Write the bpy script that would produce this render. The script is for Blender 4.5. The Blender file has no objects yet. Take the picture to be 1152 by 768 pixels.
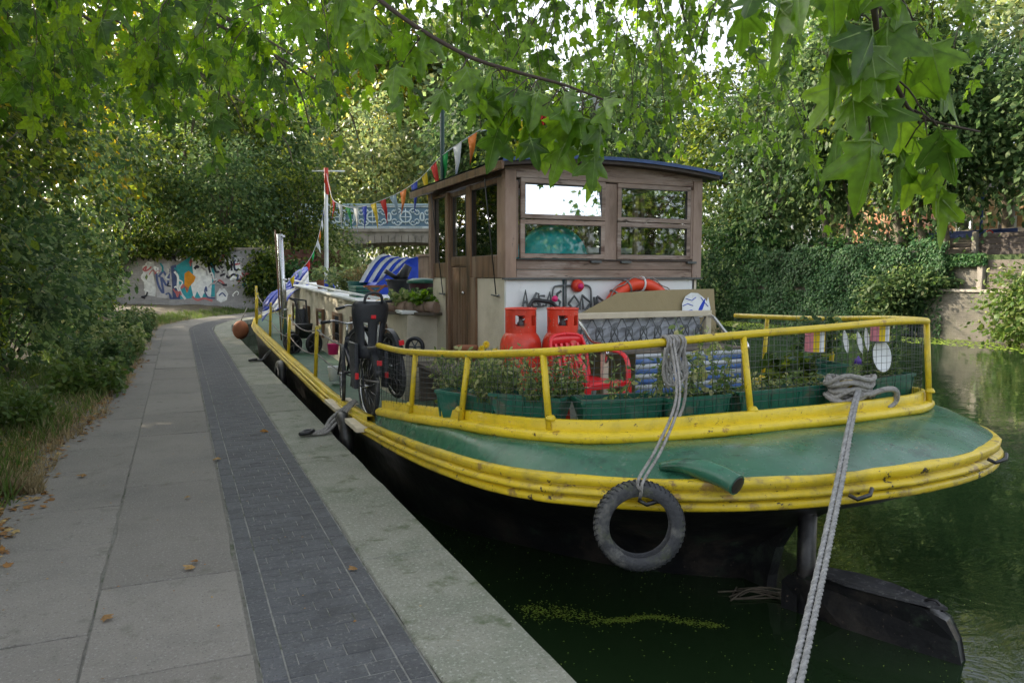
import bpy, math, random
import numpy as np
from mathutils import Vector, Matrix, Euler
random.seed(7)
SC = bpy.context.scene
COL = SC.collection

# ------------------------------------------------------------------ camera
cd = bpy.data.cameras.new('camera'); cam = bpy.data.objects.new('camera', cd); COL.objects.link(cam)
cd.lens = 26.56; cd.sensor_width = 36; cd.clip_start = 0.05; cd.clip_end = 2000
cam.location = (0, 0, 1.6)
cam.rotation_euler = (math.radians(90 - 4.976), 0, math.radians(-23.78))
cd.dof.use_dof = True; cd.dof.focus_distance = 6.0; cd.dof.aperture_fstop = 12
SC.camera = cam
# ------------------------------------------------------------------ sky, sun, exposure
SUN_EL, SUN_AZ = math.radians(24), math.radians(-38)
w = bpy.data.worlds.new('World'); SC.world = w; w.use_nodes = True
nt = w.node_tree; nt.nodes.clear()
sky = nt.nodes.new('ShaderNodeTexSky'); sky.sky_type = 'NISHITA'; sky.sun_disc = False
sky.sun_elevation = SUN_EL; sky.sun_rotation = SUN_AZ; sky.dust_density = 4.0; sky.air_density = 1.0; sky.ozone_density = 1.0
bg = nt.nodes.new('ShaderNodeBackground'); bg.inputs[1].default_value = 0.15
wo = nt.nodes.new('ShaderNodeOutputWorld')
hz = nt.nodes.new('ShaderNodeHueSaturation'); hz.inputs['Saturation'].default_value = .33; hz.inputs['Value'].default_value = 1.1
nt.links.new(sky.outputs[0], hz.inputs['Color']); nt.links.new(hz.outputs[0], bg.inputs[0]); nt.links.new(bg.outputs[0], wo.inputs[0])
sl = bpy.data.lights.new('sun', 'SUN'); sl.energy = 3.2; sl.angle = math.radians(0.5); sl.color = (1.0, 0.86, 0.64)
so = bpy.data.objects.new('sun', sl); COL.objects.link(so)
sdir = Vector((math.sin(SUN_AZ) * math.cos(SUN_EL), math.cos(SUN_AZ) * math.cos(SUN_EL), math.sin(SUN_EL)))
so.rotation_euler = sdir.to_track_quat('Z', 'Y').to_euler(); so.location = (0, 0, 30)
SC.view_settings.view_transform = 'Standard'; SC.view_settings.look = 'None'
SC.view_settings.exposure = 1.68; SC.view_settings.gamma = 1.0
SC.cycles.max_bounces = 8; SC.cycles.transparent_max_bounces = 16; SC.cycles.transmission_bounces = 6

# ------------------------------------------------------------------ helpers
ORG = {}
def org(o): return ORG.get(o.name, Vector((0, 0, 0))) if o else Vector((0, 0, 0))
class B:
    """collects shapes, builds them as one mesh object"""
    def __init__(s): s.v = []; s.f = []; s.sm = []
    def add(s, vs, fs, sm=False):
        n = len(s.v); s.v += [tuple(p) for p in vs]
        for f in fs: s.f.append([i + n for i in f]); s.sm.append(sm)
        return s
    def box(s, c, d, rot=(0, 0, 0)):
        R = Euler(rot).to_matrix(); c = Vector(c)
        vs = [c + R @ Vector((x * d[0] / 2, y * d[1] / 2, z * d[2] / 2)) for z in (-1, 1) for y in (-1, 1) for x in (-1, 1)]
        return s.add(vs, [(0, 2, 3, 1), (4, 5, 7, 6), (0, 1, 5, 4), (2, 6, 7, 3), (0, 4, 6, 2), (1, 3, 7, 5)])
    def hexa(s, p): return s.add(p, [(0, 3, 2, 1), (4, 5, 6, 7), (0, 1, 5, 4), (1, 2, 6, 5), (2, 3, 7, 6), (3, 0, 4, 7)])
    def prism(s, poly, ex):
        n = len(poly); ex = Vector(ex); a = [Vector(p) for p in poly]; b = [p + ex for p in a]
        return s.add(a + b, [tuple(range(n))[::-1], tuple(range(n, 2 * n))] + [(i, (i + 1) % n, n + (i + 1) % n, n + i) for i in range(n)])
    def tube(s, pts, r, n=8, closed=False, sm=True):
        P = [Vector(p) for p in pts]; m = len(P)
        if m < 2: return s
        rr = r if isinstance(r, (list, tuple)) else [r] * m
        T = []
        for i in range(m):
            a = P[(i - 1) % m] if (closed or i) else P[0]; b = P[(i + 1) % m] if (closed or i < m - 1) else P[-1]
            t = b - a; T.append(t.normalized() if t.length > 1e-9 else Vector((0, 0, 1)))
        u = T[0].orthogonal().normalized(); vs = []
        for i in range(m):
            u = u - T[i] * u.dot(T[i])
            u = u.normalized() if u.length > 1e-6 else T[i].orthogonal().normalized()
            w_ = T[i].cross(u)
            for k in range(n):
                a = 2 * math.pi * k / n; vs.append(P[i] + (u * math.cos(a) + w_ * math.sin(a)) * rr[i])
        fs = []
        for i in range(m if closed else m - 1):
            j = (i + 1) % m
            for k in range(n): fs.append((i * n + k, i * n + (k + 1) % n, j * n + (k + 1) % n, j * n + k))
        s.add(vs, fs, sm)
        if not closed and n > 2:
            o = len(s.v) - m * n
            s.f.append([o + k for k in range(n)][::-1]); s.sm.append(False)
            s.f.append([o + (m - 1) * n + k for k in range(n)]); s.sm.append(False)
        return s
    def lathe(s, prof, c=(0, 0, 0), n=20, M=None, sm=True):
        c = Vector(c); vs = []; M = M or Matrix.Identity(3)
        for r, z in prof:
            for k in range(n):
                a = 2 * math.pi * k / n; vs.append(c + M @ Vector((r * math.cos(a), r * math.sin(a), z)))
        fs = [(i * n + k, i * n + (k + 1) % n, (i + 1) * n + (k + 1) % n, (i + 1) * n + k) for i in range(len(prof) - 1) for k in range(n)]
        s.add(vs, fs, sm)
        o = len(s.v) - len(prof) * n
        if prof[0] == prof[-1]: return s
        if prof[0][0] > 1e-4: s.f.append([o + k for k in range(n)][::-1]); s.sm.append(False)
        if prof[-1][0] > 1e-4: s.f.append([o + (len(prof) - 1) * n + k for k in range(n)]); s.sm.append(False)
        return s
    def grid(s, rows, sm=True, close=False):
        m = len(rows[0]); vs = [p for r in rows for p in r]
        return s.add(vs, [(i * m + k, i * m + (k + 1) % m, (i + 1) * m + (k + 1) % m, (i + 1) * m + k) for i in range(len(rows) - 1) for k in range(m if close else m - 1)], sm)
    def ball(s, c, r, n=12, m=8, sc=(1, 1, 1)):
        M = Matrix.Diagonal(Vector(sc))
        return s.lathe([(r * math.sin(math.pi * i / m) + (1e-5), -r * math.cos(math.pi * i / m)) for i in range(m + 1)], c, n, M)
    def mesh(s, name, m):
        me = bpy.data.meshes.new(name); me.from_pydata(s.v, [], s.f); me.update()
        me.polygons.foreach_set('use_smooth', s.sm); me.materials.append(m); return me
    def build(s, name, m, parent=None, bevel=0, stuff=False, label=None, solid=0):
        o_ = org(parent)
        if parent is not None and o_.length > 0: s.v = [(p[0] - o_.x, p[1] - o_.y, p[2] - o_.z) for p in s.v]
        o = bpy.data.objects.new(name, s.mesh(name, m)); COL.objects.link(o); o.parent = parent
        ORG[o.name] = o_
        if bevel:
            md = o.modifiers.new('bevel', 'BEVEL'); md.width = bevel; md.segments = 2; md.limit_method = 'ANGLE'
        if solid:
            md = o.modifiers.new('solid', 'SOLIDIFY'); md.thickness = solid; md.offset = 0
        if stuff: o['kind'] = 'stuff'
        if label: o['label'] = label
        return o
def tag(o, label=None, cat=None, group=None, kind=None):
    if label: o['label'] = label
    if cat: o['category'] = cat
    if group: o['group'] = group
    if kind: o['kind'] = kind
    return o
def thing(name, label, cat, loc=(0, 0, 0), group=None, local=False, rz=0):
    o = bpy.data.objects.new(name, None); COL.objects.link(o); o.location = loc; o.rotation_euler = (0, 0, rz)
    o.empty_display_size = 0.1
    ORG[o.name] = Vector((0, 0, 0)) if local else Vector(loc)
    return tag(o, label, cat, group)
def piece(name, me, parent, loc, rot=(0, 0, 0), sc=None):
    o = bpy.data.objects.new(name, me); COL.objects.link(o); o.parent = parent
    o.location = Vector(loc) - org(parent); o.rotation_euler = rot
    if sc: o.scale = sc
    return o
def copy_tree(o, parent=None):
    c = o.copy(); COL.objects.link(c); c.parent = parent
    for ch in list(o.children): copy_tree(ch, c)
    return c
def cat_pts(a, b, sag, n=12):
    a, b = Vector(a), Vector(b)
    return [a.lerp(b, i / n) - Vector((0, 0, sag * 4 * (i / n) * (1 - i / n))) for i in range(n + 1)]
def smooth_path(pts, k=6):
    P = [Vector(p) for p in pts]; out = []
    for i in range(len(P) - 1):
        p0 = P[max(i - 1, 0)]; p1 = P[i]; p2 = P[i + 1]; p3 = P[min(i + 2, len(P) - 1)]
        for j in range(k):
            t = j / k
            out.append(0.5 * ((2 * p1) + (p2 - p0) * t + (2 * p0 - 5 * p1 + 4 * p2 - p3) * t * t + (3 * p1 - p0 - 3 * p2 + p3) * t ** 3))
    return out + [P[-1]]

# ------------------------------------------------------------------ materials
def mat(name, col, rough=.6, metal=0, var=.12, scale=5, bump=.15, bscale=60, dirt=None, spec=.5, stretch=None, coat=0):
    """base colour with noise variation, optional patches dirt=(colour, noise scale, threshold, softness)"""
    m = bpy.data.materials.new(name); m.use_nodes = True; t = m.node_tree; N = t.nodes; L = t.links
    p = N['Principled BSDF']; p.inputs['Roughness'].default_value = rough; p.inputs['Metallic'].default_value = metal
    p.inputs['Specular IOR Level'].default_value = spec; p.inputs['Coat Weight'].default_value = coat
    g = N.new('ShaderNodeNewGeometry'); src = g.outputs['Position']
    if stretch:
        mp = N.new('ShaderNodeMapping'); mp.inputs['Scale'].default_value = stretch; L.new(src, mp.inputs[0]); src = mp.outputs[0]
    n1 = N.new('ShaderNodeTexNoise'); n1.inputs['Scale'].default_value = scale; n1.inputs['Detail'].default_value = 8; n1.inputs['Roughness'].default_value = .65
    L.new(src, n1.inputs['Vector'])
    r = N.new('ShaderNodeValToRGB'); r.color_ramp.elements[0].position = .3; r.color_ramp.elements[1].position = .7
    r.color_ramp.elements[0].color = (*[max(0, c * (1 - var)) for c in col], 1); r.color_ramp.elements[1].color = (*[min(1, c * (1 + var)) for c in col], 1)
    L.new(n1.outputs[0], r.inputs[0]); last = r.outputs[0]
    oi = N.new('ShaderNodeObjectInfo'); hs = N.new('ShaderNodeHueSaturation'); mr = N.new('ShaderNodeMapRange')
    mr.inputs['To Min'].default_value = 1 - var * .8; mr.inputs['To Max'].default_value = 1 + var * .8
    L.new(oi.outputs['Random'], mr.inputs[0]); L.new(mr.outputs[0], hs.inputs['Value']); L.new(last, hs.inputs['Color']); last = hs.outputs[0]
    for d in ([dirt] if dirt and not isinstance(dirt, list) else (dirt or [])):
        n2 = N.new('ShaderNodeTexNoise'); n2.inputs['Scale'].default_value = d[1]; n2.inputs['Detail'].default_value = 9; n2.inputs['Roughness'].default_value = .7
        L.new(src, n2.inputs['Vector'])
        q = N.new('ShaderNodeMapRange'); q.inputs['From Min'].default_value = d[2]; q.inputs['From Max'].default_value = d[2] + d[3]
        L.new(n2.outputs[0], q.inputs[0]); mx = N.new('ShaderNodeMix'); mx.data_type = 'RGBA'
        L.new(q.outputs[0], mx.inputs['Factor']); L.new(last, mx.inputs['A']); mx.inputs['B'].default_value = (*d[0], 1); last = mx.outputs['Result']
    L.new(last, p.inputs['Base Color'])
    nr = N.new('ShaderNodeTexNoise'); nr.inputs['Scale'].default_value = scale * 3; nr.inputs['Detail'].default_value = 5; L.new(src, nr.inputs['Vector'])
    rr = N.new('ShaderNodeMapRange'); rr.inputs['To Min'].default_value = max(.02, rough - .12); rr.inputs['To Max'].default_value = min(1, rough + .15)
    L.new(nr.outputs[0], rr.inputs[0]); L.new(rr.outputs[0], p.inputs['Roughness'])
    if bump:
        n3 = N.new('ShaderNodeTexNoise'); n3.inputs['Scale'].default_value = bscale; n3.inputs['Detail'].default_value = 5; L.new(src, n3.inputs['Vector'])
        b = N.new('ShaderNodeBump'); b.inputs['Strength'].default_value = bump; b.inputs['Distance'].default_value = .01
        L.new(n3.outputs[0], b.inputs['Height']); L.new(b.outputs[0], p.inputs['Normal'])
    return m
def leafmat(name, cols, trans=.45, rough=.45, gloss=.5, sat=1.0):
    m = bpy.data.materials.new(name); m.use_nodes = True; t = m.node_tree; N = t.nodes; L = t.links
    p = N['Principled BSDF']; p.inputs['Roughness'].default_value = rough; p.inputs['Specular IOR Level'].default_value = gloss
    g = N.new('ShaderNodeNewGeometry'); oi = N.new('ShaderNodeObjectInfo')
    ad = N.new('ShaderNodeMath'); ad.operation = 'ADD'; L.new(g.outputs['Random Per Island'], ad.inputs[0]); L.new(oi.outputs['Random'], ad.inputs[1])
    fr = N.new('ShaderNodeMath'); fr.operation = 'FRACT'; L.new(ad.outputs[0], fr.inputs[0])
    r = N.new('ShaderNodeValToRGB'); e = r.color_ramp.elements
    for i, c in enumerate(cols):
        x = e[i] if i < 2 else e.new(.5)
        x.position = c[0]; x.color = (*c[1], 1)
    L.new(fr.outputs[0], r.inputs[0])
    no = N.new('ShaderNodeTexNoise'); no.inputs['Scale'].default_value = .35; no.inputs['Detail'].default_value = 4; L.new(g.outputs['Position'], no.inputs['Vector'])
    mr = N.new('ShaderNodeMapRange'); mr.inputs['From Min'].default_value = .3; mr.inputs['From Max'].default_value = .7; mr.inputs['To Min'].default_value = .72; mr.inputs['To Max'].default_value = 1.3
    L.new(no.outputs[0], mr.inputs[0]); hs = N.new('ShaderNodeHueSaturation'); hs.inputs['Saturation'].default_value = sat
    n5 = N.new('ShaderNodeTexNoise'); n5.inputs['Scale'].default_value = 45; n5.inputs['Detail'].default_value = 4; L.new(g.outputs['Position'], n5.inputs['Vector'])
    q5 = N.new('ShaderNodeMapRange'); q5.inputs['From Min'].default_value = .35; q5.inputs['From Max'].default_value = .68; q5.inputs['To Min'].default_value = .72; q5.inputs['To Max'].default_value = 1.2; L.new(n5.outputs[0], q5.inputs[0])
    m5 = N.new('ShaderNodeMath'); m5.operation = 'MULTIPLY'; L.new(mr.outputs[0], m5.inputs[0]); L.new(q5.outputs[0], m5.inputs[1])
    L.new(m5.outputs[0], hs.inputs['Value']); L.new(r.outputs[0], hs.inputs['Color'])
    L.new(hs.outputs[0], p.inputs['Base Color'])
    tr = N.new('ShaderNodeBsdfTranslucent'); h2 = N.new('ShaderNodeHueSaturation'); h2.inputs['Value'].default_value = 1.9; h2.inputs['Hue'].default_value = .485; h2.inputs['Saturation'].default_value = 1.05
    L.new(hs.outputs[0], h2.inputs['Color']); L.new(h2.outputs[0], tr.inputs[0])
    mx = N.new('ShaderNodeMixShader'); mx.inputs[0].default_value = trans
    L.new(p.outputs[0], mx.inputs[1]); L.new(tr.outputs[0], mx.inputs[2]); L.new(mx.outputs[0], N['Material Output'].inputs[0])
    return m
def glassmat(name, tint=(.8, .88, .85), refl=.35, rough=.02):
    m = bpy.data.materials.new(name); m.use_nodes = True; t = m.node_tree; N = t.nodes; L = t.links
    N.remove(N['Principled BSDF'])
    tr = N.new('ShaderNodeBsdfTransparent'); tr.inputs[0].default_value = (*tint, 1)
    gl = N.new('ShaderNodeBsdfGlossy'); gl.inputs['Roughness'].default_value = rough; gl.inputs[0].default_value = (.9, .95, 1, 1)
    fr = N.new('ShaderNodeLayerWeight'); fr.inputs[0].default_value = .35
    mr = N.new('ShaderNodeMapRange'); mr.inputs['To Min'].default_value = refl; mr.inputs['To Max'].default_value = 1; L.new(fr.outputs['Fresnel'], mr.inputs[0])
    mx = N.new('ShaderNodeMixShader'); L.new(mr.outputs[0], mx.inputs[0]); L.new(tr.outputs[0], mx.inputs[1]); L.new(gl.outputs[0], mx.inputs[2])
    L.new(mx.outputs[0], N['Material Output'].inputs[0]); return m
def brickmat(name, c1, c2, mortar, size, rot=(0, 0, 0), dirt=None, along='X'):
    """small far bricks: colour and relief; along = wall direction"""
    m = mat(name, c1, rough=.85, var=.2, scale=3, bump=0, dirt=dirt); t = m.node_tree; N = t.nodes; L = t.links; p = N['Principled BSDF']
    g = N.new('ShaderNodeNewGeometry'); sx = N.new('ShaderNodeSeparateXYZ'); L.new(g.outputs['Position'], sx.inputs[0])
    cb = N.new('ShaderNodeCombineXYZ'); L.new(sx.outputs[along], cb.inputs[0]); L.new(sx.outputs['Z'], cb.inputs[1])
    bt = N.new('ShaderNodeTexBrick'); bt.inputs['Scale'].default_value = 1; bt.inputs['Brick Width'].default_value = size[0]; bt.inputs['Row Height'].default_value = size[1]
    bt.inputs['Mortar Size'].default_value = size[1] * .09; bt.inputs['Color1'].default_value = (*c1, 1); bt.inputs['Color2'].default_value = (*c2, 1); bt.inputs['Mortar'].default_value = (*mortar, 1)
    L.new(cb.outputs[0], bt.inputs['Vector'])
    mx = N.new('ShaderNodeMix'); mx.data_type = 'RGBA'; mx.blend_type = 'MIX'; mx.inputs['Factor'].default_value = .45
    old = p.inputs['Base Color'].links[0].from_socket; L.new(bt.outputs['Color'], mx.inputs['A']); L.new(old, mx.inputs['B']); L.new(mx.outputs['Result'], p.inputs['Base Color'])
    b = N.new('ShaderNodeBump'); b.inputs['Strength'].default_value = .5; b.inputs['Distance'].default_value = .01; b.invert = True
    L.new(bt.outputs['Fac'], b.inputs['Height']); L.new(b.outputs[0], p.inputs['Normal'])
    return m

M = {}
M['concrete'] = mat('paving_concrete', (.22, .205, .18), .88, var=.13, scale=2.2, bump=.8, bscale=140, dirt=[((.12, .115, .105), 1.1, .47, .3), ((.31, .30, .28), 70, .55, .09), ((.11, .105, .095), 80, .57, .07), ((.13, .125, .10), 5, .57, .14), ((.06, .055, .04), 24, .66, .03)])
M['coping'] = mat('coping_concrete', (.25, .252, .205), .88, var=.16, scale=1.5, bump=.8, bscale=110, dirt=[((.14, .165, .115), 1.6, .45, .25), ((.38, .39, .34), 50, .53, .1), ((.11, .12, .09), 70, .57, .06), ((.10, .12, .065), 4, .54, .12)])
M['paver'] = mat('blue_grey_paver', (.085, .089, .096), .8, var=.16, scale=12, bump=.6, bscale=120, dirt=[((.17, .17, .165), 45, .55, .08), ((.05, .052, .055), 4, .5, .2), ((.04, .04, .04), 60, .58, .05)])
M['joint'] = mat('joint_sand', (.20, .195, .17), .95, var=.3, scale=20, dirt=((.05, .07, .03), 3, .55, .1))
M['grit'] = mat('pale_joint_grit', (.25, .25, .23), .95, var=.3, scale=15, dirt=((.07, .08, .05), 2.5, .5, .1))
M['soil'] = mat('verge_soil', (.14, .115, .08), .95, var=.35, scale=6, bump=.8, bscale=40, dirt=[((.26, .21, .13), 2, .5, .2), ((.06, .07, .03), 5, .55, .15)])
M['grassland'] = mat('bank_grass', (.06, .10, .03), .95, var=.35, scale=3, bump=.6, bscale=30)
M['bed'] = mat('canal_bed', (.03, .035, .02), .95)
M['quay'] = mat('quay_stone', (.07, .07, .055), .8, var=.3, scale=2, bump=.6, bscale=25, dirt=((.02, .03, .012), 3, .45, .2))
M['yellow'] = mat('yellow_paint', (.68, .50, .018), .33, var=.10, scale=9, bump=.25, bscale=30, dirt=[((.45, .34, .03), 5, .5, .2), ((.32, .18, .03), 9, .58, .08), ((.07, .035, .012), 21, .63, .012), ((.05, .03, .02), 60, .65, .015)])
M['strake'] = mat('rubbed_yellow_paint', (.68, .50, .018), .38, var=.12, scale=7, bump=.5, bscale=14, dirt=[((.38, .30, .05), 4, .48, .2), ((.30, .19, .05), 8, .56, .07), ((.04, .028, .02), 11, .615, .012), ((.05, .03, .02), 50, .63, .015)])
M['green'] = mat('green_hull_paint', (.026, .125, .07), .26, var=.22, scale=2.5, bump=.35, bscale=5, dirt=[((.05, .15, .105), 1.6, .5, .2), ((.014, .055, .035), 6, .55, .12), ((.16, .21, .17), 3.5, .60, .08), ((.25, .17, .10), 26, .64, .015), ((.2, .24, .2), 50, .64, .02)])
M['deck'] = mat('green_deck_paint', (.045, .12, .075), .6, var=.2, scale=5, dirt=((.16, .17, .13), 4, .55, .15))
M['black'] = mat('bitumen_black', (.012, .012, .014), .34, var=.3, scale=3, bump=.7, bscale=12, dirt=[((.045, .038, .032), 2.2, .5, .15), ((.03, .04, .03), 6, .55, .1), ((.16, .12, .09), 40, .64, .02)])
M['rubber'] = mat('tyre_rubber', (.035, .037, .042), .68, var=.25, scale=20, bump=.5, bscale=60, dirt=[((.13, .13, .12), 9, .5, .15), ((.06, .07, .035), 5, .55, .1)])
M['blackplastic'] = mat('black_plastic', (.016, .018, .022), .42, var=.2, scale=20, bump=.1)
M['seatplastic'] = mat('grey_black_plastic', (.03, .034, .042), .45, var=.15, scale=10, bump=.15)
M['white'] = mat('white_paint', (.74, .77, .78), .5, var=.05, scale=3, bump=.1, dirt=((.5, .52, .5), 4, .56, .2))
M['cream'] = mat('cream_paint', (.62, .57, .46), .55, var=.08, scale=3, bump=.15, dirt=[((.42, .38, .28), 2.2, .5, .25), ((.25, .2, .12), 9, .68, .05)])
M['teak'] = mat('weathered_teak', (.245, .165, .122), .55, var=.35, scale=6, bump=.3, bscale=40, stretch=(1, 1, .25), dirt=[((.33, .25, .21), 3, .5, .2), ((.07, .04, .03), 12, .6, .08)])
M['teakh'] = mat('weathered_teak_rail', (.265, .19, .148), .55, var=.3, scale=9, bump=.3, bscale=40, stretch=(.25, .25, 1.6), dirt=[((.42, .35, .31), 4, .47, .2), ((.13, .075, .055), 6, .55, .08), ((.06, .04, .03), 14, .59, .06)])
M['varnish'] = mat('varnished_door', (.17, .092, .048), .42, var=.35, scale=8, bump=.2, bscale=50, stretch=(1, 1, .12), dirt=[((.26, .19, .14), 4, .52, .15), ((.05, .028, .015), 9, .54, .1)])
M['darkwood'] = mat('dark_wood', (.045, .032, .026), .6, var=.3, scale=10, bump=.2)
M['planks'] = mat('grey_plank', (.12, .10, .08), .8, var=.35, scale=5, bump=.4, bscale=30, stretch=(1, .2, 3), dirt=((.05, .06, .03), 4, .55, .15))
M['bluepaint'] = mat('blue_roof_paint', (.03, .07, .2), .4, var=.2, scale=8, bump=.2, dirt=((.15, .2, .33), 6, .6, .1))
M['felt'] = mat('roof_felt', (.09, .08, .08), .8, var=.2)
M['red'] = mat('red_paint', (.62, .045, .02), .34, var=.1, scale=6, bump=.15, bscale=20, dirt=[((.42, .03, .015), 5, .5, .2), ((.3, .07, .03), 9, .57, .06), ((.6, .3, .25), 30, .62, .02)])
M['redplastic'] = mat('red_plastic', (.72, .02, .03), .3, var=.05, scale=6, bump=.03)
M['buoy'] = mat('orange_red_lifebuoy', (.72, .06, .02), .45, var=.08, scale=6, bump=.1)
M['trough'] = mat('green_trough_plastic', (.012, .11, .075), .4, var=.14, scale=8, bump=.12, dirt=[((.05, .15, .11), 10, .52, .1), ((.12, .12, .08), 5, .56, .12)])
M['terracotta'] = mat('terracotta', (.32, .12, .06), .8, var=.2)
M['steel'] = mat('stainless_steel', (.55, .56, .58), .22, metal=1, var=.1, bump=.05, dirt=((.3, .26, .2), 6, .6, .15))
M['iron'] = mat('grey_ironwork', (.11, .12, .125), .45, metal=.5, var=.2, scale=20)
M['rope'] = mat('grey_rope', (.27, .26, .245), .9, var=.3, scale=60, bump=.6, bscale=200, dirt=((.12, .11, .1), 20, .5, .2))
M['ropewhite'] = mat('braided_pale_rope', (.30, .30, .295), .85, var=.25, scale=40, bump=.6, bscale=200, dirt=((.2, .2, .19), 12, .55, .2))
M['tan'] = mat('tan_plywood', (.31, .25, .135), .75, var=.12, scale=3, bump=.15, dirt=((.22, .18, .1), 3, .55, .2))
M['palewood'] = mat('pale_cream_wood', (.62, .55, .42), .6, var=.12, scale=8, bump=.1)
M['turq'] = mat('turquoise_plastic', (.0, .6, .64), .35, var=.1, scale=4, bump=.05)
M['bark'] = mat('grey_brown_bark', (.11, .09, .065), .9, var=.35, scale=5, bump=.8, bscale=20, dirt=((.2, .18, .13), 3, .55, .12))
M['twig'] = mat('brown_twig', (.06, .042, .03), .8, var=.3, scale=20)
M['stem'] = mat('green_stem', (.10, .16, .05), .7, var=.3, scale=20)
M['stone'] = mat('bridge_stone', (.30, .27, .23), .85, var=.2, scale=1.5, bump=.4, bscale=10, dirt=((.12, .11, .09), 1.2, .5, .2))
M['paleblue'] = mat('pale_blue_ironwork', (.42, .58, .68), .5, var=.1)
M['bluerail'] = mat('blue_barrier_paint', (.03, .07, .28), .5, var=.2)
M['bluetarp'] = mat('blue_tarpaulin', (.015, .06, .5), .4, var=.15, scale=4, bump=.5, bscale=8)
M['whitetarp'] = mat('white_tarpaulin', (.7, .72, .74), .5, var=.1, bump=.3, bscale=8)
M['maroon'] = mat('maroon_plastic', (.07, .02, .03), .5)
M['pink'] = mat('pink_plastic', (.62, .02, .16), .4)
M['deadleaf'] = leafmat('fallen_leaf', [(0, (.30, .15, .04)), (1, (.45, .33, .14)), (.5, (.22, .12, .05))], trans=.1, rough=.8, gloss=.2)
M['glass'] = glassmat('window_glass', tint=(.96, .98, .97), refl=.055)
M['mirrorglass'] = glassmat('sky_reflecting_glass', refl=.8)
M['chrome'] = mat('chrome', (.6, .6, .62), .15, metal=1, bump=0)
M['paleblock'] = mat('rendered_wall', (.5, .42, .34), .8)
M['redbrick'] = mat('warm_brick_wall', (.5, .22, .12), .85, dirt=((.6, .45, .3), 1, .5, .1))
M['orangewall'] = mat('orange_render', (.42, .24, .12), .8, dirt=((.7, .55, .4), .8, .5, .1))
for n_, c_ in dict(f_red=(.65, .02, .02), f_yellow=(.75, .55, .01), f_green=(.01, .35, .08), f_blue=(.01, .05, .5), f_white=(.75, .77, .8), f_orange=(.75, .2, .02), f_pale=(.4, .55, .7)).items():
    M[n_] = mat('flag' + n_[1:], c_, .7, var=.06, bump=0)
# leaves
M['plane'] = leafmat('plane_leaf', [(0, (.05, .12, .014)), (1, (.15, .27, .025)), (.5, (.09, .19, .016))], trans=.6, rough=.38, gloss=.6)
M['vein'] = leafmat('leaf_vein', [(0, (.14, .24, .05)), (1, (.2, .3, .07))], trans=.3)
M['planedark'] = leafmat('left_plane_leaf', [(0, (.035, .09, .013)), (1, (.20, .33, .024)), (.45, (.08, .18, .016))], trans=.62, rough=.42)  # leaf colour of the left plane tree, a wider spread of greens
M['hedge'] = leafmat('dark_hedge_leaf', [(0, (.022, .045, .010)), (1, (.19, .235, .03)), (.55, (.05, .095, .016))], trans=.45, rough=.55, gloss=.25)
M['yellowish'] = leafmat('yellowing_leaf', [(0, (.06, .11, .02)), (1, (.38, .27, .02)), (.6, (.13, .18, .02))], trans=.55, rough=.55, gloss=.25)
M['blue_green'] = leafmat('blue_green_leaf', [(0, (.03, .065, .026)), (1, (.18, .25, .10)), (.5, (.06, .12, .04))], trans=.45, rough=.55, gloss=.25)
M['ivy'] = leafmat('ivy_leaf', [(0, (.02, .065, .022)), (1, (.075, .15, .04)), (.6, (.035, .1, .03))], trans=.25, rough=.55, gloss=.25)
M['far'] = leafmat('far_tree_leaf', [(0, (.08, .13, .06)), (1, (.26, .28, .10)), (.5, (.14, .2, .08))], trans=.5)
M['herb'] = leafmat('herb_leaf', [(0, (.07, .14, .03)), (1, (.42, .42, .2)), (.45, (.17, .25, .07))], trans=.4)
M['grass'] = leafmat('grass_blade', [(0, (.06, .12, .025)), (1, (.16, .2, .06)), (.6, (.09, .15, .03))], trans=.35, gloss=.3)
M['drygrass'] = leafmat('dry_grass_blade', [(0, (.18, .15, .07)), (1, (.40, .33, .2)), (.5, (.28, .23, .12))], trans=.3, gloss=.3)
M['duckweed'] = leafmat('duckweed', [(0, (.16, .26, .03)), (1, (.3, .4, .06))], trans=.1)

# ------------------------------------------------------------------ leaves
def tmpl_plane():
    spec = [(-150, .30), (-118, .52), (-100, .34), (-72, .62), (-58, .74), (-44, .50), (-30, .42), (-14, .72), (0, 1.0), (14, .72), (30, .42), (44, .50), (58, .74), (72, .62), (100, .34), (118, .52), (150, .30)]
    v = [(0, .30, .05)]
    for a, r in spec:
        x = r * math.sin(math.radians(a)) * .72; y = .30 + r * math.cos(math.radians(a)) * .70
        tip = r in (.52, .74, 1.0)
        v.append((x, y, -.22 * x * x - .10 * (y - .3) ** 2 + (.0 if tip else -.035)))
    v.append((0, .02, 0))
    n = len(spec); f = [(0, i, i + 1) for i in range(1, n)] + [(0, n, n + 1), (0, n + 1, 1)]
    return np.array(v), np.array(f)
def tmpl_plane_lo():
    spec = [(-120, .45), (-90, .36), (-56, .74), (-30, .44), (0, 1.0), (30, .44), (56, .74), (90, .36), (120, .45)]
    v = [(0, .30, .04)]
    for a, r in spec:
        x = r * math.sin(math.radians(a)) * .72; y = .30 + r * math.cos(math.radians(a)) * .70
        v.append((x, y, -.25 * x * x - .10 * (y - .3) ** 2))
    v.append((0, .02, 0)); n = len(spec)
    return np.array(v), np.array([(0, i, i + 1) for i in range(1, n)] + [(0, n, n + 1), (0, n + 1, 1)])
T_HI = tmpl_plane(); T_LO = tmpl_plane_lo()
T_OV = (np.array([(0, 0, 0), (.28, .35, -.03), (.2, .72, -.05), (0, 1, -.1), (-.2, .72, -.05), (-.28, .35, -.03), (0, .5, .04)]), np.array([(6, 0, 1), (6, 1, 2), (6, 2, 3), (6, 3, 4), (6, 4, 5), (6, 5, 0)]))
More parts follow.
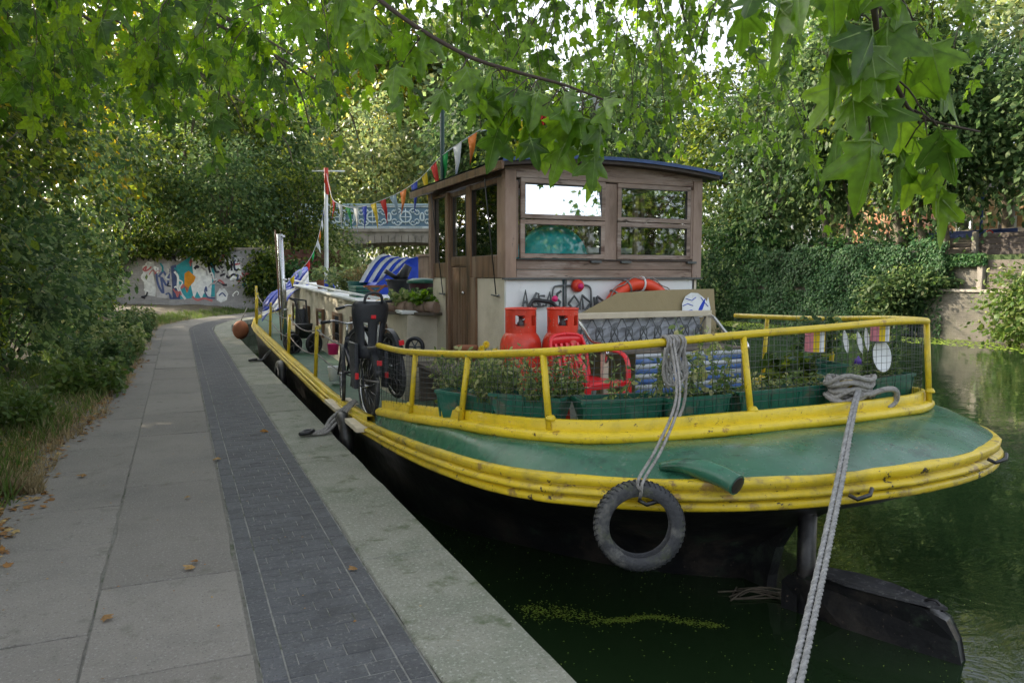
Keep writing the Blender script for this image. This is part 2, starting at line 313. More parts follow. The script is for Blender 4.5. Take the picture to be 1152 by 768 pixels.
T_RH = (np.array([(0, 0, 0), (.3, .45, -.06), (0, 1, -.05), (-.3, .5, -.06)]), np.array([(0, 1, 2), (0, 2, 3)]))
T_BL = (np.array([(-.03, 0, 0), (.03, 0, 0), (.02, .6, .03), (0, 1, .12)]), np.array([(0, 1, 2), (0, 2, 3)]))
RNG = np.random.default_rng(11)
def nrm(a): return a / np.maximum(np.linalg.norm(a, axis=1, keepdims=True), 1e-9)
def np_mesh(name, V, F, m):
    me = bpy.data.meshes.new(name)
    me.vertices.add(len(V)); me.vertices.foreach_set('co', V.astype(np.float32).ravel())
    me.loops.add(F.size); me.loops.foreach_set('vertex_index', F.astype(np.int32).ravel())
    k = F.shape[1]
    me.polygons.add(len(F)); me.polygons.foreach_set('loop_start', np.arange(0, F.size, k, dtype=np.int32))
    me.materials.append(m); me.update(calc_edges=True); return me
def leaves(name, P, D, Nn, S, T, m, parent=None, stuff=True):
    """one mesh of many leaves: base points P, tip directions D, upper side Nn, sizes S"""
    P = np.asarray(P, float); D = nrm(np.asarray(D, float)); Nn = np.asarray(Nn, float); S = np.asarray(S, float)[:, None, None]
    X = nrm(np.cross(D, Nn)); Z = np.cross(X, D)
    tv, tf = T
    V = P[:, None, :] + S * (tv[None, :, 0:1] * X[:, None, :] + tv[None, :, 1:2] * D[:, None, :] + tv[None, :, 2:3] * Z[:, None, :])
    V = V.reshape(-1, 3); o_ = org(parent); V = V - np.array(o_)
    F = (tf[None] + (np.arange(len(P)) * len(tv))[:, None, None]).reshape(-1, 3)
    o = bpy.data.objects.new(name, np_mesh(name, V, F, m)); COL.objects.link(o); o.parent = parent
    ORG[o.name] = o_
    if stuff: o['kind'] = 'stuff'
    return o
def crown(c, r, nclump, per, sig, shell=.35, lowcut=-1.0):
    """leaf positions gathered in clumps through an ellipsoid"""
    d = nrm(RNG.normal(size=(nclump, 3))); d = d[d[:, 2] > lowcut]; k = len(d)
    rad = shell + (1 - shell) * RNG.random(k) ** .6
    C = np.array(c) + d * rad[:, None] * np.array(r) * (1 + .12 * RNG.normal(size=(k, 1)))
    s = sig * (.6 + .8 * RNG.random((k, 1, 1)))
    P = C[:, None, :] + RNG.normal(size=(k, per, 3)) * s * np.array([1, 1, .65])
    out = np.repeat(d[:, None, :], per, 1)
    return P.reshape(-1, 3), out.reshape(-1, 3), C
def leaf_dirs(out, droop=.5, rnd=.9):
    n = len(out); D = out * .5 + RNG.normal(size=(n, 3)) * rnd * .6; D[:, 2] -= droop
    N_ = RNG.normal(size=(n, 3)) * .55 + out * .35; N_[:, 2] += .8
    return D, N_
def tree(name, label, base, crowns, size, m, trunk_r=.2, group=None, T=T_RH, cat='tree', lean=(0, 0), dens=1.0, sig=.45, bark='bark', extra=None, trunk_top=None):
    """base: foot of trunk; crowns: list of (centre, radii, clumps, leaves per clump)"""
    base = Vector(base); t = thing(name, label, cat, base, group)
    allP = []; allO = []; tb = B()
    top = Vector(crowns[0][0]) if trunk_top is None else Vector(trunk_top)
    pts = [base + (top - base) * (i / 7) + Vector((math.sin(i * 1.3 + base.x) * .12, math.cos(i * 1.7 + base.y) * .12, 0)) * (i > 0) for i in range(8)]
    tb.tube(pts, [trunk_r * (1.25 if i == 0 else 1 - .1 * i) for i in range(8)], 10)
    tb.build('trunk', M[bark], t); lb = B()
    for (c, r, nc, per) in crowns:
        P, O, C = crown(c, r, int(nc * dens), per, sig)
        allP.append(P); allO.append(O)
        for k in range(0, len(C), max(1, len(C) // 14)):
            s0 = pts[3 + k % 4]; e = Vector(C[k]); mid = s0.lerp(e, .5) + Vector((0, 0, .25))
            lb.tube([s0, s0.lerp(mid, .5), mid, e], [trunk_r * .3, trunk_r * .22, trunk_r * .15, trunk_r * .05], 5)
    lb.build('limb', M[bark], t)
    P = np.concatenate(allP); O = np.concatenate(allO); keep = P[:, 2] > base.z + .05; P = P[keep]; O = O[keep]
    D, N_ = leaf_dirs(O); S = size * (.65 + .7 * RNG.random(len(P)))
    leaves('crown', P, D, N_, S, T, m, t)
    return t
def bush(name, label, base, r, n, size, m, T=T_OV, group=None, cat='bush', per=30, sig=.16, shell=.3, stems=8, droop=.3):
    base = Vector(base); t = thing(name, label, cat, base, group)
    P, O, C = crown((base.x, base.y, base.z + r[2] * .85), r, n, per, sig, shell)
    k = P[:, 2] > base.z + .02; P = P[k]; O = O[k]; D, N_ = leaf_dirs(O, droop)
    leaves('foliage', P, D, N_, size * (.45 + .8 * RNG.random(len(P)) + .8 * (RNG.random(len(P)) < .12)), T, m, t)
    k2 = RNG.random(len(P)) < .10; up = r[2] * .25 * RNG.random((k2.sum(), 1)) * np.array([[0, 0, 1]]) + O[k2] * .12
    leaves('shoots', P[k2] + up, D[k2], N_[k2], size * (.5 + .6 * RNG.random(k2.sum())), T_OV, M['yellowish' if size < .11 else 'herb'], t)
    sb = B()
    for c in C[:stems]: sb.tube([base + Vector((random.uniform(-.1, .1) * r[0], random.uniform(-.1, .1) * r[1], 0)), base.lerp(Vector(c), .5) + Vector((0, 0, .1 * r[2])), c], [.02, .014, .006], 5)
    sb.build('stem', M['twig'], t, stuff=True)
    return t
# ================================================================== SETTING
WZ = -0.6
def off(y):
    if y < 24: return 0.0
    if y < 32: return .55 * (y - 24) ** 2 / 16
    if y < 36: return .55 * (y - 28)
    return 4.4 + .30 * (y - 36)
def struct(name, b, m, **k):
    o = b.build(name, m, **k); o['kind'] = 'structure'; return o
def sheet(x0, x1, ys, z, curve=(1, 1)):
    b = B(); b.grid([[(x0 + off(y) * curve[0], y, z), (x1 + off(y) * curve[1], y, z)] for y in ys], sm=False); return b
YS = [-12 + 1.5 * i for i in range(60)]
struct('ground', B().grid([[(-500, -500, -1.6), (500, -500, -1.6)], [(-500, 500, -1.6), (500, 500, -1.6)]], sm=False), M['bed'])
# water
wm = bpy.data.materials.new('canal_water'); wm.use_nodes = True; t_ = wm.node_tree; p_ = t_.nodes['Principled BSDF']
p_.inputs['Base Color'].default_value = (.013, .028, .010, 1); p_.inputs['Roughness'].default_value = .035; p_.inputs['IOR'].default_value = 1.36
g_ = t_.nodes.new('ShaderNodeNewGeometry'); mp_ = t_.nodes.new('ShaderNodeMapping'); mp_.inputs['Scale'].default_value = (.8, 1.2, 1); mp_.inputs['Rotation'].default_value = (0, 0, .45)
t_.links.new(g_.outputs['Position'], mp_.inputs[0])
na = t_.nodes.new('ShaderNodeTexNoise'); na.inputs['Scale'].default_value = 1.7; na.inputs['Detail'].default_value = 4; na.inputs['Roughness'].default_value = .55; na.inputs['Distortion'].default_value = .6
t_.links.new(mp_.outputs[0], na.inputs['Vector'])
bp_ = t_.nodes.new('ShaderNodeBump'); bp_.inputs['Strength'].default_value = .24; bp_.inputs['Distance'].default_value = .03
t_.links.new(na.outputs[0], bp_.inputs['Height']); t_.links.new(bp_.outputs[0], p_.inputs['Normal'])
struct('water', B().grid([[(1.1 + off(y), y, WZ), (60, y, WZ)] for y in YS + [90, 140]], sm=False), wm)
# left bank ground
rows = []
for y in YS + [90, 140]:
    rows.append([(x, y, (-.03 if x > -1.2 else .03 + .10 * min(3, -1.2 - x) + .04 * math.sin(y * .7 + x))) for x in (-200,)] + [(x + off(y), y, -.03 if x > -1.15 else .0 + .12 * min(2.5, -1.15 - x) + .03 * math.sin(y * .9 + x * 2)) for x in (-30, -12, -7, -5, -4, -3, -2.4, -1.9, -1.5, -1.15, -.9, 1.36)])
verge = struct('verge', B().grid(rows, sm=True), M['soil'])
# towpath with concrete slabs
def slab(parent, name, x0, x1, y0, y1, m, th=.05, gap=.0035, tilt=.003, z=0.0, bev=.004):
    j = [random.uniform(-tilt, tilt) for _ in range(4)]
    c = [(x0 + gap + off(y0), y0 + gap), (x1 - gap + off(y0), y0 + gap), (x1 - gap + off(y1), y1 - gap), (x0 + gap + off(y1), y1 - gap)]
    mm = 7; ring = []
    for k in range(4):
        p, q = c[k], c[(k + 1) % 4]; pj, qj = j[k], j[(k + 1) % 4]
        for s in range(mm):
            t = s / mm; d = gap * .9 * random.random() + (gap * 3.2 if random.random() < .06 else 0) + (.006 * random.random() if s == 0 else 0)
            x, y = p[0] + (q[0] - p[0]) * t, p[1] + (q[1] - p[1]) * t; cx, cy = (c[0][0] + c[2][0]) / 2, (c[0][1] + c[2][1]) / 2
            if k == 0 or k == 2: y += d if y < cy else -d
            else: x += d if x < cx else -d
            ring.append((x, y, z + pj + (qj - pj) * t, cx, cy))
    b = B(); n = len(ring)
    vs = [(x, y, z - th) for x, y, zz, cx, cy in ring] + [(x, y, zz - bev) for x, y, zz, cx, cy in ring] + [(x - math.copysign(bev * (.6 + random.random()), x - cx), y - math.copysign(bev * (.6 + random.random()), y - cy), zz) for x, y, zz, cx, cy in ring]
    b.add(vs, [(i, (i + 1) % n, n + (i + 1) % n, n + i) for i in range(n)] + [(n + i, n + (i + 1) % n, 2 * n + (i + 1) % n, 2 * n + i) for i in range(n)] + [tuple(range(2 * n, 3 * n))])
    return b.build(name, m, parent)
path = struct('towpath', sheet(-1.25, .9, YS, -.010), M['joint'])
ysA = [-1.5, .4, 2.1, 3.28, 4.28, 6.32, 8.3, 9.6] + [11.2 + 1.55 * i for i in range(22)]
for a, b_ in zip(ysA[:-1], ysA[1:]): slab(path, 'paving_slab', -.42, .24, a, b_, M['concrete'])
ysB = [-1.2, 1.2, 2.6, 3.75, 5.05, 5.85, 7.0, 7.9, 9.4] + [10.9 + 1.5 * i for i in range(22)]
for i, (a, b_) in enumerate(zip(ysB[:-1], ysB[1:])):
    slab(path, 'paving_slab', -1.12 + random.uniform(-.1, .06), -.42, a, b_, M['concrete'], tilt=.006)
# brick band
band = struct('brick_paving', sheet(.25, .89, YS, -.0035), M['grit'])
def paver_mesh(lx, ly):
    b = B(); h = .003; e = .003
    x, y = lx / 2 - .0022, ly / 2 - .0022
    b.add([(-x, -y, -.03), (x, -y, -.03), (x, y, -.03), (-x, y, -.03), (-x, -y, -h), (x, -y, -h), (x, y, -h), (-x, y, -h), (-x + e, -y + e, 0), (x - e, -y + e, 0), (x - e, y - e, 0), (-x + e, y - e, 0)],
          [(0, 1, 5, 4), (1, 2, 6, 5), (2, 3, 7, 6), (3, 0, 4, 7), (4, 5, 9, 8), (5, 6, 10, 9), (6, 7, 11, 10), (7, 4, 8, 11), (8, 9, 10, 11)]); return b.mesh('brick', M['paver'])
PM = {}
def paver(x0, x1, y0, y1, far=None):
    k = (round(x1 - x0, 3), round(y1 - y0, 3)); dz = random.uniform(-.0012, .0012)
    cx, cy = (x0 + x1) / 2, (y0 + y1) / 2
    if far is not None:
        o = off(cy); far.add([(x0 + .003 + off(y0), y0 + .003, dz), (x1 - .003 + off(y0), y0 + .003, dz), (x1 - .003 + off(y1), y1 - .003, dz), (x0 + .003 + off(y1), y1 - .003, dz)], [(0, 1, 2, 3)]); return
    if k not in PM: PM[k] = paver_mesh(*k)
    piece('brick', PM[k], band, (cx, cy, dz), (random.uniform(-.004, .004), random.uniform(-.004, .004), 0))
farb = B(); nb = 0
y = 2.4; r_ = 0
rows_ = []
while y < 40:
    f = None if y < 9.2 else farb
    x = .353; o_ = [.2, .1, .15, .05][r_ % 4] if True else 0
    xs = [x]; nx = x + o_
    while nx < .787 - .03: xs.append(nx); nx += .2
    xs.append(.787)
    for a, b_ in zip(xs[:-1], xs[1:]): paver(a, b_, y, y + .1, f)
    if r_ % 2 == 0:
        paver(.253, .350, y, y + .2, f); paver(.790, .887, y, y + .2, f)
    y += .1; r_ += 1
far = farb.build('brick', M['paver'], band, stuff=True)
# quay edge and its wall
qb = B(); qb.grid([[(1.36 + off(y), y, -.1), (1.36 + off(y), y, -1.6)] for y in YS + [90, 140]], sm=False)
qb.grid([[(.9 + off(y), y, -.016), (1.36 + off(y), y, -.016)] for y in YS], sm=False)
quay = struct('quay_wall', qb, M['quay'])
ysC = [-3.2, -.8, 1.7, 4.14, 6.7, 9.2] + [11.6 + 2.4 * i for i in range(13)]
for a, b_ in zip(ysC[:-1], ysC[1:]): slab(quay, 'coping_slab', .893, 1.40, a, b_, M['coping'], th=.16, gap=.003, tilt=.002, bev=.012)
# courses of stone in the quay wall that the gap shows near the camera
for r in range(3):
    for i in range(10): 
        y0 = 1 + i * .62 + (r % 2) * .3
        B().box((1.365, y0 + .3, -.27 - r * .2), (.03, .6, .185)).build('stone', M['quay'], quay, bevel=.008)

# far bank, right
def bank(xs, y0, y1, z0, z1, name, m):
    return struct(name, B().hexa([(xs[0], y0, z0), (xs[1], y0, z0), (xs[1], y1, z0), (xs[0], y1, z0), (xs[0], y0, z1), (xs[1], y0, z1), (xs[1], y1, z1), (xs[0], y1, z1)]), m)
bank((25.1, 300), 18.9, 33, -1.6, 2.45, 'far_bank', M['soil'])
bank((24.8, 300), -60, 18.89, -1.6, 1.12, 'lower_terrace', M['grassland'])
bank((26.9, 300), -60, 18.88, 1.0, 2.35, 'upper_terrace', M['grassland'])
struct('hidden_bank', B().prism([(25.1, 33, 2.4), (300, 33, 2.4), (300, 140, 2.4), (26, 140, 2.4), (20.6, 60, 2.4), (20.4, 54, 2.4), (22.5, 40, 2.4)], (0, 0, -4)), M['soil'])
struct('left_far_bank', B().prism([(8, 58, .2), (11.2, 53, .2), (15, 75, .2), (16, 140, .2), (-200, 140, .2), (-200, 58, .2)], (0, 0, -1.9)), M['soil'])
bw = brickmat('old_brick', (.15, .135, .11), (.10, .09, .075), (.19, .185, .16), (.225, .075), along='Y', dirt=[((.07, .08, .04), .9, .48, .2), ((.32, .3, .26), 1.5, .6, .1)])
cw = thing('brick_wall', 'old brown brick canal wall under the timber terrace on the far bank', 'wall', (24.6, 8, -.8))
B().box((24.7, -3, .12), (.3, 44, 1.84)).build('wall', bw, cw)
B().box((24.68, -3, 1.09), (.42, 44, .09)).build('coping', M['stone'], cw, bevel=.01)
iw = thing('ivy_wall', 'tall retaining wall fully covered by dark ivy beside the canal', 'wall', (24.9, 25.5, -.8))
B().box((25.0, 26, .85), (.3, 14.6, 3.3)).build('wall', bw, iw)
n = 42000; P = np.stack([24.80 - .28 * RNG.random(n) ** 2 - .14 * np.sin(RNG.random(n)) , 18.2 + 15 * RNG.random(n), -.55 + 3.35 * RNG.random(n)], 1)
P[:, 0] -= .12 * np.sin(P[:, 1] * 1.7) * np.sin(P[:, 2] * 2.3 + P[:, 1]); P[:, 2] += (.12 * np.sin(P[:, 1] * 2.1) + .10 * np.sin(P[:, 1] * 5.3 + 1)) * (P[:, 2] > 1) ; P[:, 0] -= .05 * np.sin(P[:, 1] * 3.9 + 2 * np.sin(P[:, 2] * 3.1)) * np.sin(P[:, 2] * 4.3 + 2 * np.sin(P[:, 1]))
D = np.stack([-.5 - .3 * RNG.random(n), .6 * RNG.normal(size=n), -.8 + .4 * RNG.normal(size=n)], 1); N_ = np.stack([-1 + 0 * P[:, 0], .5 * RNG.normal(size=n), .5 + .4 * RNG.normal(size=n)], 1)
leaves('ivy', P, D, N_, .105 * (.6 + .8 * RNG.random(n)), T_OV, M['ivy'], iw)
# trailing ivy over the terrace edge
vt = thing('ivy', 'ivy trailing over the end of the brick panel beside the concrete post', 'ivy', (24.7, 18.0, 2.2))
n = 3000; P = np.stack([24.7 + .25 * RNG.random(n), 16.9 + 2.2 * RNG.random(n), 2.0 + .35 * RNG.random(n) ** 2], 1); P[:, 2] -= np.where(RNG.random(n) < .3, .7 * RNG.random(n), 0) * (P[:, 1] > 18)
leaves('leaves', P, np.stack([-.4 + 0 * P[:, 0], RNG.normal(size=n), -.5 + .5 * RNG.normal(size=n)], 1), np.stack([-.5 + 0 * P[:, 0], .4 * RNG.normal(size=n), 1 + 0 * P[:, 0]], 1), .11 * (.6 + .8 * RNG.random(n)), T_OV, M['ivy'], vt)
# terrace fences: sleeper boards between posts
tf = thing('sleeper_wall', 'dark timber sleeper wall held by a pale concrete post above the canal wall', 'wall', (24.9, 12, 1.13))
for k in range(4): B().box((24.95, 8.9, 1.27 + k * .245), (.12, 16.0, .232)).build('board', M['planks'], tf, bevel=.01)
B().box((24.86, 17.06, 1.66), (.2, .2, 1.15)).build('post', M['stone'], tf, bevel=.02)
for yy in (13.6, 10.2): B().box((24.86, yy, 1.64), (.18, .2, 1.1)).build('post', M['stone'], tf, bevel=.02)
bp2 = thing('terrace_wall', 'low brown brick terrace wall between the ivy and the pale post', 'wall', (25.0, 18, 1.13))
B().box((25.0, 18.05, 1.68), (.2, 1.75, 1.1)).build('wall', bw, bp2)
B().box((25.0, 18.05, 2.26), (.26, 1.8, .06)).build('coping', M['stone'], bp2, bevel=.01)
t2 = thing('plank_fence', 'long grey brown plank fence standing behind the tree trunks on the far bank', 'fence', (27.2, 22, 2.35))
for k in range(3):
    B().box((27.2, 26.2, 2.53 + k * .2), (.08, 16.0, .18)).build('board', M['planks'], t2, bevel=.008)
for yy in (32, 28.6, 25.2, 21.8, 18.9): B().box((27.1, yy, 2.75), (.16, .18, .95)).build('post', M['stone'] if yy < 20 else M['planks'], t2, bevel=.01)
t3 = thing('timber_planter', 'dark raised timber bed stepping up at the right end of the terrace', 'planter', (27.2, 16.5, 2.35))
for k in range(4): B().box((27.2, 17.3, 2.45 + k * .2), (.12, 2.9, .185)).build('board', M['darkwood'], t3, bevel=.008)
t3b = thing('timber_block', 'pale brown timber retaining block at the far right above the sleeper wall', 'wall', (26.3, 14, 1.9))
for k in range(4): B().box((26.3, 13.8, 2.1 + k * .2), (.14, 4.0, .185)).build('board', M['planks'], t3b, bevel=.008)
# blue barrier, lamp post and sign on the road behind
br = thing('blue_barrier', 'dark blue metal barrier along the road behind the far trees', 'barrier', (29, 20.8, 2.4))
B().box((29, 20.9, 3.18), (.06, 4.6, .42)).build('panel', M['bluerail'], br, bevel=.01)
for yy in (18.9, 20.4, 21.9, 23): B().box((29.06, yy, 2.75), (.06, .06, 1.0)).build('post', M['bluerail'], br)
lp = thing('street_post', 'slim blue post rising above the blue barrier', 'post', (28.6, 19.6, 2.4))
B().tube([(28.6, 19.75, 2.3), (28.6, 19.75, 4.9)], .055, 8).build('pole', M['bluerail'], lp)
B().tube([(28.6, 19.75, 4.86), (28.6, 19.75, 5.0)], [.075, .03], 8).build('cap', M['bluerail'], lp)
sg = thing('round_sign', 'small round sign with a red ring at the right end of the blue barrier', 'sign', (28.5, 19.2, 2.4))
B().tube([(28.5, 19.3, 2.4), (28.5, 19.3, 3.2)], .03, 6).build('post', M['iron'], sg)
Mx = Matrix.Rotation(-math.pi / 2, 3, 'Y')
B().lathe([(.17, 0), (.17, .02)], (28.46, 19.3, 3.15), 20, Mx, sm=False).build('face', M['white'], sg)
B().tube([(28.43, 19.3 + .16 * math.cos(a), 3.15 + .16 * math.sin(a)) for a in [2 * math.pi * i / 20 for i in range(20)]], .03, 6, closed=True).build('ring', M['red'], sg)
B().box((28.43, 19.3, 3.15), (.012, .34, .07)).build('bar', M['bluerail'], sg)
# houses behind the far trees
def house(name, label, x, y0, y1, z1, m, wins, roofm):
    h = thing(name, label, 'house', (x, (y0 + y1) / 2, 2.4))
    B().box((x + 3, (y0 + y1) / 2, 2.3 + z1 / 2), (6, y1 - y0, z1)).build('wall', m, h)
    B().prism([(x - .3, y0 - .3, 2.3 + z1), (x + 6.3, y0 - .3, 2.3 + z1), (x + 3, y0 - .3, 4.6 + z1)], (0, y1 - y0 + .6, 0)).build('roof', roofm, h)
    for (yy, zz, ww, hh) in wins:
        f = B().box((x - .02, yy, zz), (.1, ww, hh)).build('window', M['white'], h)
        B().box((x - .06, yy, zz), (.06, ww - .16, hh - .16)).build('pane', M['mirrorglass'], f)
    return h
house('house', 'warm orange rendered house half hidden behind the far right trees', 42, 25.5, 31, 4.0, M['orangewall'], [(27.5, 4.2, 1.0, 1.3), (30, 4.2, 1.0, 1.3)], M['felt'])
house('house', 'red brick house with white windows seen between the two middle trunks', 46, 36, 44, 4.4, M['redbrick'], [(37, 4.2, 1.1, 1.3), (40, 4.2, 1.1, 1.3), (43, 4.2, 1.1, 1.3)], M['felt'])
fl = thing('park_fence', 'long pale panel fence across the road behind the blue barrier', 'fence', (34, 26, 2.4))
for k in range(12): B().box((36, 17 + k * 1.25, 3.1), (.08, 1.2, 1.5)).build('panel', M['paleblock'], fl, bevel=.01)
for k in range(13): B().box((35.93, 16.38 + k * 1.25, 3.15), (.1, .1, 1.7)).build('post', M['darkwood'], fl)

# ------------------------------------------------------------------ graffiti wall at the bend
gw = thing('graffiti_wall', 'painted brick wall at the bend covered in graffiti with a large white bird head', 'wall', (.9, 37, 0))
A0 = Vector((-3.6, 38.95, 0)); A1 = Vector((3.6, 35.75, 0)); ge = (A1 - A0).normalized(); gn = Vector((ge.y, -ge.x, 0)) * -1
if gn.y > 0: gn = -gn
Lg = (A1 - A0).length
wmg = brickmat('painted_brick', (.38, .37, .38), (.28, .27, .29), (.2, .2, .2), (.225, .075), along='X', dirt=[((.14, .15, .12), .8, .5, .15), ((.5, .5, .52), 1.1, .55, .1)])
def gp(s, z, d=0): return A0 + ge * s + gn * d + Vector((0, 0, z))
B().hexa([gp(0, -.2, 0), gp(Lg, -.2, 0), gp(Lg, -.2, -.35), gp(0, -.2, -.35), gp(0, 2.75, 0), gp(Lg, 2.75, 0), gp(Lg, 2.75, -.35), gp(0, 2.75, -.35)]).build('wall', wmg, gw)
B().hexa([gp(0, 2.752, .05), gp(Lg, 2.752, .05), gp(Lg, 2.752, -.4), gp(0, 2.752, -.4), gp(0, 2.85, .05), gp(Lg, 2.85, .05), gp(Lg, 2.85, -.4), gp(0, 2.85, -.4)]).build('coping', M['stone'], gw)
GC = {k: mat('spray_' + k, c, .8, var=.22, scale=6, bump=.2, bscale=8, dirt=((.3, .3, .31), 5, .62, .08)) for k, c in dict(white=(.8, .82, .86), teal=(.04, .33, .40), orange=(.75, .30, .02), black=(.03, .03, .045), navy=(.08, .11, .25), pink=(.5, .15, .16), grey=(.45, .44, .46)).items()}
# px -> wall coordinates of the mural: s along wall, z up
def gs(px, py): return (2.2 + (px - 160) / 125 * 4.75, .50 + (338 - py) / 53 * 2.12)
def gpoly(pts, c, layer, name='painted_patch'):
    q = [gp(*gs(*p), .004 * layer) for p in pts]
    B().add(q, [tuple(range(len(q)))]).build(name, GC[c], gw)
def gline(pts, c, layer, wd=.07):
    q = [Vector(gs(*p)) for p in pts]; q = smooth_path([(a.x, a.y, 0) for a in q], 4); rows = []
    for i, a in enumerate(q):
        t = (q[min(i + 1, len(q) - 1)] - q[max(i - 1, 0)]).normalized(); nn = Vector((-t.y, t.x, 0)) * wd / 2
        rows.append([gp((a + nn).x, (a + nn).y, .004 * layer), gp((a - nn).x, (a - nn).y, .004 * layer)])
    B().grid(rows, sm=False).build('painted_line', GC[c], gw)
gpoly([(176, 300), (196, 296), (199, 318), (197, 337), (180, 335)], 'grey', 1)
gpoly([(164, 300), (178, 294), (180, 320), (178, 334), (166, 332)], 'white', 1)
gpoly([(262, 290), (280, 296), (282, 312), (268, 316)], 'white', 2)
gpoly([(200, 302), (225, 287), (250, 290), (249, 334), (206, 337)], 'teal', 1)
gpoly([(198, 300), (204, 298), (208, 337), (199, 337)], 'navy', 2)
gpoly([(223, 290), (232, 285), (243, 288), (247, 310), (244, 336), (236, 330), (233, 337), (228, 328), (224, 337), (221, 322), (224, 308)], 'white', 2)
gpoly([(214, 308), (219, 305), (227, 312), (225, 317), (219, 323), (216, 330), (213, 322)], 'orange', 3)
gline([(226, 303), (229, 300), (231, 302)], 'black', 4, .12)
gpoly([(251, 331), (255, 325), (261, 325), (265, 331), (263, 338), (256, 341), (251, 338)], 'white', 2)
gline([(254, 333), (258, 330), (262, 334)], 'navy', 3, .06)
gpoly([(246, 290), (262, 285), (282, 290), (284, 318), (262, 324), (250, 315)], 'grey', 1)
gline([(245, 287), (243, 300), (247, 312), (256, 320), (264, 321)], 'black', 4, .1)
for q in ([(254, 296), (250, 300), (251, 306), (255, 306), (255, 302), (253, 302)], [(262, 295), (257, 297), (258, 301), (262, 302), (261, 306), (257, 306)], [(264, 295), (264, 306)], [(270, 294), (270, 305)], [(264, 300), (270, 300)], [(273, 294), (274, 304), (279, 303)], [(256, 311), (262, 309), (266, 313), (272, 309), (278, 312)]): gline(q, 'black', 4, .09)
for q in ([(180, 303), (182, 320), (188, 330), (186, 312), (193, 322), (196, 303)], [(183, 312), (189, 306), (193, 314)], [(169, 306), (163, 312), (168, 318), (175, 322), (174, 328), (165, 326)], [(206, 320), (209, 330), (214, 337)], [(202, 306), (206, 312), (205, 324)]): gline(q, 'white' if q[0][0] < 178 or q[0][0] > 200 else 'navy', 4, .1)
for q in ([(222, 334), (228, 338), (236, 336), (246, 339)], [(248, 318), (256, 316), (262, 322)], [(262, 300), (280, 297)]): gline(q, 'pink', 3, .09)
random.seed(44)
for k in range(46):
    px, py = random.uniform(163, 284), random.uniform(290, 334); cs = random.choice(['white', 'white', 'grey', 'black', 'navy', 'pink', 'teal'])
    if 205 < px < 248 and k % 3: continue
    q = [(px, py)]
    for j in range(random.randint(3, 6)): px += random.uniform(-4, 5); py += random.uniform(-6, 6); py = min(336, max(288, py)); q.append((px, py))
    gline(q, cs, 6 + k % 3, random.uniform(.04, .09))
# warm brick bit behind boat bow, right of the mural
rb = thing('brick_pier', 'dark red brick pier behind ivy at the right of the graffiti wall', 'wall', (5.5, 40, 0))
B().box((6.2, 39.5, 1.4), (3.0, .5, 3.0)).build('wall', brickmat('red_brick', (.2, .08, .06), (.14, .06, .05), (.12, .1, .09), (.225, .075)), rb)

# ------------------------------------------------------------------ bridge
bg_o = Vector((10.1, 57.4, 0)); be = Vector((.9188, -.3947, 0)); bn = Vector((.3947, .9188, 0))
def bq(s, z, d=0): return bg_o + be * s + bn * d + Vector((0, 0, z))
bridge = thing('bridge', 'low stone arch bridge with pale blue scrollwork railings crossing the canal', 'bridge', bg_o)
SCN = 5.7
def soff(s): return 4.1 - (s - SCN) ** 2 / 64 * 1.0
N1 = 28; ss = [SCN - 7 + 14 * i / N1 for i in range(N1 + 1)]
bb = B()
top = [bq(s, 5.0) for s in ss]; bot = [bq(s, soff(s) + .45) for s in ss]
bb.grid([bot, top], sm=False)
bb.grid([[bq(s, soff(s), 0) for s in ss], [bq(s, soff(s), 7) for s in ss]], sm=True)
bb.hexa([bq(-8, -1, 0), bq(SCN - 7, -1, 0), bq(SCN - 7, -1, 7), bq(-8, -1, 7), bq(-8, 5, 0), bq(SCN - 7, 5, 0), bq(SCN - 7, 5, 7), bq(-8, 5, 7)])
bb.hexa([bq(SCN + 7, -1, 0), bq(22, -1, 0), bq(22, -1, 7), bq(SCN + 7, -1, 7), bq(SCN + 7, 5, 0), bq(22, 5, 0), bq(22, 5, 7), bq(SCN + 7, 5, 7)])
bb.grid([[bq(-8, 5.0, 0), bq(22, 5.0, 0)], [bq(-8, 5.0, 7), bq(22, 5.0, 7)]], sm=False)
bb.build('span', M['stone'], bridge)
for i in range(N1):
    a, b_ = ss[i] + .02, ss[i + 1] - .02; pr = random.uniform(.03, .05)
    B().hexa([bq(a, soff(a) - .02, -pr), bq(b_, soff(b_) - .02, -pr), bq(b_, soff(b_) - .02, .2), bq(a, soff(a) - .02, .2), bq(a, soff(a) + .46, -pr), bq(b_, soff(b_) + .46, -pr), bq(b_, soff(b_) + .46, .2), bq(a, soff(a) + .46, .2)]).build('arch_stone', M['stone'], bridge)
B().hexa([bq(-8, 4.82, -.14), bq(22, 4.82, -.14), bq(22, 4.82, .3), bq(-8, 4.82, .3), bq(-8, 5.06, -.14), bq(22, 5.06, -.14), bq(22, 5.06, .3), bq(-8, 5.06, .3)]).build('cornice', M['stone'], bridge, bevel=.03)
pb = B(); W_ = 2.45
def arc(cx, cz, r, a0, a1, n=10): return [(cx + r * math.cos(a0 + (a1 - a0) * i / n), 0, cz + r * math.sin(a0 + (a1 - a0) * i / n)) for i in range(n + 1)]
TAU = 2 * math.pi; rt = .05
for z in (.06, .16, 1.62, 1.72): pb.tube([(-W_ / 2, 0, z), (W_ / 2, 0, z)], .045, 4)
pb.tube(arc(0, .88, .40, 0, TAU, 20)[:-1], rt * 1.3, 5, closed=True); pb.tube([(-.4, 0, .88), (.4, 0, .88)], rt, 4); pb.tube([(0, 0, .3), (0, 0, 1.5)], rt, 4)
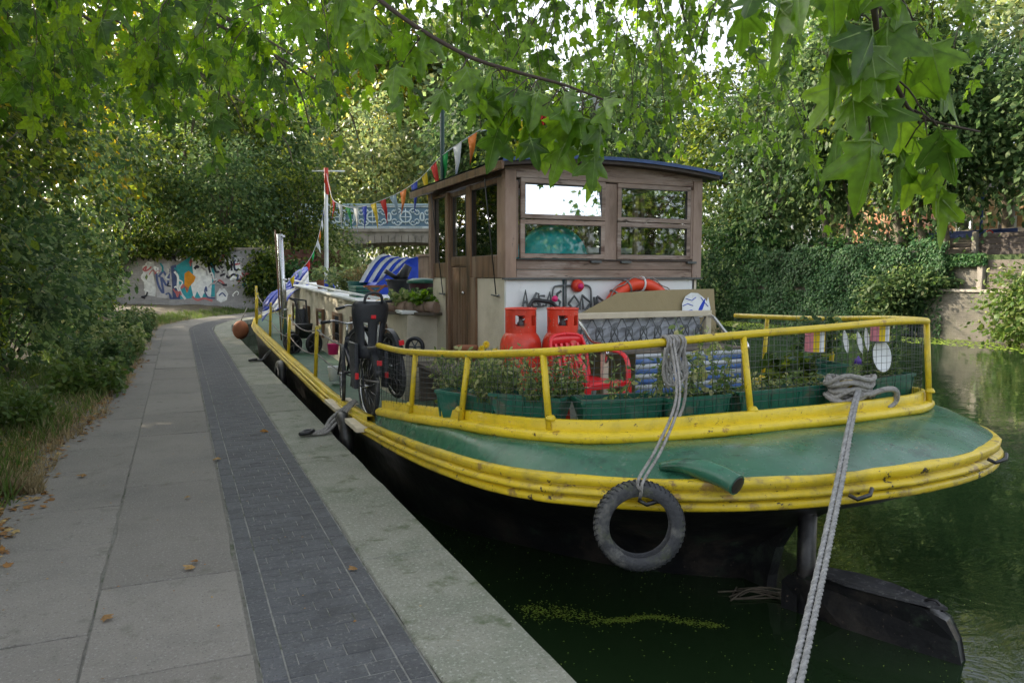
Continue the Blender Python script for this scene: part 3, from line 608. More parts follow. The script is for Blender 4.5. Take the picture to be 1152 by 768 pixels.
for sx in (-1, 1):
    for sz in (-1, 1):
        pb.tube([(sx * (.25 + .62 * t) + sx * .0, 0, .88 + sz * (.36 + .26 * math.sin(t * 3.1))) for t in [i / 8 for i in range(9)]], rt, 4)
        pb.tube(arc(sx * .84, .88 + sz * .33, .17, sz * 1.57, sz * 1.57 + sx * sz * -4.5, 9), rt, 4)
        pb.tube(arc(sx * .52, .88 + sz * .46, .13, sz * 1.57, sz * 1.57 + sx * sz * 4.5, 8), rt, 4)
    pb.tube([(sx * 1.2 - sx * .14 * math.cos(a), 0, .88 + .3 * math.sin(a)) for a in [TAU * i / 12 for i in range(12)]], rt, 4, closed=True)
pm = pb.mesh('railing_panel', mat('pale_ironwork', (.66, .76, .80), .5, var=.1))
rzb = math.atan2(be.y, be.x)
plate = mat('slate_blue_backing', (.14, .24, .33), .6)
for k in range(-3, 9):
    piece('railing_panel', pm, bridge, bq(1.1 + k * W_, 5.05, .02), (0, 0, rzb))
B().hexa([bq(-8, 5.07, .09), bq(22, 5.07, .09), bq(22, 5.07, .12), bq(-8, 5.07, .12), bq(-8, 6.8, .09), bq(22, 6.8, .09), bq(22, 6.8, .12), bq(-8, 6.8, .12)]).build('railing_backing', plate, bridge)
B().hexa([bq(-8, 6.8, -.05), bq(22, 6.8, -.05), bq(22, 6.8, .12), bq(-8, 6.8, .12), bq(-8, 6.9, -.05), bq(22, 6.9, -.05), bq(22, 6.9, .12), bq(-8, 6.9, .12)]).build('handrail', M['paleblue'], bridge)
# ================================================================== BARGE
CX0 = 3.77
barge = thing('barge', 'green and yellow canal barge with wooden wheelhouse moored along the towpath', 'barge', (3.77, 4.0, -.6))
SB = [(0, 2.98), (.6, 3.03), (1.2, 3.22), (1.6, 3.5), (1.9, 3.88), (2.07, 4.4), (2.14, 5.2), (2.15, 6.8), (2.15, 10), (2.15, 17), (2.1, 19.5), (1.85, 21), (1.3, 22.3), (.6, 23.1), (0, 23.4)]
WL = [(0, 4.2), (.35, 4.42), (.75, 4.78), (1.15, 5.35), (1.6, 6.1), (1.92, 7.1), (2.06, 8.3), (2.1, 10), (2.1, 17), (2.0, 19.5), (1.7, 21), (1.1, 22.2), (.5, 22.8), (0, 23.1)]
GN = [(0, 3.74), (.6, 3.76), (1.1, 3.80), (1.45, 3.90), (1.68, 4.08), (1.86, 4.45), (1.97, 5.0), (2.06, 5.8), (2.1, 6.8)]
def resample(pl, n):
    P = smooth_path([(u, y, 0) for u, y in pl], 5); P[0].x = 0; 
    L = [0]
    for a, b_ in zip(P[:-1], P[1:]): L.append(L[-1] + (b_ - a).length)
    out = []
    for i in range(n):
        d = L[-1] * (i / (n - 1)) ** 1.35; k = max(j for j in range(len(L)) if L[j] <= d + 1e-9); k = min(k, len(P) - 2)
        t = (d - L[k]) / max(L[k + 1] - L[k], 1e-9); out.append(P[k].lerp(P[k + 1], min(t, 1)))
    return [(max(0, p.x), p.y) for p in out]
def both(h): return [(CX0 - u, y) for u, y in h[::-1]] + [(CX0 + u * .935, y) for u, y in h[1:]]
NH = 70
oSB, oWL = both(resample(SB, NH)), both(resample(WL, NH))
def normals(o):
    r = []
    for i, p in enumerate(o):
        a = o[max(i - 1, 0)]; b_ = o[min(i + 1, len(o) - 1)]; tx, ty = b_[0] - a[0], b_[1] - a[1]; l = math.hypot(tx, ty) or 1
        n_ = (ty / l, -tx / l); r.append(n_)
    # make them point outward
    return [(nx, ny) if (nx * (o[i][0] - CX0) + ny * (o[i][1] - 9)) > 0 else (-nx, -ny) for i, (nx, ny) in enumerate(r)]
nSB = normals(oSB)
zb = lambda y: float(np.interp(y, [3, 3.6, 4.66, 5.2, 6.2, 7.3, 9.1, 12.7, 16, 20, 23.4], [.345, .32, .25, .205, .13, .06, .04, .12, .21, .33, .5]))
hs_ = lambda y: float(np.interp(y, [3, 5, 7, 9], [.175, .17, .14, .12]))
def lv(o1, o2, t, z):  # blend outlines
    return [((a[0] * (1 - t) + b_[0] * t), (a[1] * (1 - t) + b_[1] * t), z(i) if callable(z) else z) for i, (a, b_) in enumerate(zip(o1, o2))]
hull = B()
hull.grid([[((x - CX0) * .85 + CX0, y + .5, -1.3) for x, y in oWL], lv(oWL, oSB, 0, -.72), lv(oWL, oSB, .04, -.5), lv(oWL, oSB, .13, -.3), lv(oWL, oSB, .3, -.12), lv(oWL, oSB, .58, lambda i: zb(oSB[i][1]) * .25 + .02), lv(oWL, oSB, .86, lambda i: zb(oSB[i][1]) * .72), lv(oWL, oSB, 1, lambda i: zb(oSB[i][1]) + .0)])
# skeg under the counter
sk = [(3.12, .30), (3.3, .22), (3.6, .08), (3.8, -.08), (3.93, -.28), (3.99, -.5), (4.02, -.8), (4.02, -1.3), (5.6, -1.3), (5.6, .15)]
wk = lambda y: .035 + .10 * max(0, y - 3.9)
hull.add([(CX0 + wk(y), y, z) for y, z in sk] + [(CX0 - wk(y), y, z) for y, z in sk], [tuple(range(10)), tuple(range(10, 20))[::-1]] + [(i, (i + 1) % 10, 10 + (i + 1) % 10, 10 + i) for i in range(10)])
hull.build('hull', M['black'], barge)
def wob(i, k): return .006 * math.sin(i * .9 + k) + .004 * math.sin(i * 2.3 + k * 2)
prof = [(-.01, 0), (.03, .01), (.042, .07), (.040, .25), (.012, .29), (.014, .34), (.05, .38), (.062, .46), (.05, .56), (.016, .61), (.014, .66), (.038, .70), (.042, .93), (.03, .985), (-.02, 1.0)]
def strake(a, b_, name):
    rows = []
    for k, (o, f) in enumerate(prof[a:b_]):
        rows.append([(p[0] + n_[0] * (o + wob(i, k) * .6), p[1] + n_[1] * (o + wob(i, k) * .6), zb(p[1]) + hs_(p[1]) * f) for i, (p, n_) in enumerate(zip(oSB, nSB))])
    B().grid(rows).build(name, M['strake'], barge)
strake(0, 5, 'rubbing_strake'); strake(4, 11, 'rubbing_strake'); strake(10, 15, 'rubbing_strake')
zt = lambda y: zb(y) + hs_(y)
# green topsides round the stern, main deck
NG = 60
gp_ = smooth_path([(u, y, 0) for u, y in GN], 6)
halfS = [(u, y) for u, y in resample(SB, 240) if y <= 6.85]
def rs2(pl, n):
    P = [Vector((a[0], a[1], 0)) for a in pl]; L = [0]
    for a, b_ in zip(P[:-1], P[1:]): L.append(L[-1] + (b_ - a).length)
    out = []; k = 0
    for i in range(n):
        d = L[-1] * i / (n - 1)
        while k < len(L) - 2 and L[k + 1] < d: k += 1
        out.append(P[k].lerp(P[k + 1], min(1, (d - L[k]) / max(1e-9, L[k + 1] - L[k]))))
    return [(p.x, p.y) for p in out]
hS, hG = rs2(halfS, NG), rs2([(p.x, p.y) for p in gp_], NG)
hS[0] = (0, 2.98); hG[0] = (0, 3.74)
oS2, oG2 = both(hS), both(hG); nG = normals(oG2)
zg = lambda y: float(np.interp(y, [3.7, 4.1, 4.93, 5.92, 6.85], [.60, .585, .525, .415, .315]))
rows = []
for t in (0, .25, .5, .75, 1.0):
    rows.append([(a[0] * (1 - t) + b_[0] * t, a[1] * (1 - t) + b_[1] * t, (zt(a[1]) - .005) * (1 - t) + zg(b_[1]) * t + .045 * math.sin(math.pi * t) * (1 if 0 < t < 1 else 0) + (.006 * math.sin(i * .5 + t * 5))) for i, (a, b_) in enumerate(zip(oS2, oG2))])
B().grid(rows).build('topside', M['green'], barge)
def gband(pr, name):
    rows = [[(p[0] + n_[0] * (o + wob(i, 3) * .5), p[1] + n_[1] * (o + wob(i, 3) * .5), zg(p[1]) + z) for i, (p, n_) in enumerate(zip(oG2, nG))] for o, z in pr]
    B().grid(rows).build(name, M['yellow'], barge)
gband([(-.03, -.005), (.02, -.008), (.045, .01), (.052, .03), (.045, .052), (.02, .066), (-.02, .068)], 'gunwale')
gband([(-.012, .06), (-.012, .125), (-.018, .132), (-.055, .132), (-.06, .125), (-.06, -.34)], 'coaming')
# decks
dk = B()
m2 = len(oG2) // 2
rowsd = [[(oG2[i][0] + .02, oG2[i][1] + .02, max(.2, zg(oG2[i][1]) - .30)), (CX0, oG2[i][1] + .02, max(.2, zg(oG2[i][1]) - .29)), (oG2[-1 - i][0] - .02, oG2[i][1] + .02, max(.2, zg(oG2[i][1]) - .30))] for i in range(m2 + 1)]
dk.grid(rowsd, sm=False)
dk.add([(1.68, 6.84, .0), (5.86, 6.84, .0), (5.86, 6.84, .34), (1.68, 6.84, .34)], [(0, 1, 2, 3)])
mh = len(oSB) // 2
idx = [i for i in range(mh + 1) if oSB[i][1] > 6.5]
dk.grid([[(oSB[i][0] - .0, oSB[i][1], zt(oSB[i][1]) - .01), (CX0, oSB[i][1], zt(oSB[i][1]) + .02), (oSB[-1 - i][0], oSB[i][1], zt(oSB[i][1]) - .01)] for i in idx], sm=False)
dk.build('deck', M['deck'], barge)
# low sill along the side deck edge
sr = [[(oSB[i][0] + .0 + dx, oSB[i][1], zt(oSB[i][1]) + dz) for i in range(mh + 1) if 6.9 < oSB[i][1] < 22] for dx, dz in ((-.02, -.02), (-.02, .05), (.05, .05), (.06, -.02))]
B().grid(sr).build('deck_edge', M['yellow'], barge)
# ---- railing
rp = [(1.67, 6.85, .96), (1.69, 6.3, .965), (1.73, 5.85, .985), (1.83, 4.9, 1.055), (1.93, 4.45, 1.10), (2.08, 4.13, 1.135), (2.35, 3.96, 1.165), (2.7, 3.90, 1.185), (3.37, 3.90, 1.215), (4.1, 3.9, 1.24), (4.7, 3.93, 1.262), (5.05, 3.94, 1.263), (5.2, 3.98, 1.255), (5.35, 4.2, 1.25), (5.55, 4.7, 1.23), (5.68, 5.6, 1.18), (5.76, 6.8, 1.15)]
rail_path = smooth_path(rp, 6)
B().tube(rail_path, .026, 10).build('rail', M['yellow'], barge)
def nearest(P, x, y): return min(P, key=lambda p: (p.x - x) ** 2 + (p.y - y) ** 2)
for (x, y, bx, by) in [(1.73, 5.85, 1.70, 5.92), (1.83, 4.95, 1.79, 4.98), (2.06, 4.15, 2.08, 4.13), (3.37, 3.92, 3.38, 3.80), (5.19, 3.97, 5.17, 3.90), (5.6, 5.3, 5.62, 5.3), (5.7, 6.3, 5.72, 6.3), (5.5, 4.6, 5.55, 4.62)]:
    t_ = nearest(rail_path, x, y); zz = zg(by) + .1
    pb_ = B(); pb_.tube([(bx, by, zz - .09), (t_.x, t_.y, t_.z)], .022, 10); pb_.lathe([(.036, 0), (.034, .012), (.022, .03)], (bx, by, zz + .03), 10)
    pb_.build('rail_post', M['yellow'], barge)
sp_ = [(10.45, .92), (13.2, .95), (16.0, 1.06), (18.8, 1.2), (19.9, 1.35)]
tops = []
for (y, zt_) in sp_:
    x = 1.70 + (.08 if y > 19 else 0)
    B().tube([(x - .03, y, zt(y) - .02), (x, y - .05, zt_)], .026, 8).build('rail_post', M['yellow'], barge); tops.append((x, y - .05, zt_ - .05))
tops = [(1.67, 6.85, .95)] + tops
rb_ = B()
for a, b_ in zip(tops[:-1], tops[1:]):
    rb_.tube(cat_pts(a, b_, .10, 10), .011, 5); rb_.tube(cat_pts((a[0], a[1], a[2] - .33), (b_[0], b_[1], b_[2] - .33), .08, 10), .009, 5)
rb_.build('guard_rope', M['rope'], barge)
# wire mesh fixed inside the railing
wires = B(); L = [0]
for a, b_ in zip(rail_path[:-1], rail_path[1:]): L.append(L[-1] + (b_ - a).length)
def rail_at(d):
    k = max(j for j in range(len(L)) if L[j] <= d + 1e-9); k = min(k, len(rail_path) - 2); t = (d - L[k]) / (L[k + 1] - L[k]); return rail_path[k].lerp(rail_path[k + 1], t)
ga = [Vector((p[0], p[1], zg(p[1]) + .12)) for p in oG2]
nw = int(L[-1] / .052); cols = []
for i in range(nw + 1):
    tp = rail_at(min(L[-1], i * .052)); bt = nearest(ga, tp.x, tp.y + .0); bt = Vector((tp.x * .5 + bt.x * .5, max(tp.y - .02, bt.y + .02), bt.z)); cols.append((tp, bt))
for i, (a, b_) in enumerate(cols): wires.tube([a + Vector((0, .02, 0)), b_ + Vector((0, .03, 0))], .0018, 3)
for k in range(1, 11):
    wires.tube([a.lerp(b_, k / 11) + Vector((0, .02 + .006 * math.sin(i), 0)) for i, (a, b_) in enumerate(cols)], .0018, 3)
wires.build('wire_mesh', M['iron'], barge, stuff=True)
# exhaust outlet
eb = B(); ep = smooth_path([(2.40, 3.42, .55), (2.47, 3.33, .57), (2.54, 3.23, .565), (2.60, 3.13, .54), (2.625, 3.05, .515)], 5)
eb.tube(ep, [.02 + .037 * min(1, i / 10) for i in range(len(ep))], 14); eb.build('exhaust_pipe', M['green'], barge)
d_ = (ep[-1] - ep[-2]).normalized(); B().tube([ep[-1] - d_ * .01, ep[-1] + d_ * .004], .047, 14).build('exhaust_opening', M['black'], barge)
# shackles and marks on the strake
for (x, y, z) in ((3.25, 2.90, .43), (2.15, 3.25, .44), (4.55, 3.02, .47)):
    B().tube([(x, y, z), (x + .03, y - .03, z - .02), (x + .12, y - .035, z - .005), (x + .16, y - .01, z + .02)], .012, 6).build('bracket', M['black'], barge)
# rudder
rd = B(); rz = math.atan2(2.76 - 3.62, 4.02 - 3.70)
o0 = Vector((3.70, 3.62, 0)); e1 = Vector((.35, -.94, 0)).normalized(); e2 = Vector((e1.y, -e1.x, 0))
outl = [(-.12, -1.25), (-.13, -.42), (-.08, -.36), (0.02, -.36), (.12, -.30), (.72, -.325), (.84, -.37), (.9, -.48), (.93, -.62), (.93, -1.25)]
def rp_(s, z, d): return o0 + e1 * s + e2 * d + Vector((0, 0, z))
wd = lambda s: .035 + .085 * max(0, 1 - abs(s - .35) / .62)
nP = len(outl)
rd.add([rp_(s, z, wd(s)) for s, z in outl] + [rp_(s, z, -wd(s)) for s, z in outl], [tuple(range(nP)), tuple(range(nP, 2 * nP))[::-1]] + [(i, (i + 1) % nP, nP + (i + 1) % nP, nP + i) for i in range(nP)])
rud = rd.build('rudder', M['black'], barge, bevel=.008)
tp_pts = [(.10, .02), (.12, .075), (.30, .115), (.5, .105), (.8, .03), (.84, .0), (.8, -.03), (.5, -.105), (.30, -.115), (.12, -.075), (.10, -.02)]
B().prism([rp_(s, -.305 - .05 * max(0, s - .5), d) for s, d in tp_pts], (0, 0, .018)).build('rudder_plate', mat('sky_sheen_worn_steel', (.055, .055, .06), .5, var=.3, dirt=((.14, .14, .14), 30, .56, .06)), barge)  # paler than the blade: sky reflection put into the colour, plus worn specks
B().tube([rp_(.0, -1.2, 0), rp_(.0, .32, 0)], .06, 14).build('rudder_post', M['black'], barge)
B().tube([rp_(.76 + .05 * math.cos(a), -.335 + .055 * math.sin(a), 0) for a in [math.pi * i / 8 for i in range(9)]], .009, 6).build('lifting_eye', M['black'], rud)

# ---- wheelhouse (part of the barge) with its walls, windows, door and roof as sub-parts
X0, X1, Y0, Y1 = 2.75, 4.80, 6.3, 8.5
ZB, ZW, ZT = .35, 1.575, 2.53
wh = B(); wh.box(((X0 + X1) / 2, (Y0 + Y1) / 2, .75), (X1 - X0 - .1, Y1 - Y0 - .1, .06)); wh = wh.build('wheelhouse', M['darkwood'], barge)
def sub(b, name, m, **k): return b.build(name, m, wh, **k)
sub(B().box(((X0 + X1) / 2 - .77, Y0 + .02, (ZB + ZW) / 2), (.58, .04, ZW - ZB)), 'white_panel', M['white'], bevel=.004)
sub(B().box(((X0 + X1) / 2 + .295, Y0 + .02, (ZB + ZW) / 2), (1.46, .04, ZW - ZB)), 'white_panel', M['white'], bevel=.004)
sub(B().box((X0 + .005, Y0 + .42, (ZB + ZW) / 2), (.05, .78, ZW - ZB)), 'cream_panel', M['cream'], bevel=.004)
sub(B().box((X0 + .005, 8.25, (ZB + ZW) / 2), (.05, .48, ZW - ZB)), 'cream_panel', M['cream'], bevel=.004)
sub(B().box((X1, (Y0 + Y1) / 2, (ZB + ZW) / 2), (.05, Y1 - Y0, ZW - ZB)), 'cream_panel', M['cream'])
sub(B().box(((X0 + X1) / 2, Y1, (ZB + 1.75) / 2), (X1 - X0 - .1, .05, 1.75 - ZB)), 'front_panel', M['teakh'])
# corner posts
for (x, y) in ((X0, Y0), (X1, Y0), (X0, Y1), (X1, Y1)):
    sub(B().box((x, y + (.01 if y == Y0 else -.01), (ZW + ZT) / 2 + .0), (.11, .09, ZT - ZW + .02)), 'corner_post', M['teak'], bevel=.006)
def rail_x(z, h, d=.055, y=Y0, x0=X0 + .058, x1=X1 - .058, m='teakh', name='board'):
    sub(B().box(((x0 + x1) / 2, y, z), (x1 - x0, d, h)), name, M[m], bevel=.005)
rail_x(1.615, .075); rail_x(1.698, .085); rail_x(2.505, .05)
sub(B().box(((X0 + X1) / 2, Y0 - .015, 1.572), (X1 - X0 + .14, .05, .018)), 'drip_strip', M['iron'])
rail_x(1.745, .016, d=.09, m='darkwood', name='sill'); 
sub(B().box((3.792, Y0 + .0, 2.105), (.135, .06, .72)), 'mullion', M['teak'], bevel=.005)
sub(B().box((2.815, Y0 + .0, 2.105), (.03, .055, .685)), 'mullion', M['teak'], bevel=.005)
sub(B().box((4.735, Y0 + .0, 2.105), (.03, .055, .685)), 'mullion', M['teak'], bevel=.005)
def window_x(xa, xb, za, zb_, y, gl, fr=.055, tilt=0):
    s = B(); xm, zm = (xa + xb) / 2, (za + zb_) / 2
    s.box((xm, y, zb_ - fr / 2), (xb - xa, .04, fr)); s.box((xm, y, za + fr / 2), (xb - xa, .04, fr))
    s.box((xa + fr / 2, y, zm), (fr, .04, zb_ - za - 2 * fr + .001)); s.box((xb - fr / 2, y, zm), (fr, .04, zb_ - za - 2 * fr + .001))
    f = sub(s, 'window_frame', M['teakh'], bevel=.004)
    k = B(); a, b_, c, d = xa + fr, xb - fr, za + fr, zb_ - fr
    for (p, q) in (((a, c), (b_, c)), ((b_, c), (b_, d)), ((b_, d), (a, d)), ((a, d), (a, c))): k.tube([(p[0], y - .012, p[1]), (q[0], y - .012, q[1])], .006, 4, sm=False)
    sub(k, 'rubber_seal', M['blackplastic'])
    g = B(); dy = math.tan(tilt) * (zb_ - za - 2 * fr) / 2; g.hexa([(a, y - .003 - dy, c), (b_, y - .003 - dy, c), (b_, y + .003 - dy, c), (a, y + .003 - dy, c), (a, y - .003 + dy, d), (b_, y - .003 + dy, d), (b_, y + .003 + dy, d), (a, y + .003 + dy, d)])
    sub(g, 'pane', M[gl])
window_x(2.845, 3.722, 2.115, 2.475, Y0 - .03, 'mirrorglass', tilt=.10, fr=.042); window_x(2.845, 3.722, 1.757, 2.108, Y0 - .02, 'glass', fr=.042)
window_x(3.861, 4.71, 2.115, 2.475, Y0 - .02, 'glass', fr=.042); window_x(3.861, 4.71, 1.757, 2.108, Y0 - .02, 'glass', fr=.042)
# catches below the sashes
for x in (3.62, 3.95, 4.72): sub(B().box((x, Y0 - .05, 1.73), (.11, .03, .02)), 'catch', M['iron'])
# left wall frame
def vert(ya, yb, z0, z1, m='teak', name='stud', x=X0, d=.06): sub(B().box((x, (ya + yb) / 2, (z0 + z1) / 2), (d, yb - ya, z1 - z0)), name, M[m], bevel=.005)
def pane_y(ya, yb, z0, z1, x=X0, gl='glass'):
    sub(B().box((x, (ya + yb) / 2, (z0 + z1) / 2), (.006, yb - ya, z1 - z0)), 'pane', M[gl])
    k = B()
    for (p, q) in (((ya, z0), (yb, z0)), ((yb, z0), (yb, z1)), ((yb, z1), (ya, z1)), ((ya, z1), (ya, z0))): k.tube([(x - .012, p[0], p[1]), (x - .012, q[0], q[1])], .008, 4, sm=False)
    sub(k, 'rubber_seal', M['blackplastic'])
vert(6.355, 6.52, 1.58, 2.5, name='stud'); vert(7.2, 7.32, .5, 2.5, m='varnish', name='door_jamb', d=.075)
vert(6.52, 7.2, 1.58, 1.79, m='varnish', name='board'); vert(6.52, 7.2, 2.45, 2.5, m='varnish', name='board')
pane_y(6.52, 7.2, 1.79, 2.45)
vert(7.9, 7.99, .5, 2.5, m='varnish', name='door_jamb', d=.075); vert(7.99, 8.44, 1.58, 1.74, m='varnish', name='board'); vert(7.99, 8.44, 2.47, 2.5, m='varnish', name='board')
pane_y(8.03, 8.4, 1.74, 2.47)
vert(7.05, 7.2, .5, 1.579, m='varnish', name='board', x=X0 - .01, d=.065)
# door
dr = B(); x = X0 + .01
dr.box((x, 7.345, 1.5), (.045, .045, 1.98)); dr.box((x, 7.875, 1.5), (.045, .045, 1.98))
dr.box((x, 7.61, 2.465), (.045, .49, .05)); dr.box((x, 7.61, 1.75), (.045, .49, .10))
for k in range(6): dr.box((x, 7.365 + .041 + k * .0815, 1.1), (.03, .078, 1.18))
sub(dr, 'door', M['varnish'], bevel=.004)
pane_y(7.42, 7.80, 1.80, 2.44, x=x)
sub(B().ball((X0 - .05, 7.38, 1.42), .02), 'door_knob', M['chrome'])
# far and starboard walls: glazed frames
for (ya, yb) in ((6.36, 7.3), (7.38, 8.44)):
    pane_y(ya + .04, yb - .04, 1.76, 2.44, x=X1); vert(ya, ya + .05, 1.58, 2.5, x=X1); vert(yb - .05, yb, 1.58, 2.5, x=X1)
vert(6.36, 8.44, 1.58, 1.74, x=X1, name='board')
for (xa, xb) in ((2.83, 3.45), (3.5, 4.12), (4.17, 4.79)):
    s = B(); s.box((xa, Y1, 2.12), (.06, .05, .76)); s.box((xb, Y1, 2.12), (.06, .05, .76)); sub(s, 'stud', M['teak'])
    sub(B().box(((xa + xb) / 2, Y1, 2.12), (xb - xa - .06, .006, .7)), 'pane', M['glass'])
rail_x(2.49, .08, y=Y1)
# roof: cambered boards with overhang
def rz_(x): u = (x - 3.78) / 1.2; return 2.555 + .078 * (1 - u * u)
RX = [2.62 + i * (4.98 - 2.62) / 12 for i in range(13)]; ya, yb = 6.16, 9.0
r = B(); rows = [[(x, ya, rz_(x) + dz) for x in RX] for dz in (0, .045)]
r.grid([[(x, ya, rz_(x)) for x in RX], [(x, yb, rz_(x)) for x in RX]]); r.grid([[(x, ya, rz_(x) + .045) for x in RX], [(x, yb, rz_(x) + .045) for x in RX]]); 
r.grid(rows, sm=False); r.grid([[(x, yb, rz_(x) + dz) for x in RX] for dz in (0, .045)], sm=False)
r.add([(2.62, ya, rz_(2.62)), (2.62, yb, rz_(2.62)), (2.62, yb, rz_(2.62) + .045), (2.62, ya, rz_(2.62) + .045)], [(0, 1, 2, 3)]); r.add([(4.98, ya, rz_(4.98)), (4.98, yb, rz_(4.98)), (4.98, yb, rz_(4.98) + .045), (4.98, ya, rz_(4.98) + .045)], [(0, 1, 2, 3)])
sub(r, 'roof', M['darkwood'])
c_ = B(); c_.grid([[(x, y, rz_(x) + .05 + d) for x in RX] for y, d in ((ya - .02, -.018), (ya - .02, .014), (yb + .02, .014), (yb + .02, -.018))], sm=False)
c_.add([(5.0, ya - .02, rz_(4.98)), (5.0, yb, rz_(4.98)), (5.0, yb, rz_(4.98) + .075), (5.0, ya - .02, rz_(4.98) + .075)], [(0, 1, 2, 3)])
sub(c_, 'roof_covering', M['bluepaint'])
gx = [2.70 + i * (4.86 - 2.70) / 10 for i in range(11)]
sub(B().prism([(x, Y0 - .02, 2.531) for x in (2.70, 4.86)] + [(x, Y0 - .02, rz_(x) - .002) for x in gx[::-1]], (0, .045, 0)), 'gable_board', M['teakh'])
for k, x in enumerate(RX[1:-1:2]): sub(B().box((x, 7.5, rz_(x) - .025), (.035, 2.4, .04)), 'roof_beam', M['teak'])
sub(B().box((2.62, 7.575, 2.565), (.03, 2.86, .075)), 'fascia', M['varnish'], bevel=.004)
# diagonal rope stays down the left wall
for (y, z1, y2, z2) in ((6.60, 2.50, 6.52, 1.42), (8.22, 2.52, 8.07, 1.40)):
    sub(B().tube([(2.63, y, z1), (2.71, y2, z2)], .006, 5), 'stay', M['blackplastic'])
    sub(B().tube([(2.70, y2 + .09, z2), (2.72, y2, z2 - .01), (2.70, y2 - .09, z2)], .009, 5), 'cleat', M['iron'])
# conduit and bulkhead lamp
def wx(px): return 2.735 + (px - 571) * .00887 + (px - 571) ** 2 * 4.5e-6
def wz(py): return 1.578 + (313 - py) * .0081
cn = B(); y = Y0 - .02
cn.tube([(wx(633), y, 1.56), (wx(633), y, 1.15)], .010, 6)
cn.tube(smooth_path([(wx(641), y, wz(322)), (wx(626), y, wz(322)), (wx(620.5), y, wz(326)), (wx(619.5), y, wz(345)), (wx(619.5), y, 1.1)], 5), .009, 6)
cn.tube(smooth_path([(wx(651), y, wz(322)), (wx(657), y, wz(321.5)), (wx(662), y, wz(325)), (wx(663), y, wz(336)), (wx(663), y, 1.1)], 5), .009, 6)
sub(cn, 'conduit', M['iron'])
My = Matrix.Rotation(math.pi / 2, 3, 'X')
lampb = B().lathe([(.062, 0), (.062, .03), (.05, .06), (.035, .07)], (wx(646.5), y, wz(322)), 18, My)
lb_ = sub(lampb, 'bulkhead_lamp', M['red'])
sub(B().lathe([(.03, .06), (.026, .085), (.01, .095)], (wx(647), y, wz(322.5)), 14, My), 'lamp_lens', M['pink'])
# iron lettering
LET = [[(95, 370), (125, 205), (150, 370)], [(105, 320), (145, 315)], [(262, 245), (240, 228), (182, 328), (205, 372), (262, 368), (250, 320), (212, 322)], [(322, 262), (262, 258), (275, 372), (315, 362)], [(268, 312), (302, 306)],
       [(330, 372), (375, 225), (392, 372)], [(345, 330), (385, 325)], [(492, 212), (452, 240), (448, 290), (482, 325), (475, 372), (435, 372)], [(568, 345), (625, 264), (686, 350), (622, 410), (568, 345)], [(682, 412), (705, 260), (722, 412)], [(708, 260), (795, 338), (742, 420)], [(832, 278), (850, 420)], [(862, 275), (872, 420)], [(862, 272), (932, 330), (885, 340), (938, 385)]]
for q in LET:
    sub(B().tube([(wx(575 + a / 9.216), Y0 - .04, wz(305 + b_ / 9.216)) for a, b_ in q], .0125, 5, sm=False), 'iron_letter', M['iron'])
# ---- trunk cabin forward
tk = B(); TX0, TX1, TY0, TY1 = 2.32, 5.2, 8.35, 18.6
tz = lambda y: float(np.interp(y, [8.3, 12.7, 17.5, 18.6], [1.16, 1.23, 1.37, 1.4]))
tk.hexa([(TX0, TY0, .05), (TX1, TY0, .05), (TX1, TY1, .1), (TX0, TY1, .1), (TX0 + .06, TY0, tz(TY0)), (TX1 - .06, TY0, tz(TY0)), (TX1 - .06, TY1, tz(TY1)), (TX0 + .06, TY1, tz(TY1))])
trunk = tk.build('cabin_trunk', M['cream'], barge, bevel=.01)
B().hexa([(TX0 - .02, TY0 - .03, tz(TY0) + .002), (TX1, TY0 - .03, tz(TY0) + .002), (TX1, TY1, tz(TY1) + .002), (TX0 - .02, TY1, tz(TY1) + .002), (TX0 - .02, TY0 - .03, tz(TY0) + .04), (TX1, TY0 - .03, tz(TY0) + .04), (TX1, TY1, tz(TY1) + .04), (TX0 - .02, TY1, tz(TY1) + .04)]).build('cabin_roof', M['white'], trunk, bevel=.008)
B().tube([(TX0 + .06, 8.6, tz(8.6) + .12), (TX0 + .06, 12.5, tz(12.5) + .13), (TX0 + .06, 18.4, tz(18.4) + .13)], .018, 7).build('grab_rail', M['white'], trunk)
for y in (9.5, 10.9, 12.3, 13.9, 15.5, 17.1):
    f = B(); x = TX0 + .01
    f.box((x, y, .98), (.05, .62, .05)); f.box((x, y, .52), (.05, .62, .05)); f.box((x, y - .29, .75), (.05, .05, .42)); f.box((x, y + .29, .75), (.05, .05, .42))
    f.build('window', M['varnish'], trunk, bevel=.004)
    B().box((x + .005, y, .75), (.02, .52, .42)).build('pane', M['mirrorglass'], trunk)
# ================================================================== THINGS ON THE BARGE
DK = .30   # stern deck height
# paddling pool leaning inside the wheelhouse
pp = thing('paddling_pool', 'turquoise plastic shell leaning inside the lower left wheelhouse window', 'paddling pool', (3.28, 6.6, .78))
b = B(); My2 = Matrix.Rotation(math.radians(97), 3, 'X')
b.lathe([(.41, 0), (.405, .03), (.39, .035), (.38, .0), (.37, .02), (.35, .07), (.3, .12), (.24, .10), (.18, .15), (.001, .17)], (3.29, 6.55, 1.68), 40, My2)
b.build('shell', M['turq'], pp)
rb_ = B()
for k in range(14):
    a = math.pi * k / 13; rb_.ball((3.29 + .3 * math.cos(a), 6.45, 1.68 + .3 * math.sin(a)), .022, 8, 5)
rb_.build('moulded_rib', M['turq'], pp)
bx = thing('crate', 'grey storage crate on the shelf inside the right wheelhouse windows', 'crate', (4.45, 7.6, .78))
B().box((4.45, 7.6, 1.3), (.55, .4, 1.1)).build('body', M['iron'], bx, bevel=.02); B().box((4.45, 7.6, 1.88), (.6, .45, .06)).build('lid', M['white'], bx, bevel=.01)
st = thing('steering_wheel', 'wooden steering wheel standing inside the right wheelhouse window', 'wheel', (4.1, 7.9, .78))
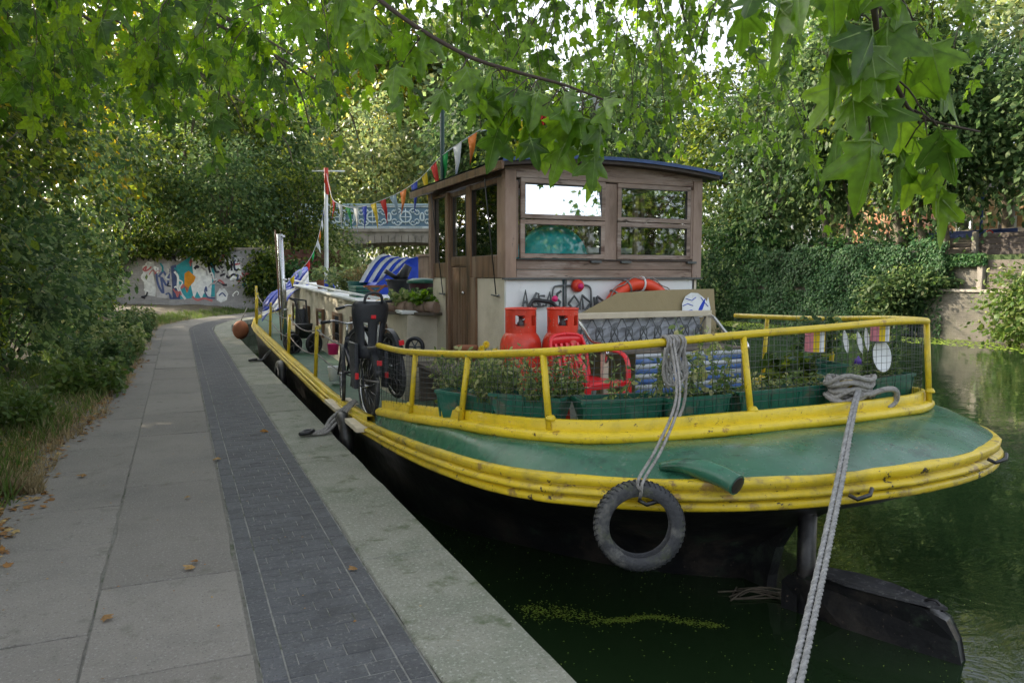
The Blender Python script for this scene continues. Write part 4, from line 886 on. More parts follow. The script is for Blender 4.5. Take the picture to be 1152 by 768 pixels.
B().tube([(4.1 + .3 * math.cos(TAU * i / 24), 7.9, 1.95 + .3 * math.sin(TAU * i / 24)) for i in range(24)], .018, 6, closed=True).build('rim', M['teak'], st)
for k in range(6): B().tube([(4.1, 7.9, 1.95), (4.1 + .38 * math.cos(TAU * k / 6 + .3), 7.9, 1.95 + .38 * math.sin(TAU * k / 6 + .3))], .012, 6).build('spoke', M['teak'], st)
B().box((4.1, 7.95, 1.3), (.12, .1, 1.2)).build('pedestal', M['teakh'], st, bevel=.01)
# gas cylinders
def cylinder(x, y, label, r=.175):
    t = thing('gas_cylinder', label, 'gas cylinder', (x, y, DK), 'red gas cylinders on the stern deck')
    B().lathe([(r * .9, 0), (r * .95, .02), (r, .05), (r, .44), (r * 1.01, .45), (r, .46), (r, .70), (r * .985, .735), (r * .94, .77), (r * .86, .80), (r * .74, .828), (r * .6, .845), (r * .3, .86), (.001, .862)], (x, y, DK), 32).build('body', M['red'], t)
    # collar: ring with two windows
    R_ = r * .72; z0, z1, zz = DK + .805, DK + 1.025, []
    cb_ = B(); n = 40
    for i in range(n):
        a0, a1 = TAU * i / n, TAU * (i + 1) / n; am = math.degrees((a0 + a1) / 2) % 360
        win = 228 < am < 262 or 288 < am < 312 or 60 < am < 110
        for (za, zb_) in ([(z0, z1)] if not win else [(z0, z0 + .085), (z1 - .05, z1)]):
            q = lambda a, rr, z: (x + rr * math.cos(a), y + rr * math.sin(a), z)
            cb_.hexa([q(a0, R_ - .004, za), q(a0, R_ + .004, za), q(a1, R_ + .004, za), q(a1, R_ - .004, za), q(a0, R_ - .004, zb_), q(a0, R_ + .004, zb_), q(a1, R_ + .004, zb_), q(a1, R_ - .004, zb_)])
    cb_.tube([(x + R_ * math.cos(TAU * i / n), y + R_ * math.sin(TAU * i / n), z1) for i in range(n)], .010, 6, closed=True)
    cb_.build('collar', M['red'], t)
    v = B().lathe([(.03, 0), (.03, .05), (.018, .06), (.018, .10), (.03, .105), (.03, .12), (.001, .121)], (x, y, DK + .86), 12).build('valve', M['iron'], t)
    B().tube([(x, y, DK + .93), (x + .07, y - .01, DK + .935)], .014, 8).build('valve_outlet', M['chrome'], v)
    return t
cylinder(2.60, 5.72, 'left red gas cylinder with a scuffed orange collar, on the stern deck')
cylinder(2.93, 5.60, 'right red gas cylinder directly behind the red plastic chair')
hs = thing('hose', 'dark rubber gas hose bundle with a pink cap between the two cylinders', 'hose', (2.83, 5.95, DK))
B().tube(smooth_path([(2.70, 5.9, DK), (2.74, 5.92, 1.1), (2.80, 5.95, 1.36), (2.90, 5.93, 1.38), (3.02, 5.9, 1.33), (3.1, 5.92, 1.1), (3.12, 5.95, DK)], 6), .018, 8).build('tube', M['blackplastic'], hs)
B().ball((2.99, 5.86, 1.40), .028).build('cap', M['pink'], hs)
# red plastic chair
ch = thing('plastic_chair', 'red moulded plastic garden chair in front of the gas cylinders', 'chair', (2.93, 5.15, DK + .13), local=True)
ch.rotation_euler = (0, 0, math.radians(14)); ch.scale = (.87, .87, .87)
def cpart(b, name, **k): return b.build(name, M['redplastic'], ch, **k)
# local: x across, -y front (towards camera is the back? the chair faces the camera), z up
SH = .40
s = B(); s.grid([[(x * (1 - .10 * abs(t)), -.22 + .44 * t_, SH + .02 * x * x * 8 - .012 * math.sin(t_ * 3.1)) for x in (-.22, -.11, 0, .11, .22)] for t_ in [i / 5 for i in range(6)] for t in [t_ - .5]]); cpart(s, 'seat', solid=.012)
bk = B()
for xx in (-1, 1): bk.tube(smooth_path([(xx * .20, .20, SH), (xx * .215, .26, SH + .2), (xx * .20, .30, SH + .34), (xx * .14, .32, SH + .39), (0, .325, SH + .405)], 5), .016, 8)
cpart(bk, 'back_frame')
for xa, xb, za, zb_ in [(-.2, .2, SH + .30, SH + .39)]:
    cpart(B().grid([[(x, .30 + .03 * (1 - (x / .2) ** 2), z + (.015 * (1 - (x / .2) ** 2) if z > SH + .35 else 0)) for x in [xa + (xb - xa) * i / 8 for i in range(9)]] for z in (za, zb_)]), 'back_top', solid=.01)
for k in range(5):
    x = -.13 + k * .065; cpart(B().hexa([(x - .014, .20, SH), (x + .014, .20, SH), (x + .014, .215, SH), (x - .014, .215, SH), (x * 1.05 - .014, .30, SH + .32), (x * 1.05 + .014, .30, SH + .32), (x * 1.05 + .014, .315, SH + .32), (x * 1.05 - .014, .315, SH + .32)]), 'back_slat')
for xx in (-1, 1):
    # arm runs from back top, bows forward and becomes the front leg
    P_ = smooth_path([(xx * .20, .27, SH + .26), (xx * .26, .16, SH + .26), (xx * .285, 0, SH + .25), (xx * .285, -.14, SH + .23), (xx * .27, -.22, SH + .15), (xx * .25, -.25, SH - .02)], 6)
    a = B(); a.grid([[(p.x - .028, p.y, p.z), (p.x - .014, p.y, p.z + .014), (p.x + .014, p.y, p.z + .014), (p.x + .028, p.y, p.z)] for p in P_]); cpart(a, 'arm', solid=.012)
    cpart(B().hexa([(xx * .27 - .02, -.27, 0), (xx * .27 + .02, -.27, 0), (xx * .27 + .02, -.24, 0), (xx * .27 - .02, -.24, 0), (xx * .245 - .03, -.265, SH), (xx * .245 + .03, -.265, SH), (xx * .245 + .03, -.22, SH), (xx * .245 - .03, -.22, SH)]), 'leg', bevel=.006)
    cpart(B().hexa([(xx * .24 - .02, .29, 0), (xx * .24 + .02, .29, 0), (xx * .24 + .02, .32, 0), (xx * .24 - .02, .32, 0), (xx * .2 - .03, .2, SH), (xx * .2 + .03, .2, SH), (xx * .2 + .03, .24, SH), (xx * .2 - .03, .24, SH)]), 'leg', bevel=.006)
cpart(B().box((0, -.235, SH - .02), (.48, .02, .05)), 'front_rail', bevel=.005); cpart(B().box((0, -.25, SH - .10), (.5, .02, .03)), 'front_rail', bevel=.005)
pw = thing('white_tub', 'white plastic tub with black print behind the red chair', 'tub', (2.95, 5.42, DK))
B().lathe([(.13, 0), (.15, .36), (.155, .37), (.145, .37), (.125, .02), (.001, .015)], (3.03, 5.50, DK), 24).build('body', M['white'], pw)
# lifebuoy hanging on the rear panel
lbx, lbz = wx(712), 1.15
lf = thing('lifebuoy', 'orange red lifebuoy on the white rear panel behind the tan board', 'lifebuoy', (lbx, Y0 - .09, lbz))
b = B(); Rr = .37
b.tube([(lbx + Rr * math.cos(TAU * i / 40), Y0 - .1, lbz + Rr * math.sin(TAU * i / 40)) for i in range(40)], .062, 12, closed=True); b.build('ring', M['buoy'], lf)
for a in (2.35, 1.95, 1.5, .8): 
    c = math.cos(a); s_ = math.sin(a); b = B()
    b.tube([(lbx + (Rr + .068 * math.cos(t)) * c, Y0 - .1 + .068 * math.sin(t), lbz + (Rr + .068 * math.cos(t)) * s_) for t in [TAU * i / 14 for i in range(14)]], .010, 5, closed=True); b.build('band', M['white'] if a < 1.6 else M['rope'], lf)
B().tube(smooth_path([(lbx + (Rr + .075) * math.cos(a), Y0 - .15, lbz + (Rr + .075) * math.sin(a) - (.03 if i % 2 else 0)) for i, a in enumerate([.3 + .25 * k for k in range(12)])], 4), .006, 5).build('grab_line', M['rope'], lf)
# tan board leaning on the wheelhouse
bo = thing('plywood_board', 'tan plywood board with a sloping corner leaning behind the bench', 'board', (4.1, 6.05, DK))
B().prism([(3.30, 6.02, 1.24), (3.74, 6.04, 1.44), (4.3, 6.04, 1.465), (4.84, 6.04, 1.47), (4.86, 5.92, .38), (3.30, 5.92, .38)], (0, .018, 0)).build('panel', M['tan'], bo)
stk = B(); hx, hy, hz = 4.60, 6.005, 1.33
stk_pts = [(-.17, -.11), (-.165, .0), (-.12, .07), (-.05, .105), (.03, .10), (.09, .06), (.13, .02), (.15, .06), (.16, .0), (.17, -.05), (.15, -.10), (.06, -.13), (-.05, -.13)]
B().prism([(hx + a, hy + .0 + b_ * .14 - .004, hz + b_) for a, b_ in stk_pts], (0, .004, 0)).build('painted_shape', M['white'], bo)
B().prism([(hx + a, hy - .006 + b_ * .14, hz + b_) for a, b_ in [(.0, -.10), (.07, -.06), (.10, .0), (.115, .05), (.08, .02), (.04, -.03)]], (0, .003, 0)).build('painted_shape', M['f_blue'], bo)
for q in ([(-.16, -.02), (-.1, .0), (-.04, -.02)], [(-.12, .05), (-.05, .03), (.0, .06)], [(-.15, -.08), (-.06, -.06), (.0, -.1)], [(.06, .06), (.1, .01), (.14, -.03)]):
    B().tube([(hx + a, hy - .006 + b_ * .14, hz + b_) for a, b_ in q], .004, 4).build('painted_line', M['f_blue'], bo)
# bench
be_ = thing('bench', 'garden bench with cream top rail and scrolled metal back facing the railing', 'bench', (3.88, 5.6, DK))
BY = 5.82
B().box((3.88, BY, 1.245), (1.50, .05, .055)).build('top_rail', M['palewood'], be_, bevel=.006)
B().box((3.88, BY, .955), (1.42, .04, .04)).build('back_rail', M['palewood'], be_, bevel=.005)
for x in (3.16, 4.60): 
    B().hexa([(x - .028, BY - .02, DK), (x + .028, BY - .02, DK), (x + .028, BY + .03, DK), (x - .028, BY + .03, DK), (x - .028, BY - .02, 1.27), (x + .028, BY - .02, 1.27), (x + .028, BY + .03, 1.27), (x - .028, BY + .03, 1.27)]).build('back_leg', M['palewood'], be_, bevel=.005)
    B().box((x, BY - .52, .76), (.05, .05, .42)).build('front_leg', M['palewood'], be_, bevel=.005)
    B().tube(smooth_path([(x, BY, 1.22), (x, BY - .10, 1.2), (x, BY - .3, 1.06), (x, BY - .48, 1.04), (x, BY - .56, .98), (x, BY - .54, .9)], 5), .016, 8).build('arm', M['chrome'], be_)
sb_ = B()
for k in range(9):
    x = 3.26 + k * .155
    for sg_ in (-1, 1):
        sb_.tube([(x + .055 * t * math.cos(t * 5) * sg_ + .0, BY, 1.10 + .1 * sg_ * 0 + .11 * t * math.sin(t * 5)) for t in [i / 12 for i in range(13)]], .007, 4)
    sb_.tube([(x - .075, BY, .97), (x + .075, BY, 1.22)], .006, 4); sb_.tube([(x + .075, BY, .97), (x - .075, BY, 1.22)], .006, 4)
sb_.build('scrollwork', M['iron'], be_)
for k in range(6): B().box((3.88, BY - .06 - k * .088, .965), (1.4, .075, .022)).build('seat_slat', M['planks'], be_, bevel=.004)
# backs of silvery panel seen through the scrollwork
sv = thing('foil_sheet', 'crumpled silver blue sheet behind the bench scrollwork', 'sheet', (3.85, 5.90, 1.0))
rows = [[(3.2 + i * .0675, 5.875 + .015 * math.sin(i * 1.9 + j * 2.3) + .015 * random.random(), .95 + j * .045) for i in range(21)] for j in range(7)]
B().grid(rows, sm=False).build('sheet', mat('silver_foil', (.36, .38, .42), .4, var=.3, scale=12), sv, solid=.004)
# striped towel over the bench seat front
CB = mat('faded_blue_cloth', (.07, .15, .38), .9, dirt=((.2, .27, .45), 6, .5, .2)); CW = mat('off_white_cloth', (.5, .53, .56), .9)
tw = thing('striped_cloth', 'blue and white striped cloth draped down from the bench seat', 'cloth', (4.0, 5.25, .95))
z = .95
for k in range(9):
    rows = [[(3.42 + i * .11 , 5.235 + .012 * math.sin(i * 1.3 + (k + j) * .4), .955 - (k + j) * .042) for i in range(11)] for j in (0, 1)]
    B().grid(rows).build('stripe', CB if k % 2 else CW, tw, solid=.003)
# tyre fender
ty = thing('tyre_fender', 'worn black motorcycle tyre hung as a fender over the stern', 'tyre', (2.14, 3.33, .30))
tc = Vector((2.17, 3.27, .295)); tn = Vector((-.42, -.9, .06)).normalized(); tu = Vector((0, 0, 1)) - tn * tn.z; tu.normalize(); tr_ = tn.cross(tu)
Mt = Matrix((tr_, tu, tn)).transposed()
pf = [(.195, -.05), (.20, -.055), (.235, -.066), (.268, -.055), (.286, -.035), (.290, 0), (.286, .035), (.268, .055), (.235, .066), (.20, .055), (.195, .05), (.205, .04), (.25, .045), (.265, 0), (.25, -.045), (.205, -.04), (.195, -.05)]
pf = [(a * .82, b_ * .82) for a, b_ in pf]
B().lathe(pf, tc, 48, Mt).build('tyre', M['rubber'], ty)
tg = B()
for k in range(48):
    a = TAU * k / 48
    for sg_ in (-1, 1):
        q = [Mt @ Vector((r_ * math.cos(a + da), r_ * math.sin(a + da), zz)) + tc for r_, da, zz in ((.2385, 0, sg_ * .005), (.237, .06, sg_ * .027), (.223, .10, sg_ * .045))]
        tg.tube(q, .003, 4)
tg.build('tread', M['blackplastic'], ty, stuff=True)
# mooring / fender ropes
rr = thing('fender_rope', 'thin grey double rope holding the tyre from the coil on the railing', 'rope', (2.75, 3.86, 1.19))
a = Vector((2.78, 3.86, 1.20)); e = tc + tu * .195 + tn * .0
for d in (-.012, .012):
    B().tube(smooth_path([a + Vector((d, 0, 0)), a.lerp(e, .35) + Vector((.03 + d, -.12, -.04)), a.lerp(e, .7) + Vector((.015 + d * 1.6, -.08, -.02)), e + tn * .06 + Vector((d * 1.5, 0, .06)), e + tn * .07, e - tu * .045 + tn * .01 + Vector((0, 0, -.01))], 6), .0085, 6).build('strand', M['rope'], rr)
cr = thing('rope_coil', 'coil of grey rope looped over the yellow rail in the middle', 'rope', (2.82, 3.88, 1.19))
cb_ = B()
for k in range(9):
    x = 2.735 + k * .018 + random.uniform(-.01, .01); dl = random.uniform(.16, .30); wdt = random.uniform(.02, .05)
    pts = [(x, 3.90 + .03 * math.cos(t) * 1.0 - wdt * .3, 1.20 + .035 * math.sin(t)) for t in (.2, 1.2, 2.4)]
    pts = [(x - .01, 3.93, 1.17), (x, 3.90, 1.225), (x + .01, 3.855, 1.19), (x - wdt, 3.84, 1.19 - dl * .5), (x, 3.835, 1.19 - dl), (x + wdt, 3.85, 1.19 - dl * .6), (x + .01, 3.94, 1.16)]
    cb_.tube(smooth_path(pts, 5), .0095, 6)
cb_.tube(smooth_path([(2.72, 3.84, 1.16), (2.70, 3.83, 1.0), (2.74, 3.83, .93), (2.83, 3.83, .94), (2.88, 3.83, 1.0)], 5), .010, 6)
cb_.tube(smooth_path([(2.86, 3.84, 1.16), (2.87, 3.83, .9), (2.85, 3.83, .78), (2.80, 3.82, .70)], 5), .010, 6)
cb_.build('loops', M['rope'], cr)
ct = thing('mooring_coil', 'thick heap of grey mooring rope around the stern bollard', 'rope', (4.38, 3.90, .72))
bl = thing('bollard', 'squat yellow mooring bollard buried under the heap of rope', 'bollard', (4.38, 3.93, .6))
B().lathe([(.05, 0), (.05, .2), (.075, .21), (.075, .23), (.001, .24)], (4.38, 3.93, .62), 16).build('post', M['yellow'], bl)
cb_ = B(); random.seed(5)
for k in range(11):
    R_ = random.uniform(.10, .19); zc = .745 + .012 * k; tl = random.uniform(-.3, .3); ph = random.uniform(0, 6)
    cb_.tube([(4.34 + R_ * 1.15 * math.cos(a), 3.90 + R_ * .5 * math.sin(a), zc + tl * R_ * math.cos(a + ph) * .6 + .02 * math.sin(3 * a + ph)) for a in [TAU * i / 22 for i in range(22)]], .017, 7, closed=True)
cb_.tube(smooth_path([(4.42, 3.82, .76), (4.56, 3.78, .80), (4.66, 3.78, .78), (4.68, 3.80, .70), (4.6, 3.80, .66)], 5), .021, 7)
cb_.build('loops', M['rope'], ct)
mr_ = thing('mooring_rope', 'heavy braided pale double rope running from stern to towpath', 'rope', (4.33, 3.7, .72))
E_ = Vector((1.21, 1.36, .02)); S_ = Vector((4.34, 3.84, .76))
def braid(pts, r, turns, m, parent, name):
    """three strands twisted round a path"""
    P = smooth_path(pts, 14)
    for s in range(3):
        q = []
        for i, p in enumerate(P):
            t = (P[min(i + 1, len(P) - 1)] - P[max(i - 1, 0)]).normalized(); u = t.cross(Vector((0, 0, 1))).normalized(); v = t.cross(u); a = TAU * (i / len(P) * turns + s / 3)
            q.append(p + (u * math.cos(a) + v * math.sin(a)) * r * .5)
        B().tube(q, r * .62, 6).build(name, m, parent)
for d in (0, 1):
    dd = Vector((.011, -.011, 0)) * (d * 2 - 1)
    K_ = Vector((3.20, 2.91, .545)); G_ = Vector((4.12, 3.66, .72))
    pts = [S_ + Vector((.02 + .06 * d, .10, .03)), S_ + Vector((.0 + .03 * d, .0, .05)), G_ + dd * .6, G_.lerp(K_, .5) + dd * .7 + Vector((0, 0, .012)), K_ + dd * .8] + [K_.lerp(E_, t) + dd * (.8 + .2 * t) + Vector((0, 0, -.05 * 4 * t * (1 - t))) for t in (.12, .25, .38, .5, .62, .75, .87, 1)]
    braid(pts, 0.0135, 42, M['ropewhite'], mr_, 'strand')
ring = thing('mooring_ring', 'iron mooring ring fixed in the coping near the camera', 'ring', (1.18, 1.33, 0))
B().tube([(1.18 + .07 * math.cos(TAU * i / 20), 1.33 + .07 * math.sin(TAU * i / 20), .025) for i in range(20)], .012, 7, closed=True).build('ring', M['iron'], ring)
# rope and hose bundle on the quay, near bicycle and further
def cleatrope(x0, y0, x1, y1, z1, label, n=3):
    t = thing('mooring_line', label, 'rope', (x0, y0, 0.02)); b = B()
    for k in range(n):
        o = (k - n / 2) * .035
        b.tube(smooth_path([(x0 - .02, y0 + o * .3, .03), (x0 + .15, y0 + o, .025 + .01 * k), ((x0 + x1) / 2, (y0 + y1) / 2 + o, .07 + .04 * k), (x1, y1 + o, z1)], 6), .017, 6)
    b.build('line', M['rope'] if n > 2 else M['black'], t)
    B().tube(smooth_path([(x0 - .08, y0 - .03, .03), (x0, y0 - .06, .045), (x0 + .05, y0, .05), (x0 - .02, y0 + .05, .04), (x0 - .08, y0 - .03, .03)], 5), .022, 6).build('knot', M['black'], t)
cleatrope(1.14, 7.66, 1.66, 7.85, .3, 'grey and black lines running from the coping up to the bicycles')
cleatrope(1.24, 14.77, 1.70, 15.0, .3, 'far dark mooring line lying across the coping', 2)
fd = thing('buoy_fender', 'rusty brown ball fender between bow and quay', 'fender', (1.45, 20.4, .2))
B().ball((1.42, 20.4, .22), .2, 16, 10, (1, 1, 1.2)).build('ball', M['terracotta'], fd); B().tube([(1.42, 20.4, .42), (1.6, 20.45, .8)], .012, 5).build('cord', M['rope'], fd)
# black rubber fenders squeezed between hull and quay
for i, (y, l) in enumerate(((7.75, 'black tyre wedged between hull and quay below the bicycles'), (12.9, 'black tyre wedged between hull and quay by the middle post'))):
    f = thing('wedged_tyre', l, 'tyre', (1.5, y, 0), 'tyres wedged against the quay')
    B().tube([(1.50, y + .22 * math.cos(TAU * k / 20), -.08 + .22 * math.sin(TAU * k / 20)) for k in range(20)], .075, 8, closed=True).build('tyre', M['black'], f)

# ---- plant troughs
def herb(name, label, c, r, n, size, m='herb', T=T_OV, cat='plant', stems=14, h=None, group=None, droop=.1):
    c = Vector(c); t = thing(name, label, cat, c, group); P = []; sb_ = B(); h = h or r[2]
    for k in range(stems):
        x0 = c.x + random.uniform(-1, 1) * r[0]; y0 = c.y + random.uniform(-1, 1) * r[1] * .6
        hh = h * random.uniform(.45, 1.1); lx, ly = random.uniform(-.12, .12), random.uniform(-.10, .10)
        pts = [Vector((x0 + lx * u * u + .012 * math.sin(u * 7 + k), y0 + ly * u * u, c.z + hh * u)) for u in (0, .25, .5, .75, 1)]
        sb_.tube(pts, [.004, .004, .003, .0025, .0015], 3)
        for j in range(max(1, n // stems)):
            u = .12 + .88 * random.random(); q = pts[min(3, int(u * 4))].lerp(pts[min(4, int(u * 4) + 1)], (u * 4) % 1); P.append((q.x, q.y, q.z))
    sb_.build('stem', M['stem'], t, stuff=True)
    P = np.array(P); O = RNG.normal(size=P.shape) * np.array([1, 1, .5]); D, N_ = leaf_dirs(O, droop)
    leaves('leaves', P + O * .008, D, N_, size * (.5 + .9 * RNG.random(len(P))), T, M[m], t); return t
trg = 'green plastic plant troughs along the railing'
def trough(x, y, rz, L_, label, w_=.21, h_=.19, z=None):
    t = thing('plant_trough', label, 'plant trough', (x, y, (z if z else .70) - .09), trg, local=True, rz=rz)
    b = B(); o = [(-L_ / 2, -w_ / 2), (L_ / 2, -w_ / 2), (L_ / 2, w_ / 2), (-L_ / 2, w_ / 2)]
    def ringp(s, zz): return [(a * (1 - s * .10 / L_ * 1.2), b_ * (1 - s * .22), zz) for a, b_ in o]
    b.grid([ringp(1, 0), ringp(.0, h_), [(a * 1.02, b_ * 1.08, h_) for a, b_ in o], [(a * 1.02, b_ * 1.08, h_ + .02) for a, b_ in o], [(a * .97, b_ * .9, h_ + .02) for a, b_ in o], [(a * .97, b_ * .88, h_ - .02) for a, b_ in o]], sm=False, close=True)
    b.add(ringp(1, .001), [(0, 1, 2, 3)][::-1]); b.build('tub', M['trough'], t)
    k = max(2, int(L_ / .22))
    for i in range(k + 1):
        xx = -L_ / 2 * .93 + L_ * .93 * i / k; rb_ = B()
        rb_.hexa([(xx - .006, -w_ / 2 * .80, .01), (xx + .006, -w_ / 2 * .80, .01), (xx + .006, -w_ / 2 * .72, .01), (xx - .006, -w_ / 2 * .72, .01), (xx - .006, -w_ / 2 - .004, h_ - .01), (xx + .006, -w_ / 2 - .004, h_ - .01), (xx + .006, -w_ / 2 + .02, h_ - .01), (xx - .006, -w_ / 2 + .02, h_ - .01)]); rb_.build('rib', M['trough'], t)
    s = B(); s.grid([[(-L_ / 2 * .96 + L_ * .96 * i / 8, -w_ / 2 * .87 + w_ * .87 * j / 3, h_ - .015 + .012 * random.random()) for i in range(9)] for j in range(4)]); s.build('soil', M['soil'], t)
    return t
random.seed(21)
trough(1.93, 5.05, math.radians(-68), .62, 'narrow green trough left of the second railing post', z=.64)
trough(2.12, 4.50, math.radians(-52), .52, 'green trough behind the third railing post with dry stems')
trough(2.58, 4.16, math.radians(-10), .56, 'green trough under the red chair front')
trough(3.08, 4.06, math.radians(0), .50, 'green trough below the hanging rope coil', h_=.19)
trough(3.84, 4.10, math.radians(2), .84, 'long green trough just right of the middle railing post')
trough(5.02, 4.20, math.radians(12), .58, 'green trough with tall weeds at the right corner post', h_=.2)
trough(4.55, 4.42, math.radians(5), .40, 'small green trough behind the mooring rope heap')
trough(4.75, 5.9, math.radians(75), .6, 'green trough along the far railing by the bench', z=.66)
trough(5.35, 5.2, math.radians(80), .6, 'green trough along the far railing behind the white dish', z=.7)
herb('herb', 'bushy green herbs in the leftmost trough beside the bicycles', (1.95, 5.5, 0.55), (.10, .35, .5), 900, .045, stems=60, h=.46)
herb('herb', 'pale dry stemmed herbs in the trough behind the third post', (2.02, 4.78, 0.73), (.16, .25, .5), 1200, .036, stems=90, h=.36)
herb('herb', 'tangled pale green herbs in front of the gas cylinders', (2.22, 4.36, 0.79), (.20, .10, .4), 1000, .034, stems=80, h=.30)
herb('herb', 'loose climbing herbs in front of the red chair', (2.66, 4.12, 0.79), (.26, .08, .4), 130, .038, stems=10, h=.30)
herb('sweet_pea', 'climbing plant reaching above the rail in front of the bench', (3.08, 4.02, 0.79), (.30, .07, .6), 360, .05, stems=18, h=.50)
herb('seedling', 'low leafy seedlings in the long trough by the gourd', (3.3, 4.05, 0.78), (.25, .06, .12), 120, .055, 'hedge', stems=12, h=.10)
herb('weed', 'pale straggling weeds in the long trough right of the middle post', (3.95, 4.10, 0.78), (.36, .07, .2), 260, .04, stems=26, h=.14)
herb('salad_plant', 'dark green leafy plant behind the long trough', (4.20, 4.30, 0.77), (.18, .1, .28), 260, .09, 'hedge', T=T_OV, stems=16, h=.26)
herb('tall_weed', 'tall pale weeds at the right corner of the railing', (5.05, 4.25, 0.79), (.20, .10, .5), 620, .045, 'blue_green', stems=32, h=.46)
herb('grass_clump', 'light green grassy clump beside the white dish', (4.92, 4.22, 0.79), (.14, .08, .3), 260, .09, 'herb', T=T_BL, stems=24, h=.3)
herb('heather', 'dry pinkish flowering plant in the far trough by the bench', (4.72, 5.9, .86), (.12, .3, .25), 420, .03, 'drygrass', stems=50, h=.26)
herb('fern', 'feathery green plant behind the two lanterns', (5.3, 5.2, .9), (.12, .35, .4), 500, .06, 'blue_green', stems=34, h=.36)
herb('nasturtium', 'yellow flowered plant low beside the wheelhouse door', (2.50, 6.3, .56), (.2, .3, .35), 420, .06, 'herb', stems=26, h=.34)
yf = thing('yellow_flower', 'bright yellow flower heads beside the left gas cylinder', 'flower', (2.35, 5.9, .95))
for (x, y, z) in ((2.30, 5.85, .99), (2.36, 5.9, 1.02), (2.42, 5.85, .96)):
    b = B()
    for k in range(9): a = TAU * k / 9; b.tube([(x, y, z), (x + .03 * math.cos(a), y - .01, z + .03 * math.sin(a))], [.004, .009], 4)
    b.build('bloom', M['f_yellow'], yf)
B().tube([(2.36, 5.95, .6), (2.36, 5.9, 1.0)], .004, 4).build('stem', M['stem'], yf)
gd = thing('gourd', 'pale green gourd lying on the deck behind the trough', 'gourd', (3.22, 4.14, .93))
B().ball((3.22, 4.15, .93), .055, 16, 10, (1.1, 1, .9)).build('fruit', M['f_gourd'] if 'f_gourd' in M else mat('gourd_skin', (.42, .42, .12), .5, dirt=((.5, .25, .05), 20, .6, .1)), gd); B().tube([(3.22, 4.15, .975), (3.235, 4.14, 1.0)], .006, 5).build('stalk', M['stem'], gd)
# lanterns, dish and feather shapes hung inside the rail
def lantern(x, y, zt_, label, h_=.15):
    t = thing('lantern', label, 'lantern', (x, y, zt_), 'striped lanterns hung under the rail')
    b = B(); cols = ['pink', 'f_yellow', 'f_white', 'f_orange', 'pink']
    for k in range(10):
        a0, a1 = TAU * k / 10, TAU * (k + 1) / 10; q = lambda a, z, r=.066: (x + r * math.cos(a), y + r * math.sin(a), z)
        B().add([q(a0, zt_ - h_), q(a1, zt_ - h_), q(a1, zt_), q(a0, zt_)], [(0, 1, 2, 3)]).build('stripe', M[['f_lpink', 'f_yellow', 'f_white', 'f_yellow', 'f_lpink'][k % 5]], t, solid=.003)
    for z in (zt_, zt_ - h_): B().tube([(x + .068 * math.cos(TAU * i / 16), y + .068 * math.sin(TAU * i / 16), z) for i in range(16)], .004, 5, closed=True).build('hoop', M['iron'], t)
    return t
M['f_lpink'] = mat('lantern_pink', (.62, .22, .28), .6)
lantern(4.10, 4.0, 1.215, 'left pink and yellow striped lantern hanging under the rail'); lantern(4.76, 4.02, 1.235, 'right pink and yellow striped lantern above the white dish', .12)
ds = thing('dish', 'white oval dish hanging inside the wire mesh at the right', 'dish', (4.78, 4.0, 1.0))
Md = Matrix.Rotation(math.radians(80), 3, 'X') @ Matrix.Diagonal(Vector((.9, 1.15, 1)))
B().lathe([(.001, 0), (.06, .004), (.092, .016), (.105, .03), (.098, .026), (.06, .012), (.001, .008)], (4.77, 4.03, 1.0), 30, Md).build('plate', M['white'], ds)
fg = 'silvery leaf shaped mobiles hanging under the rail'
for i, (x, z, a, l) in enumerate(((4.43, 1.12, .25, 'left silvery leaf mobile hanging between the lanterns'), (4.57, 1.11, .35, 'middle silvery leaf mobile above the purple bell'), (4.64, 1.13, .2, 'right silvery leaf mobile nearest the white dish'))):
    t = thing('leaf_mobile', l, 'mobile', (x, 4.03, z), fg)
    b = B(); b.add([(x - math.sin(a) * .09 * s_ + w_ * math.cos(a), 4.03 + .008 * w_ * 20, z + math.cos(a) * .09 * s_ + w_ * math.sin(a)) for s_, w_ in ((-1, 0), (-.5, .024), (.2, .03), (.8, .015), (1, 0), (.8, -.015), (.2, -.03), (-.5, -.024))], [tuple(range(8))]); b.build('blade', M['f_white'], t, solid=.002)
    B().tube([(x - math.sin(a) * .09, 4.03, z + .09), (x, 4.0, 1.24)], .0015, 3).build('thread', M['rope'], t)
bell = thing('purple_bell', 'tiny purple bell hanging from the middle leaf mobile', 'bell', (4.60, 4.03, .98))
B().lathe([(.03, 0), (.022, .03), (.008, .05), (.001, .06)], (4.56, 4.03, .955), 12).build('bell', mat('purple', (.07, .03, .25), .4), bell)

